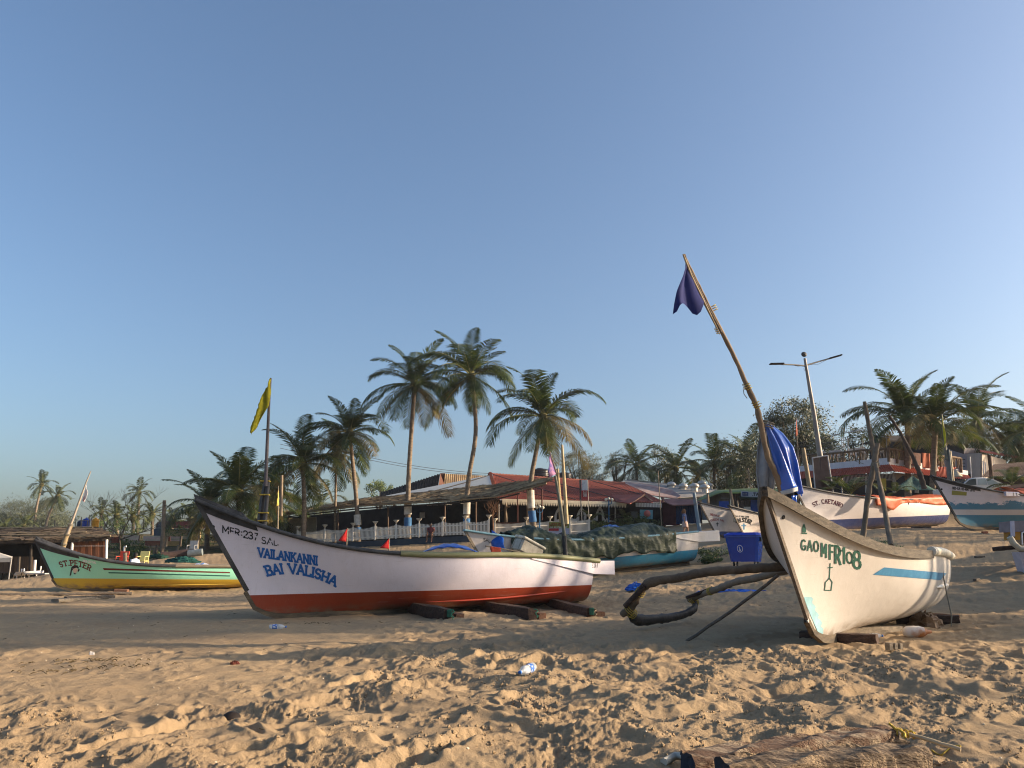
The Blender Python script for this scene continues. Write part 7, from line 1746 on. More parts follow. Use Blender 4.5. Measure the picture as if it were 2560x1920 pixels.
# houses at the right edge
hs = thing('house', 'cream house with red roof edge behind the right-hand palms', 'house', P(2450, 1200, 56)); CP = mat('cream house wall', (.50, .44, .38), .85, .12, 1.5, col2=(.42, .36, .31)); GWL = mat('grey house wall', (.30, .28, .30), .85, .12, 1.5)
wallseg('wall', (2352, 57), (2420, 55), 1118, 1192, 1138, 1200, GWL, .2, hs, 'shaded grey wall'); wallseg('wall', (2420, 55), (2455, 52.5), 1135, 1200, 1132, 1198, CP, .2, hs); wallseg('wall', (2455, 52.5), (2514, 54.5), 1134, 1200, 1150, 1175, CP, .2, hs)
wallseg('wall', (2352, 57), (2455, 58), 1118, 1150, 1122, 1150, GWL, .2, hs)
corrugated('roof_edge', mat('weathered red roof', (.30, .09, .06), .8, .2), hs, P(2448, 1124, 52.3), P(2552, 1141, 56), P(2553, 1148, 55.6), P(2450, 1129, 51.8), 50, .03, 'red roof edge')
MB().slab([P(2452, 1126, 52.8), P(2552, 1143, 56.4), P(2556, 1143, 62), P(2440, 1122, 62)], (0, 0, -.1)).build('roof', DWOOD, hs)
for (x, y0, y1) in ((2425, 1142, 1196), (2459, 1153, 1186), (2464, 1155, 1186), (2476, 1158, 1185), (2484, 1159, 1184)): MB().tube([P(x + (4 if x == 2425 else 0), y1, 52.2), P(x, y0, 52.2)], .035, 5).build('window_bar', WHITE, hs)
for k in range(3): MB().slab([P(2405 + 0 * k, 1148 + 9 * k, 54.9), P(2413, 1148 + 9 * k, 54.8), P(2413, 1149.5 + 9 * k, 54.8), P(2405, 1149.5 + 9 * k, 54.9)], (0, .02, 0)).build('wall_slot', DWOOD, hs)
MB().tube([P(2480, 1203, 44), P(2473, 1138, 44)], [.11, .10], 7).build('post', LOGM, label='dark wooden post before the cream house', cat='post')
ts = thing('tiled_hut', 'dark old tiled hut roof at the right edge', 'hut', P(2520, 1210, 47))
DT = mat('old dark tile', (.10, .07, .065), .85, .35, 1.5, col2=(.19, .14, .12)); tiled('roof_tiles', DT, ts, P(2486, 1163, 49), P(2640, 1150, 50), P(2452, 1196, 44.5), P(2650, 1196, 45), 14, 44, .07, .05)
MB().slab([P(2462, 1198, 45.2), P(2640, 1198, 45.2), P(2640, 1240, 45.2), P(2462, 1240, 45.2)], (0, .15, 0)).build('wall', DWOOD, ts)
k = thing('lantern', 'small cream conical lantern hanging before the red awning', 'lantern', P(2391, 1190, 44)); MB().lathe(P(2391, 1192, 44), [(.33, 0), (.22, .18), (.05, .42), (0, .45)], 12).build('shade', mat('cream lantern', (.46, .40, .30), .8), k); MB().tube([P(2391, 1181, 44), P(2391, 1166, 44)], .015, 4).build('cord', BLACKP, k)
# wires
def wire(label, pts, r=.02, sag=.0):
    P0 = [P(*p) for p in pts]; out = []
    for a, b in zip(P0[:-1], P0[1:]): out += bent(a, b, 8, sag)[:-1]
    out.append(P0[-1]); MB().tube(out, r, 4).build('power_line', mat('wire', (.10, .10, .11), .7), label=label, cat='power line', group='power lines')
wire('upper power line across the palm trunks', [(700, 1110, 74), (930, 1145, 76), (1228, 1184, 78)], .022, .25); wire('lower power line across the palm trunks', [(700, 1120, 74), (930, 1151, 76), (1215, 1188, 78)], .022, .25)
wire('power line over the right-hand trees', [(2490, 1032, 70), (2700, 1008, 75)], .03, .1)
for i, (a, b) in enumerate((((1980, 1110, 62), (2180, 1064, 58)), ((1985, 1118, 62), (2190, 1084, 58)), ((2000, 1125, 62), (2230, 1098, 56)))): wire(('top', 'middle', 'lowest')[i] + ' thin line above the terrace restaurant', [a, b], .02, .1)
wire('power line behind the wooden utility pole', [(300, 1315, 66), (411, 1322, 66), (560, 1322, 66)], .02, .1)

# ---------------------------------------------------------------- left-hand huts
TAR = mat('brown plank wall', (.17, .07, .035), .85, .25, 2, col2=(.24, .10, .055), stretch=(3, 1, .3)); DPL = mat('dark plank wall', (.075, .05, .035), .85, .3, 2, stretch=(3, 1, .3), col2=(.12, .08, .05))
hut = thing('thatched_hut', 'low thatched beach hut with brown plank walls at the left', 'hut', P(130, 1440, 47))
lo = [P(-120, 1350, 45), P(0, 1352, 45), P(110, 1350, 45.4), P(200, 1347, 46), P(278, 1345, 46.4)]; hi = [P(-120, 1322, 51), P(0, 1323, 51), P(110, 1322, 51), P(190, 1322, 51), P(236, 1326, 50)]
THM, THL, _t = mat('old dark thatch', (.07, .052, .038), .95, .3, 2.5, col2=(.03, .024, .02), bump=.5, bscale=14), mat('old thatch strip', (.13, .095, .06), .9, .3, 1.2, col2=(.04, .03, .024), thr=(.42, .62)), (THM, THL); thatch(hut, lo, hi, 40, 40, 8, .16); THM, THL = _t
for a, b in (((-100, 1325, 50.7), (232, 1322, 50.5)), ((20, 1337, 48), (215, 1334, 48.2)), ((-100, 1341, 46.6), (276, 1344, 46.3))): MB().tube([P(*a) + Vector((0, 0, .1)), P(*b) + Vector((0, 0, .1))], .05, 6).build('roof_pole', BAMBD, hut)
def planks(x0, x1, d0, d1, y0a, y1a, y0b, y1b, n, mt, name='plank', par=None):
    for i in range(n):
        q0, q1 = i / n, (i + .94) / n; jit = .02 * (i % 2)
        f = lambda q, y0, y1: P(x0 + (x1 - x0) * q, y0 + (y1 - y0) * q, d0 + (d1 - d0) * q + jit)
        MB().slab([f(q0, y0a, y0b), f(q1, y0a, y0b), f(q1, y1a, y1b), f(q0, y1a, y1b)], (0, .06, 0)).build(name, mt, par or hut)
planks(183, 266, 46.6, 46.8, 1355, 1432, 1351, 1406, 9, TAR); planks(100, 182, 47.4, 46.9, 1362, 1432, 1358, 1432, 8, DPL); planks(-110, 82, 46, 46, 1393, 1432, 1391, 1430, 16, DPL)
MB().slab([P(-120, 1345, 50.5), P(262, 1345, 50.5), P(262, 1440, 50.5), P(-120, 1440, 50.5)], (0, .1, 0)).build('rear_wall', DARK, hut)
MB().slab([P(263, 1350, 46.9), P(262, 1350, 50.5), P(262, 1430, 50.5), P(263, 1430, 46.9)], (.08, 0, 0)).build('side_wall', DPL, hut)
for (px, y0, y1, d, mt_) in ((267, 1349, 1404, 45.9, WHITE), (181, 1356, 1385, 46.0, WHITE), (88, 1400, 1435, 44.8, WHITE), (78, 1362, 1436, 45.6, DWOOD), (48, 1392, 1430, 45.7, WOODD)): MB().tube([P(px - 2, y1, d), P(px, y0, d)], .07, 6).build('post', mt_, hut)
MB().tube([P(183, 1365, 46.2), P(266, 1365, 46.4)], .012, 4).build('line', WHITE, hut)
# white beach tent at the left edge, tables, boat-like benches
tn = thing('beach_tent', 'white canvas beach canopy cut off by the left edge', 'canopy', P(-5, 1460, 41)); apex = P(-30, 1373, 42); e = [P(-100, 1396, 40.4), P(29, 1394, 40.2), P(30, 1391, 43), P(-80, 1391, 43.4)]
m = MB()
for i in range(4): m.add([apex, e[i], e[(i + 1) % 4]], [(0, 1, 2)]); m.add([e[i], e[(i + 1) % 4], e[(i + 1) % 4] + Vector((0, 0, -.22)), e[i] + Vector((0, 0, -.22))], [(0, 3, 2, 1)])
m.build('canopy', mat('white canvas', (.62, .58, .50), .7, .1, 3, transl=.2), tn)
for p in e[:3]: MB().tube([p, Vector((p.x, p.y, gz(p.x, p.y)))], .03, 5).build('leg', mat('grey metal bar', (.28, .27, .26)), tn)
def table(label, px0, px1, py, d, w, mt, name='table', cat='table', grp=None):
    a, b = P(px0, py, d), P(px1, py, d); o = thing(name, label, cat, ((a.x + b.x) / 2, d, gz((a.x + b.x) / 2, d)), group=grp)
    MB().slab([a, b, b + Vector((0, w, 0)), a + Vector((0, w, 0))], (0, 0, -.06)).build('top', mt, o)
    for x in (a.x + .1, b.x - .1):
        for y in (d + .05, d + w - .05): MB().tube([Vector((x, y, a.z - .05)), Vector((x, y, gz(x, y) - .02))], .035, 5).build('leg', mt if mt is WHITE else DWOOD, o)
table('dark long table at the left edge on the sand', -20, 38, 1431, 43, .8, DWOOD); table('long grey white bench before the ST. PETER bow', 60, 112, 1433, 42, .8, mat('grey white plank', (.34, .34, .34), .7, .15), 'bench', 'bench'); table('white low plank table beside the dark long table', 38, 66, 1430, 44.5, 1.2, WHITE)
wb = thing('white_dinghy', 'low white boat shape behind the benches at the left', 'boat', P(70, 1440, 44.5)); rows = []
for i in range(12):
    q = i / 11; c = P(36 + 68 * q, 1440 - 6 * q, 44.8); w = .5 * math.sin(max(.1, q * 3)) + .1; rows.append([c + Vector((0, -w, .16)), c + Vector((0, -w * .7, 0)), c + Vector((0, w * .7, 0)), c + Vector((0, w, .16))])
MB().grid(rows).build('hull', WHITE, wb, solid=.04)
for (px, py) in ((54, 1421), (60, 1420), (102, 1414)): MB().lathe(P(px, py + 5, 44.2), [(.03, -.18), (.04, .03), (.03, .08), (0, .09)], 8).build('bollard', WHITE, wb)
# tanks on the hut
TG2 = 'water tanks behind the thatched hut'
tank('orange water tank behind the thatched hut', 237, 1318, 62, .27, .68, mat('orange tank', (.62, .26, .012), .4, .08, 3), TG2); tank('tall blue water tank left of the orange one', 214, 1319, 62.5, .28, .72, mat('blue tank', (.012, .04, .26), .4, .1, 3), TG2); tank('dark navy water tank beside the tall blue one', 200, 1320, 63, .25, .58, mat('navy tank', (.01, .018, .05), .4, .1, 3), TG2)
tf = thing('tank_frame', 'thin scaffold of poles round the water tanks', 'frame', P(215, 1325, 60))
for px, y0 in ((190, 1294), (204, 1292), (224, 1287), (219, 1300), (229, 1295)): MB().tube([P(px - 2, 1322, 60), P(px, y0, 60)], .035, 4).build('pole', OUTG, tf)
MB().tube([P(190, 1300, 60), P(229, 1303, 60)], .02, 4).build('pole', OUTG, tf); MB().tube([P(240, 1330, 59), P(256, 1316, 59)], .05, 5).build('pole', OUTG, tf)
for i, (px, y0, y1) in enumerate(((86, 1312, 1322), (93, 1317, 1322), (119, 1314, 1322), (137, 1300, 1322), (143, 1308, 1322), (262, 1308, 1345), (283, 1318, 1345))): MB().tube([P(px, y1, 58), P(px, y0, 58)], .05, 4).build('post', WOODG, label='short pole behind the hut roof, number %s from the left' % ('one two three four five six seven'.split()[i]), cat='post', group='short poles behind the thatched hut')
# utility pole
up_ = thing('utility_pole', 'wooden utility pole rising behind the ST. PETER boat', 'utility pole', gp(406, 55)); MB().tube([P(405, 1394, 55), P(408, 1320, 55), P(411, 1251, 55)], [.17, .15, .12], 8).build('pole', OUTG, up_)
MB().tube([P(410, 1262, 55), P(418, 1266, 54.6)], .03, 4).build('bracket', WOODD, up_)
wire('wire falling right from the wooden utility pole', [(411, 1256, 55), (460, 1290, 60), (520, 1300, 66)], .015, .2)
# brick house behind
bh = thing('house', 'small house with dark red roof and tan wall behind the plank fence', 'house', P(440, 1345, 70))
MB().slab([P(413, 1322, 69), P(500, 1324, 69), P(500, 1345, 69), P(413, 1345, 69)], (0, .2, 0)).build('wall', mat('tan brick wall', (.36, .27, .15), .85, .15, 3), bh); MB().slab([P(384, 1322, 71), P(413, 1320, 69), P(413, 1345, 69), P(384, 1345, 71)], (0, .2, 0)).build('wall', mat('dark slate wall', (.06, .07, .09), .85), bh)
tiled('roof_tiles', mat('dark red tile', (.13, .045, .035), .85, .3, 1.5), bh, P(405, 1303, 75), P(520, 1303, 75), P(412, 1322, 68.5), P(520, 1324, 68.5), 9, 40, .06, .04)
MB().slab([P(393, 1306, 74), P(405, 1303, 75), P(413, 1322, 68.6), P(388, 1322, 71)], (0, 0, -.06)).build('hip', DWOOD, bh)
# brick wall and plank fence pieces
def fence_panels(items):
    for nm, lab, x0, x1, y0, y1, d, mt_, n in items:
        o = thing(nm, lab, 'fence' if nm != 'brick_wall' else 'wall', P((x0 + x1) / 2, y1, d), group='patchwork fence on the left')
        for k in range(n):
            ya, yb = y0 + (y1 - y0) * k / n, y0 + (y1 - y0) * (k + .88) / n
            MB().slab([P(x0, ya, d), P(x1, ya + .5, d), P(x1, yb + .5, d), P(x0, yb, d)], (0, .05, 0)).build('board', mt_ if not isinstance(mt_, list) else mt_[k % len(mt_)], o)
PK = mat('pale pink board', (.58, .42, .36), .8, .15, 4); TB2 = mat('tan board', (.42, .28, .12), .8, .2, 4); BR = mat('brick red', (.24, .075, .045), .9, .3, 9); CR2 = mat('cream board', (.55, .46, .34), .8, .15, 4)
fence_panels([('plank_fence', 'pale pink board fence left of the utility pole', 306, 349, 1338, 1351, 64, [CR2, PK], 4), ('plank_fence', 'cream and pink boards right behind the utility pole', 358, 400, 1339, 1352, 62, [CR2, PK, PK], 4), ('plank_fence', 'short red boards under the pink ones', 362, 400, 1352, 1364, 61.8, BR, 4),
              ('plank_fence', 'white boards right of the utility pole', 424, 452, 1341, 1353, 60, [PK, CR2], 3), ('plank_fence', 'tan stacked boards right of the utility pole', 417, 453, 1353, 1365, 59.6, TB2, 4), ('plank_fence', 'red end boards of the plank stack', 416, 425, 1341, 1352, 59.5, BR, 3), ('plank_fence', 'tan boards beside the long white boat bow', 474, 500, 1341, 1366, 60, TB2, 8), ('plank_fence', 'white board between two fence posts', 456, 473, 1341, 1347, 60, CR2, 2)])
bw = thing('brick_wall', 'small red brick wall at the corner of the thatched hut', 'wall', P(288, 1356, 58), group='patchwork fence on the left'); rnd = random.Random(3)
for r_ in range(9):
    for c_ in range(9):
        x0 = 277 + c_ * 2.6 + (1.3 if r_ % 2 else 0); y0 = 1339 + r_ * 2
        if x0 > 299 or rnd.random() < .06: continue
        MB().slab([P(x0, y0, 58), P(x0 + 2.3, y0, 58), P(x0 + 2.3, y0 + 1.65, 58), P(x0, y0 + 1.65, 58)], (0, .10 + rnd.uniform(0, .03), 0)).build('brick', BR, bw)
MB().slab([P(276, 1338, 58.08), P(300, 1338, 58.08), P(300, 1358, 58.08), P(276, 1358, 58.08)], (0, .08, 0)).build('mortar', mat('mortar', (.20, .14, .10), .9), bw)
for i, (px, y0, y1, d) in enumerate(((453, 1340, 1366, 58), (497, 1338, 1378, 55), (446, 1362, 1384, 54), (412, 1340, 1372, 57), (418, 1342, 1366, 56.5), (386, 1370, 1392, 55), (393, 1362, 1384, 54.5), (376, 1372, 1394, 53), (480, 1358, 1382, 54), (350, 1338, 1352, 60))): MB().tube([P(px - 3, y1, d), P(px, y0, d)], .06 if i % 2 else .09, 5).build('fence_post', WOODG if i % 3 else WOODD, label=('dark' if i % 3 == 0 else 'grey') + ' fence post, ' + 'first second third fourth fifth sixth seventh eighth ninth tenth'.split()[i] + ' of the leaning posts before the patchwork fence', cat='post', group='leaning fence posts on the left')
# sand mound with pipes behind the ST. PETER boat
MB().tube(bent(P(402, 1391, 44), P(470, 1384, 44.5), 6, 0, .04, 3), .25, 9).build('rolled_net', mat('brown rolled net', (.055, .035, .03), .9, .3, 5, bump=.6), label='long brown roll of netting on the mound', cat='net roll'); MB().tube([P(470, 1385, 44.3), P(506, 1380, 44.4)], .20, 9).build('pipe', mat('blue grey pipe', (.16, .19, .20), .7, .2), label='blue grey pipe end beside the brown roll of netting', cat='pipe')
c = P(397, 1396, 43.8); crumple('net_heap', c, .6, .3, .22, mat('dark green net', (.01, .045, .03), .9), 'small dark green net heap on the mound', 'net', 5)
c = P(455, 1407, 38); crumple('net_heap', c, .8, .4, .25, mat('teal net', (.01, .07, .06), .9), 'teal net heap behind the ST. PETER boat', 'net', 6)
def chair(label, px, py, d, mt):
    b = P(px, py, d); o = thing('plastic_chair', label, 'chair', b); MB().box(b + Vector((0, 0, .42)), (.48, .46, .05), bev=.01).build('seat', mt, o); MB().box(b + Vector((0, .22, .68)), (.46, .04, .46), rot=(-.12, 0, 0), bev=.01).build('backrest', mt, o)
    for sx in (-.21, .21):
        for sy in (-.2, .2): MB().tube([b + Vector((sx, sy, .42)), b + Vector((sx * 1.1, sy * 1.1, 0))], .025, 5).build('leg', mt, o)
        MB().tube([b + Vector((sx, -.2, .42)), b + Vector((sx, -.2, .64)), b + Vector((sx, .22, .66))], .02, 5).build('armrest', mt, o)
chair('pale yellow plastic chair behind the ST. PETER boat', 353, 1424, 40, mat('pale yellow plastic', (.62, .56, .22), .5)); chair('red plastic chair left of the sitting man', 302, 1424, 40, mat('red plastic', (.50, .06, .03), .5)); chair('red chair under the terrace fan' if False else 'grey plastic chair on the mound at the left', 478, 1392, 45, mat('grey plastic', (.30, .30, .30), .5))
MB().tube([P(313, 1410, 39.6), P(313, 1382, 39.6)], .09, 7).build('post', WOODG, label='grey post beside the red plastic chair', cat='post'); 
k = thing('shower_post', 'white bent shower pipe behind the red chair', 'shower', P(310, 1400, 44)); MB().tube([P(310, 1400, 44), P(311, 1367, 44), P(316, 1366, 44)], .05, 6).build('pipe', WHITE, k)

# yellow flag mast behind the long white boat
ym = thing('flag_mast', 'tall dark flag mast with torn yellow flag behind the long white boat', 'flag mast', P(655, 1320, 20.5))
MB().tube([P(649, 1322, 20.5), P(658, 1250, 20.5), P(668, 1192, 20.5)], [.10, .09, .075], 4, smooth=False).build('pole_foot', BLACKP, ym); MB().tube([P(660, 1322, 20.4), P(666, 1260, 20.4), P(671, 1195, 20.4)], [.06, .055, .05], 6).build('pole_foot', mat('dark grey pole', (.06, .06, .065), .6), ym)
MB().tube([P(664, 1215, 20.3), P(668, 1110, 20.3), P(673, 1000, 20.3), P(677, 945, 20.3)], [.05, .045, .035, .025], 8).build('pole', mat('violet grey pole', (.10, .085, .09), .6, .2, 3), ym)
for y in (1203, 1237, 1282, 1302):
    xx = 664 - (y - 1203) * .06; MB().box(P(xx, y, 20.4), (.24, .22, .03), rot=(0, 0, .1), bev=.005).build('lashing', ROPEY, ym)
YF = mat('yellow flag cloth', (.42, .38, .025), .85, .2, 4, transl=.35)
rag = lambda u, v: Vector((.03 * math.sin(v * 19) * u, 0, -.06 * u * abs(math.sin(v * 31))))
hoist = fedge([P(676, 946, 20.25), P(676, 980, 20.25), P(673, 1016, 20.25), P(650, 1050, 20.2), P(640, 1070, 20.15), P(627, 1083, 20.1)], 22); fly = fedge([P(675, 946, 20.25), P(657, 985, 20.2), P(645, 1020, 20.1), P(634, 1045, 20.05), P(627, 1060, 20.05), P(625, 1080, 20.05)], 22)
rows = []
for j in range(23):
    row = []
    for i in range(8):
        u = i / 7; p = hoist[j].lerp(fly[j], u) + Vector((.012 * math.sin(j * 2.7) * u, .05 * math.sin(u * 7 + j * .4), -.03 * (j % 3 == 0) * u)); row.append(p)
    rows.append(row)
MB().grid(rows).build('flag', YF, ym, solid=.012)
for (a, b) in (((636, 1040), (630, 1048)), ((633, 1054), (625, 1062)), ((627, 1078), (628, 1088))): 
    m = MB(); A = P(*a, 20.1); Bq = P(*b, 20.05); m.add([A, A + Vector((.05, 0, .06)), Bq], [(0, 1, 2)]); m.build('torn_strip', YF, ym)
t = thing('flag_mast', 'thin pole with furled yellow cloth left of the thatched roof', 'flag mast', P(695, 1330, 34)); MB().tube([P(694, 1325, 34), P(696, 1250, 34), P(696, 1215, 34)], [.035, .03, .015], 5).build('pole', WOODG, t)
flag(t, 'cloth', (P(696, 1225, 33.9), P(697, 1262, 33.9), P(692, 1266, 33.8), P(693, 1250, 33.8)), mat('faded yellow cloth', (.50, .36, .08), .9, .2), nu=4, nv=8, wave=.03)
MB().tube([P(703, 1290, 50), P(705, 1188, 50)], [.10, .08], 6).build('pole', OUTG, label='wooden pole behind the foot of the yellow flag mast', cat='pole')
# ---------------------------------------------------------------- people
def person(label, origin, joints, edges, skin, parts_, yaw=0.0, name='person', scale=1.0):
    """one continuous skinned body grown on joints {name: (x, y, z, radius)}"""
    o = thing(name, label, 'person', origin, rz=yaw); names = list(joints); idx = {k: i for i, k in enumerate(names)}
    me = bpy.data.meshes.new('body'); me.from_pydata([Vector(joints[k][:3]) * scale for k in names], [(idx[a], idx[b]) for a, b in edges], []); me.materials.append(skin)
    b = bpy.data.objects.new('body', me); COL.objects.link(b); b.parent = o
    sk = b.modifiers.new('skin', 'SKIN'); 
    if not me.skin_vertices: 
        me.skin_vertices.new(name='skin') if hasattr(me.skin_vertices, 'new') else None
    for i, k in enumerate(names):
        sv = me.skin_vertices[0].data[i]; r = joints[k][3] * scale; sv.radius = (r, r * (joints[k][4] if len(joints[k]) > 4 else 1)); sv.use_root = (k == 'pelvis')
    sd_ = b.modifiers.new('sub', 'SUBSURF'); sd_.levels = 2; sd_.render_levels = 2
    for nm, mb, mt in parts_: mb.build(nm, mt, o, local=True)
    return o
SK = mat('tanned skin', (.36, .20, .13), .6, .08, 6); SK2 = mat('brown skin', (.16, .08, .05), .6, .08, 6)
STAND = {'pelvis': (0, 0, .92, .13, 1.25), 'waist': (0, 0, 1.08, .11, 1.25), 'chest': (0, .01, 1.30, .13, 1.3), 'neck': (0, .01, 1.46, .055), 'head0': (0, -.01, 1.56, .085), 'head1': (0, -.005, 1.66, .09), 'top': (0, 0, 1.74, .05),
         'shL': (.17, .01, 1.40, .055), 'elL': (.23, .02, 1.14, .042), 'wrL': (.22, -.10, .92, .030), 'haL': (.22, -.13, .84, .032), 'shR': (-.17, .01, 1.40, .055), 'elR': (-.22, .04, 1.13, .042), 'wrR': (-.21, .0, .90, .030), 'haR': (-.21, -.02, .82, .032),
         'hipL': (.09, 0, .86, .095), 'knL': (.11, -.16, .50, .062), 'anL': (.11, -.10, .09, .042), 'toL': (.12, -.24, .04, .035), 'hipR': (-.09, 0, .86, .095), 'knR': (-.10, .06, .50, .062), 'anR': (-.10, .22, .12, .042), 'toR': (-.10, .12, .03, .035)}
EDG = [('pelvis', 'waist'), ('waist', 'chest'), ('chest', 'neck'), ('neck', 'head0'), ('head0', 'head1'), ('head1', 'top'), ('chest', 'shL'), ('shL', 'elL'), ('elL', 'wrL'), ('wrL', 'haL'), ('chest', 'shR'), ('shR', 'elR'), ('elR', 'wrR'), ('wrR', 'haR'),
       ('pelvis', 'hipL'), ('hipL', 'knL'), ('knL', 'anL'), ('anL', 'toL'), ('pelvis', 'hipR'), ('hipR', 'knR'), ('knR', 'anR'), ('anR', 'toR')]
def ell(rings, n=14):
    """clothing shell from (cx, cy, z, rx, ry)"""
    m = MB(); m.grid([[Vector((cx + rx * math.cos(2 * math.pi * k / n), cy + ry * math.sin(2 * math.pi * k / n), z)) for k in range(n)] for cx, cy, z, rx, ry in rings], closed=True); return m
def fingers(c, d, s_=1.0):
    m = MB(); c = Vector(c)
    for k in range(4): m.tube([c + Vector((-.02 + .014 * k, 0, 0)) * s_, c + (Vector((-.022 + .015 * k, -.01, -.045 + abs(k - 1.3) * .004))) * s_, c + Vector((-.022 + .015 * k, -.028, -.075 + abs(k - 1.3) * .006)) * s_], [.009, .008, .006], 5)
    m.tube([c + Vector((.03, -.01, .03)) * s_, c + Vector((.045, -.03, .0)) * s_, c + Vector((.04, -.045, -.02)) * s_], [.010, .009, .007], 5); return m
hair = MB().lathe((0, .02, 1.60), [(.02, -.16), (.075, -.12), (.098, -.02), (.105, .05), (.09, .12), (.05, .16), (0, .175)], 14)
hair.tube([(0, .10, 1.66), (0, .15, 1.58), (0, .14, 1.46)], [.035, .04, .02], 8)
face_ = MB(); 
for sx in (-.033, .033): face_.lathe((sx, -.094, 1.625), [(0, -.010), (.011, 0), (0, .010)], 6)
face_.box((0, -.105, 1.595), (.018, .03, .04)); face_.box((0, -.098, 1.555), (.045, .012, .012))
wx = gp(1714, 50); wx.z = P(1714, 1342, 50).z
person('woman in a blue top and pale shorts walking in front of the blue shed doors', wx, STAND, EDG, SK,
       [('hair', hair, mat('auburn hair', (.20, .09, .04), .7, .2, 8)), ('facial_features', face_, mat('face dark', (.08, .035, .025), .7)),
        ('shirt', ell([(0, 0, .96, .185, .15), (0, 0, 1.05, .165, .135), (0, .01, 1.20, .18, .145), (0, .01, 1.36, .205, .14), (0, .01, 1.45, .12, .09)]), mat('blue top', (.14, .19, .36), .8, .15, 6)),
        ('sleeve', MB().tube([(.15, .01, 1.42), (.21, .02, 1.26)], [.085, .075], 10), mat('blue top', (.14, .19, .36))), ('sleeve', MB().tube([(-.15, .01, 1.42), (-.21, .03, 1.26)], [.085, .075], 10), mat('blue top', (.14, .19, .36))),
        ('shorts', ell([(0, .0, 1.0, .165, .14), (0, 0, .88, .20, .17), (0, 0, .76, .215, .19), (0, 0, .62, .225, .21)]), mat('pale pink shorts', (.48, .36, .32), .85, .1, 6)), ('fingers', fingers((.22, -.14, .82), 0), SK), ('fingers', fingers((-.21, -.03, .80), 0), SK)], yaw=R(78))
SIT = {'pelvis': (0, 0, .12, .14, 1.2), 'waist': (0, -.02, .28, .12, 1.2), 'chest': (0, -.06, .50, .14, 1.25), 'neck': (0, -.09, .67, .055), 'head0': (0, -.11, .76, .085), 'head1': (0, -.11, .85, .09), 'top': (0, -.10, .93, .05),
       'shL': (.18, -.06, .60, .058), 'elL': (.24, -.12, .36, .044), 'wrL': (.18, -.34, .26, .032), 'haL': (.16, -.42, .25, .034), 'shR': (-.18, -.06, .60, .058), 'elR': (-.24, -.10, .36, .044), 'wrR': (-.18, -.32, .27, .032), 'haR': (-.16, -.40, .26, .034),
       'hipL': (.10, -.05, .12, .10), 'knL': (.17, -.46, .16, .068), 'anL': (.16, -.46, -.30, .045), 'toL': (.18, -.62, -.36, .037), 'hipR': (-.10, -.05, .12, .10), 'knR': (-.15, -.48, .16, .068), 'anR': (-.17, -.44, -.30, .045), 'toR': (-.20, -.60, -.36, .037)}
sx_ = P(1077, 1343, 54.2)
person('man in a dark red shirt sitting on the plinth before the shaded picket fence', sx_ + Vector((0, 0, .02)), SIT, EDG, SK2,
       [('hair', MB().lathe((0, -.085, .80), [(.05, -.06), (.095, -.01), (.102, .06), (.075, .13), (0, .16)], 12), mat('black hair', (.015, .012, .012), .6)), ('shirt', ell([(0, 0, .10, .18, .17), (0, -.02, .28, .17, .15), (0, -.05, .48, .20, .16), (0, -.08, .62, .17, .12), (0, -.09, .68, .09, .08)]), mat('dark red shirt', (.13, .035, .04), .85, .2, 8)),
        ('sleeve', MB().tube([(.16, -.06, .61), (.24, -.11, .44)], [.085, .07], 10), mat('dark red shirt', (.13, .035, .04))), ('sleeve', MB().tube([(-.16, -.06, .61), (-.24, -.09, .44)], [.085, .07], 10), mat('dark red shirt', (.13, .035, .04))),
        ('shorts', MB().tube([(.10, -.02, .12), (.15, -.38, .15)], [.14, .10], 10).tube([(-.10, -.02, .12), (-.14, -.40, .15)], [.14, .10], 10), mat('grey shorts', (.06, .06, .07), .85)), ('fingers', fingers((.16, -.44, .24), 0), SK2), ('fingers', fingers((-.16, -.42, .25), 0), SK2)], yaw=R(-8))
mx = P(331, 1432, 38.5)
person('dark haired man in a pale blue shirt sitting behind the ST. PETER boat', mx, SIT, EDG, SK2,
       [('hair', MB().lathe((0, -.085, .80), [(.07, -.09), (.10, -.03), (.115, .06), (.085, .14), (0, .17)], 12), mat('black hair', (.015, .012, .012), .6)),
        ('shirt', ell([(0, 0, .10, .20, .18), (0, -.02, .28, .19, .16), (0, -.05, .48, .22, .17), (0, -.08, .62, .18, .12), (0, -.09, .68, .09, .08)]), mat('pale blue shirt', (.42, .48, .62), .85, .1, 8)), ('sleeve', MB().tube([(.16, -.06, .61), (.24, -.11, .42)], [.09, .07], 10), mat('pale blue shirt', (.42, .48, .62))), ('sleeve', MB().tube([(-.16, -.06, .61), (-.24, -.09, .42)], [.09, .07], 10), mat('pale blue shirt', (.42, .48, .62))),
        ('shorts', MB().tube([(.10, -.02, .12), (.15, -.38, .15)], [.14, .10], 10).tube([(-.10, -.02, .12), (-.14, -.40, .15)], [.14, .10], 10), mat('grey shorts', (.06, .06, .07)))], yaw=R(70))
sx2 = P(1839, 1296, 45.5)
person('light haired person behind the rail of the A.M.STAR boat', sx2 + Vector((0, 0, -.3)), SIT, EDG, SK,
       [('hair', MB().lathe((0, -.085, .80), [(.07, -.11), (.10, -.03), (.115, .06), (.085, .14), (0, .17)], 12), mat('fair hair', (.36, .26, .13), .7)), ('shirt', ell([(0, 0, .10, .19, .17), (0, -.05, .48, .21, .16), (0, -.08, .62, .17, .12), (0, -.09, .68, .09, .08)]), mat('cream shirt', (.50, .42, .30), .85))], yaw=R(60))
sh_ = P(1165, 1318, 58)
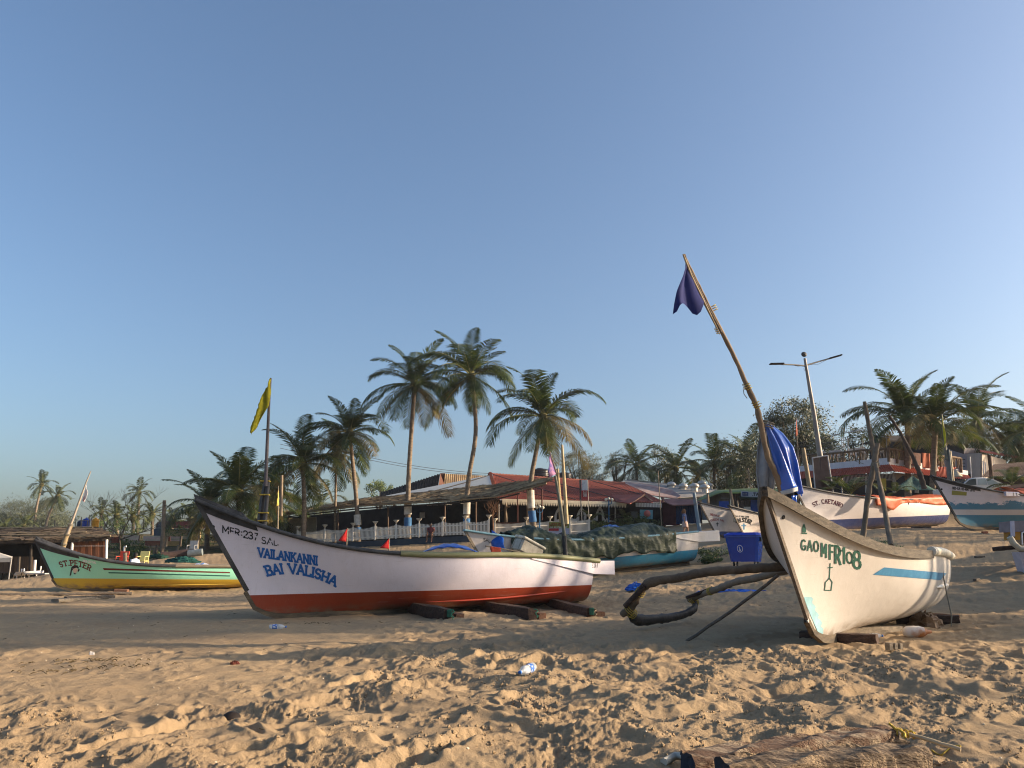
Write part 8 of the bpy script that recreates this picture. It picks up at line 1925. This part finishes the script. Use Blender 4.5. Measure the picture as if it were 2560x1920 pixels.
person('person in a pale shirt in the shade of the thatched restaurant', Vector((sh_.x, 58, sh_.z)) + Vector((0, 0, -.55)), SIT, EDG, SK2,
       [('hair', MB().lathe((0, -.085, .80), [(.07, -.09), (.10, -.03), (.115, .06), (.085, .14), (0, .17)], 12), mat('grey hair', (.2, .2, .2), .7)), ('shirt', ell([(0, 0, .10, .22, .18), (0, -.05, .48, .24, .17), (0, -.08, .62, .18, .12), (0, -.09, .68, .09, .08)]), mat('grey pale shirt', (.34, .33, .30), .85))], yaw=R(50))

# ---------------------------------------------------------------- foreground
def on_sand(px, py, up=0.0):
    """point where the sight line through the pixel meets the beach"""
    o_ = Vector((0, 0, CAM_H)); d = (P(px, py, 1.0) - o_).normalized(); t = 2.0
    while t < 90:
        p = o_ + d * t
        if p.z < gzd(p.x, p.y): break
        t += .03
    return Vector((p.x, p.y, gzd(p.x, p.y) + up))
def bottle(label, c, direction, L=.29, r=.042, wrap=(.03, .12, .45), group=None):
    o = thing('plastic_bottle', label, 'bottle', c, group=group); d = Vector(direction).normalized(); ax = d.to_track_quat('Z', 'Y').to_matrix()
    prof = [(0, 0), (r * .8, 0), (r, .012)]
    for k in range(6): prof += [(r, .02 + .026 * k), (r * .93, .033 + .026 * k), (r, .046 + .026 * k)]
    prof += [(r, .20), (r * .8, .23), (r * .45, .255), (.013, .268), (.013, .285)]
    pl = mat('clear plastic', (.75, .80, .84), .08, .05, 5, spec=.6, alpha=.42, bump=.6, bscale=20); c2 = Vector(c) + Vector((0, 0, r * .85)) - d * L / 2
    MB().lathe(c2, prof, 18, axis=ax).build('body', pl, o); MB().lathe(c2, [(r * 1.01, .06), (r * 1.01, .135)], 18, axis=ax).build('label_wrap', mat('bottle label ' + str(wrap), wrap, .4, .2, 30, col2=(.55, .60, .66), thr=(.5, .58)), o)
    MB().lathe(c2, [(0, .276), (.017, .276), (.017, .298), (0, .298)], 12, axis=ax).build('cap', mat('blue cap', (.01, .13, .48), .4), o); return o
c = on_sand(1316, 1686); dd = (on_sand(1303, 1692) - on_sand(1330, 1668)); dd.z = -.02
bottle('clear plastic bottle with blue cap lying in the middle foreground', c, Vector((-.55, -1, -.08)), .30, .048)
c = on_sand(694, 1573); bottle('clear plastic bottle in the shade near the bow of the long white boat', c, (1, .1, 0), .29, .045)
c = P(2290, 1590, 12.6); c.z = gzd(c.x, c.y)
jc = thing('buoy', 'orange and white plastic float lying under the GAO MFR 108 boat', 'buoy', c); ax = Vector((1, -.15, .02)).to_track_quat('Z', 'Y').to_matrix()
MB().lathe(c + Vector((-.2, 0, .075)), [(0, 0), (.055, .01), (.085, .06), (.09, .16), (.088, .25), (.07, .31)], 18, axis=ax).build('body', mat('orange white plastic', (.62, .56, .50), .35, .1, 1.8, col2=(.42, .16, .05), thr=(.48, .60), spec=.5), jc); MB().lathe(c + Vector((-.2, 0, .075)), [(.07, .31), (.035, .36), (.022, .42), (0, .42)], 14, axis=ax).build('neck', mat('orange plastic', (.40, .15, .06), .5), jc)
c = P(2318, 1558, 14.6); c.z = gzd(c.x, c.y); crumple('buoy', c, .30, .22, .24, mat('brown worn float', (.22, .12, .05), .6, .3, 4, col2=(.12, .07, .04)), 'brown worn float beside the skid under the right-hand boat stern', 'buoy', 13)
c = P(2185, 1600, 12.2); c.z = gzd(c.x, c.y); bottle('small crushed bottle under the keel of the GAO MFR 108 boat', c, (1, .3, 0), .26, .04, (.10, .18, .20))
# half-buried dark coconut shell
c = on_sand(578, 1793); s_ = thing('coconut_shell', 'half buried black coconut shell in the left foreground', 'coconut shell', c)
MB().lathe(c + Vector((0, 0, -.055)), [(.095, 0), (.09, .03), (.065, .06), (.035, .082), (0, .088)], 16, axis=Euler((.15, .1, 0)).to_matrix()).build('shell', mat('black shell', (.012, .008, .006), .7, .3, 10), s_)
# sleepers at the lower right edge
SL1 = mat('hewn red brown timber', (.12, .072, .048), .9, .25, 5, bump=1.4, bscale=34, col2=(.30, .235, .165), thr=(.44, .60), stretch=(.6, 3.5, 3.5)); SL2 = mat('weathered timber end', (.085, .06, .042), .9, .3, 6, bump=1.6, bscale=30, col2=(.30, .22, .14), thr=(.42, .60), stretch=(.6, 3.5, 3.5))
def sleeper(name, label, tl, tr, w, h, mt, seed, capm=None):
    a, b = tl, tr; rnd = random.Random(seed); o = thing(name, label, 'timber', ((a + b) / 2).to_tuple()[:2] + (gz(*((a + b) / 2).to_tuple()[:2]),), group='timbers in the right foreground')
    d = (b - a); L = d.length; d.normalize(); s_ = Vector((d.y, -d.x, 0)).normalized(); s_ = s_ if s_.y < 0 else -s_; rows = []; n = 40
    for i in range(n + 1):
        q = i / n; e = 1 - .28 * max(0, (abs(q - .5) - .34) / .16) ** 1.5; c = a.lerp(b, q); row = []
        wob = lambda f, k: .012 * math.sin(q * f + k + seed) + rnd.uniform(-.004, .004)
        xs_ = [(-.5, 0), (-.46, -.02), (-.2, .012), (.1, .016), (.38, 0), (.5, -.10), (.52, -.5), (.49, -1.0), (-.5, -1.0)]
        for k, (u, v) in enumerate(xs_): row.append(c + s_ * (u * w * e + wob(17, k)) + Vector((0, 0, v * h + wob(23, k * 1.7))))
        rows.append(row)
    m = MB(); m.grid(rows, smooth=False, closed=True); m.build('timber_body', mt, o)
    for r_, nm in ((rows[0], 0), (rows[-1], 1)):
        m = MB(); cc = sum(r_, Vector()) / len(r_); mid = [cc.lerp(p, .55) + d * rnd.uniform(-.008, .008) for p in r_]; N = len(r_); vs = [cc] + mid + r_; fs = [(0, k + 1, (k + 1) % N + 1) for k in range(N)] + [(k + 1, N + k + 1, N + (k + 1) % N + 1, (k + 1) % N + 1) for k in range(N)]
        m.add(vs, fs if nm == 0 else [tuple(reversed(f)) for f in fs]); m.build('cut_end', (capm or SL2) if nm else mat('shade-black timber end', (.015, .022, .035), .8, .3, 6), o, label='end face coloured black for its shade' if nm == 0 else 'pale cut end')  # shade is put into the black of the left end face
    return o
A = P(1708, 1880, 5.25); Bq = P(2232, 1818, 5.9); A.z = .20; Bq.z = .20
A = P(1716, 1886, 4.62); Bq = P(2228, 1818, 5.35)
sleeper('timber_sleeper', 'long red brown hewn timber at the bottom right, the one further back', A, Bq, .17, .15, SL1, 2)
A2 = P(1806, 1902, 4.27); B2_ = P(2300, 1862, 4.62)
sleeper('timber_sleeper', 'weathered timber with shade-black end at the very bottom right', A2, B2_, .20, .22, SL2, 5, mat('sun-pale cut wood', (.50, .38, .24), .85, .2, 8, bump=1, bscale=30))  # pale cap: cut wood with sunlight put into its colour
st = thing('stick', 'pale stick with yellow rope behind the bottom right timbers', 'stick', P(2330, 1855, 5.3)); a, b = P(2262, 1832, 5.3), P(2402, 1874, 5.1)
MB().tube(bent(a, b, 6, 0, .004, 2), .013, 7).build('stick', mat('pale peeled stick', (.45, .34, .20), .7), st)
a = P(2222, 1808, 5.3); MB().tube([a, a + Vector((.03, -.02, -.03)), P(2245, 1822, 5.28), P(2262, 1834, 5.26), P(2262, 1844, 5.22)], .009, 6).build('rope_knot', ROPEY, st); lashing(st, P(2262, 1833, 5.3), Vector((1, 0, -.2)), .018, 4, ROPEY, th=.006)
rr = [on_sand(2330 + 12 * i, 1880 + 12 * math.sin(i * .9), .008) for i in range(7)]; MB().tube(rr, .006, 5).build('rope_tail', ROPEY, st)
c = on_sand(1715, 1898); MB().tube([on_sand(1660, 1917, .01), on_sand(1690, 1904, .03), P(1725, 1893, 4.7)], .022, 8).build('pipe', mat('pale grey hose', (.42, .40, .34), .5), label='pale hose end left of the bottom right timbers', cat='hose')
# scattered bits: twigs, seaweed, pebbles
DBR = mat('dry seaweed', (.10, .07, .03), .9, .3, 20); rnd = random.Random(12)
for i, (px, py, n, w) in enumerate(((205, 1655, 60, .42), (130, 1680, 30, .3), (300, 1664, 26, .3), (800, 1560, 16, .3))):
    c = on_sand(px, py); m = MB()
    for _ in range(n):
        p = c + Vector((rnd.gauss(0, w), rnd.gauss(0, w * .35), 0)); p.z = gzd(p.x, p.y) + .008; a = rnd.uniform(0, 3.14); e = Vector((math.cos(a), math.sin(a), rnd.uniform(.0, .3))) * rnd.uniform(.03, .08); m.tube([p - e * .5, p + Vector((0, 0, .01)), p + e * .5], [.003, .005, .002], 4, cap=False)
    m.build('seaweed', DBR, label=('thick patch of dry seaweed on the smooth sand at the left', 'thin patch of dry seaweed left of the thick one', 'thin patch of dry seaweed right of the thick one', 'twigs in the shade before the long white boat')[i], kind='stuff')
m = MB()
for _ in range(420):
    x, y = rnd.uniform(-9, 9), rnd.uniform(3.8, 16); p = Vector((x, y, gzd(x, y))); s_ = rnd.uniform(.004, .014); m.lathe(p, [(0, -s_), (s_, 0), (0, s_ * .7)], 5)
m.build('shell_fragments', mat('pale shell bits', (.55, .47, .36), .6, .3, 50), label='small shell fragments and pebbles scattered over the sand', kind='stuff')
m = MB()
for _ in range(260):
    x, y = rnd.uniform(-10, 10), rnd.uniform(4, 22); a = rnd.uniform(0, 6.28); p = Vector((x, y, gzd(x, y) + .006)); e = Vector((math.cos(a), math.sin(a), rnd.uniform(0, .4))) * rnd.uniform(.015, .06); m.tube([p - e, p + e], .003, 4, cap=False)
m.build('twigs', DBR, label='bits of dark twig scattered over the sand', kind='stuff')
for i, (px, py, w) in enumerate(((585, 1661, .05), (229, 1636, .03))): 
    c = on_sand(px, py); crumple('litter', c, w, w * .6, w * .4, mat('dark red scrap', (.12, .03, .02), .8) if i == 0 else WHITE, ('small dark red scrap on the smooth sand', 'tiny white scrap on the smooth sand at left')[i], 'litter', i + 20)
for i, (px, py, r_) in enumerate(((2463, 1334, .10), (2180, 1314, .0), (2250, 1313, .16))):
    if r_: c = on_sand(px, py); rough_block('brick', c + Vector((-r_, 0, .04)), c + Vector((r_, .05, .05)), .12, .09, mat('old brick', (.28, .10, .06), .9, .3, 9), ('red brick lying on the slope below the peeling blue boat', '', 'red brick lying under the ST. CAETANO boat')[i], 'brick', seed=i, n=3)
for i, (px, py, L_) in enumerate(((2452, 1395, .35), (2305, 1320, .9), (2200, 1318, .7), (2450, 1322, .8), (2560, 1330, .8), (2445, 1453, .18))):
    c = on_sand(px, py); rough_block('driftwood', c + Vector((-L_ / 2, 0, .03)), c + Vector((L_ / 2, .12, .04)), .10, .06, WOODD, ('short dark driftwood on the slope at the right', 'dark board under the ST. CAETANO boat at its stern', 'dark board under the ST. CAETANO boat at its middle', 'dark board under the bow of the peeling blue boat', 'dark board under the peeling blue boat at the frame edge', 'dark scrap of wood low on the slope at the right')[i], 'driftwood', 'driftwood on the slope', seed=40 + i, n=4)

# crumbs of packed sand lying on the trampled foreground
rnd = random.Random(31); vs = []; fs = []
for _ in range(420):
    cx_, cy_ = rnd.uniform(-5.5, 5.5), 3.5 + 7.2 * rnd.random() ** 1.4
    if cx_ < -1.5 and cy_ > 6.8: continue
    sp_ = rnd.uniform(.04, .16)
    for _k in range(rnd.randint(6, 26)):
        x, y = cx_ + rnd.gauss(0, sp_), cy_ + rnd.gauss(0, sp_ * .7); s_ = rnd.choice((.005, .007, .009, .013)) * rnd.uniform(.7, 1.4); z = gzd(x, y) + s_ * .35; i = len(vs)
        for dx, dy, dz in ((1, 0, 0), (0, 1, 0), (-1, 0, 0), (0, -1, 0), (0, 0, 1), (0, 0, -1)): vs.append((x + (dx + rnd.uniform(-.3, .3)) * s_, y + (dy + rnd.uniform(-.3, .3)) * s_, z + (dz + rnd.uniform(-.3, .3)) * s_))
        fs += [(i, i + 1, i + 4), (i + 1, i + 2, i + 4), (i + 2, i + 3, i + 4), (i + 3, i, i + 4), (i + 1, i, i + 5), (i + 2, i + 1, i + 5), (i + 3, i + 2, i + 5), (i, i + 3, i + 5)]
m = MB(); m.add(vs, fs); m.build('sand_crumbs', SAND, label='small crumbs of packed sand over the trampled foreground', kind='stuff')
# ---------------------------------------------------------------- thin evening haze over everything
hz = MB().box((0, 300, 13.5), (1960, 1270, 33)).build('haze', bpy.data.materials.new('haze air'), kind='stuff'); hm = hz.data.materials[0]; hm.use_nodes = True; hn = hm.node_tree.nodes; hn.clear()
ho_ = hn.new('ShaderNodeOutputMaterial'); hv = hn.new('ShaderNodeVolumePrincipled'); hv.inputs['Color'].default_value = (.78, .84, .92, 1); hv.inputs['Density'].default_value = .00028; hv.inputs['Anisotropy'].default_value = .2
hm.node_tree.links.new(hv.outputs[0], ho_.inputs['Volume'])
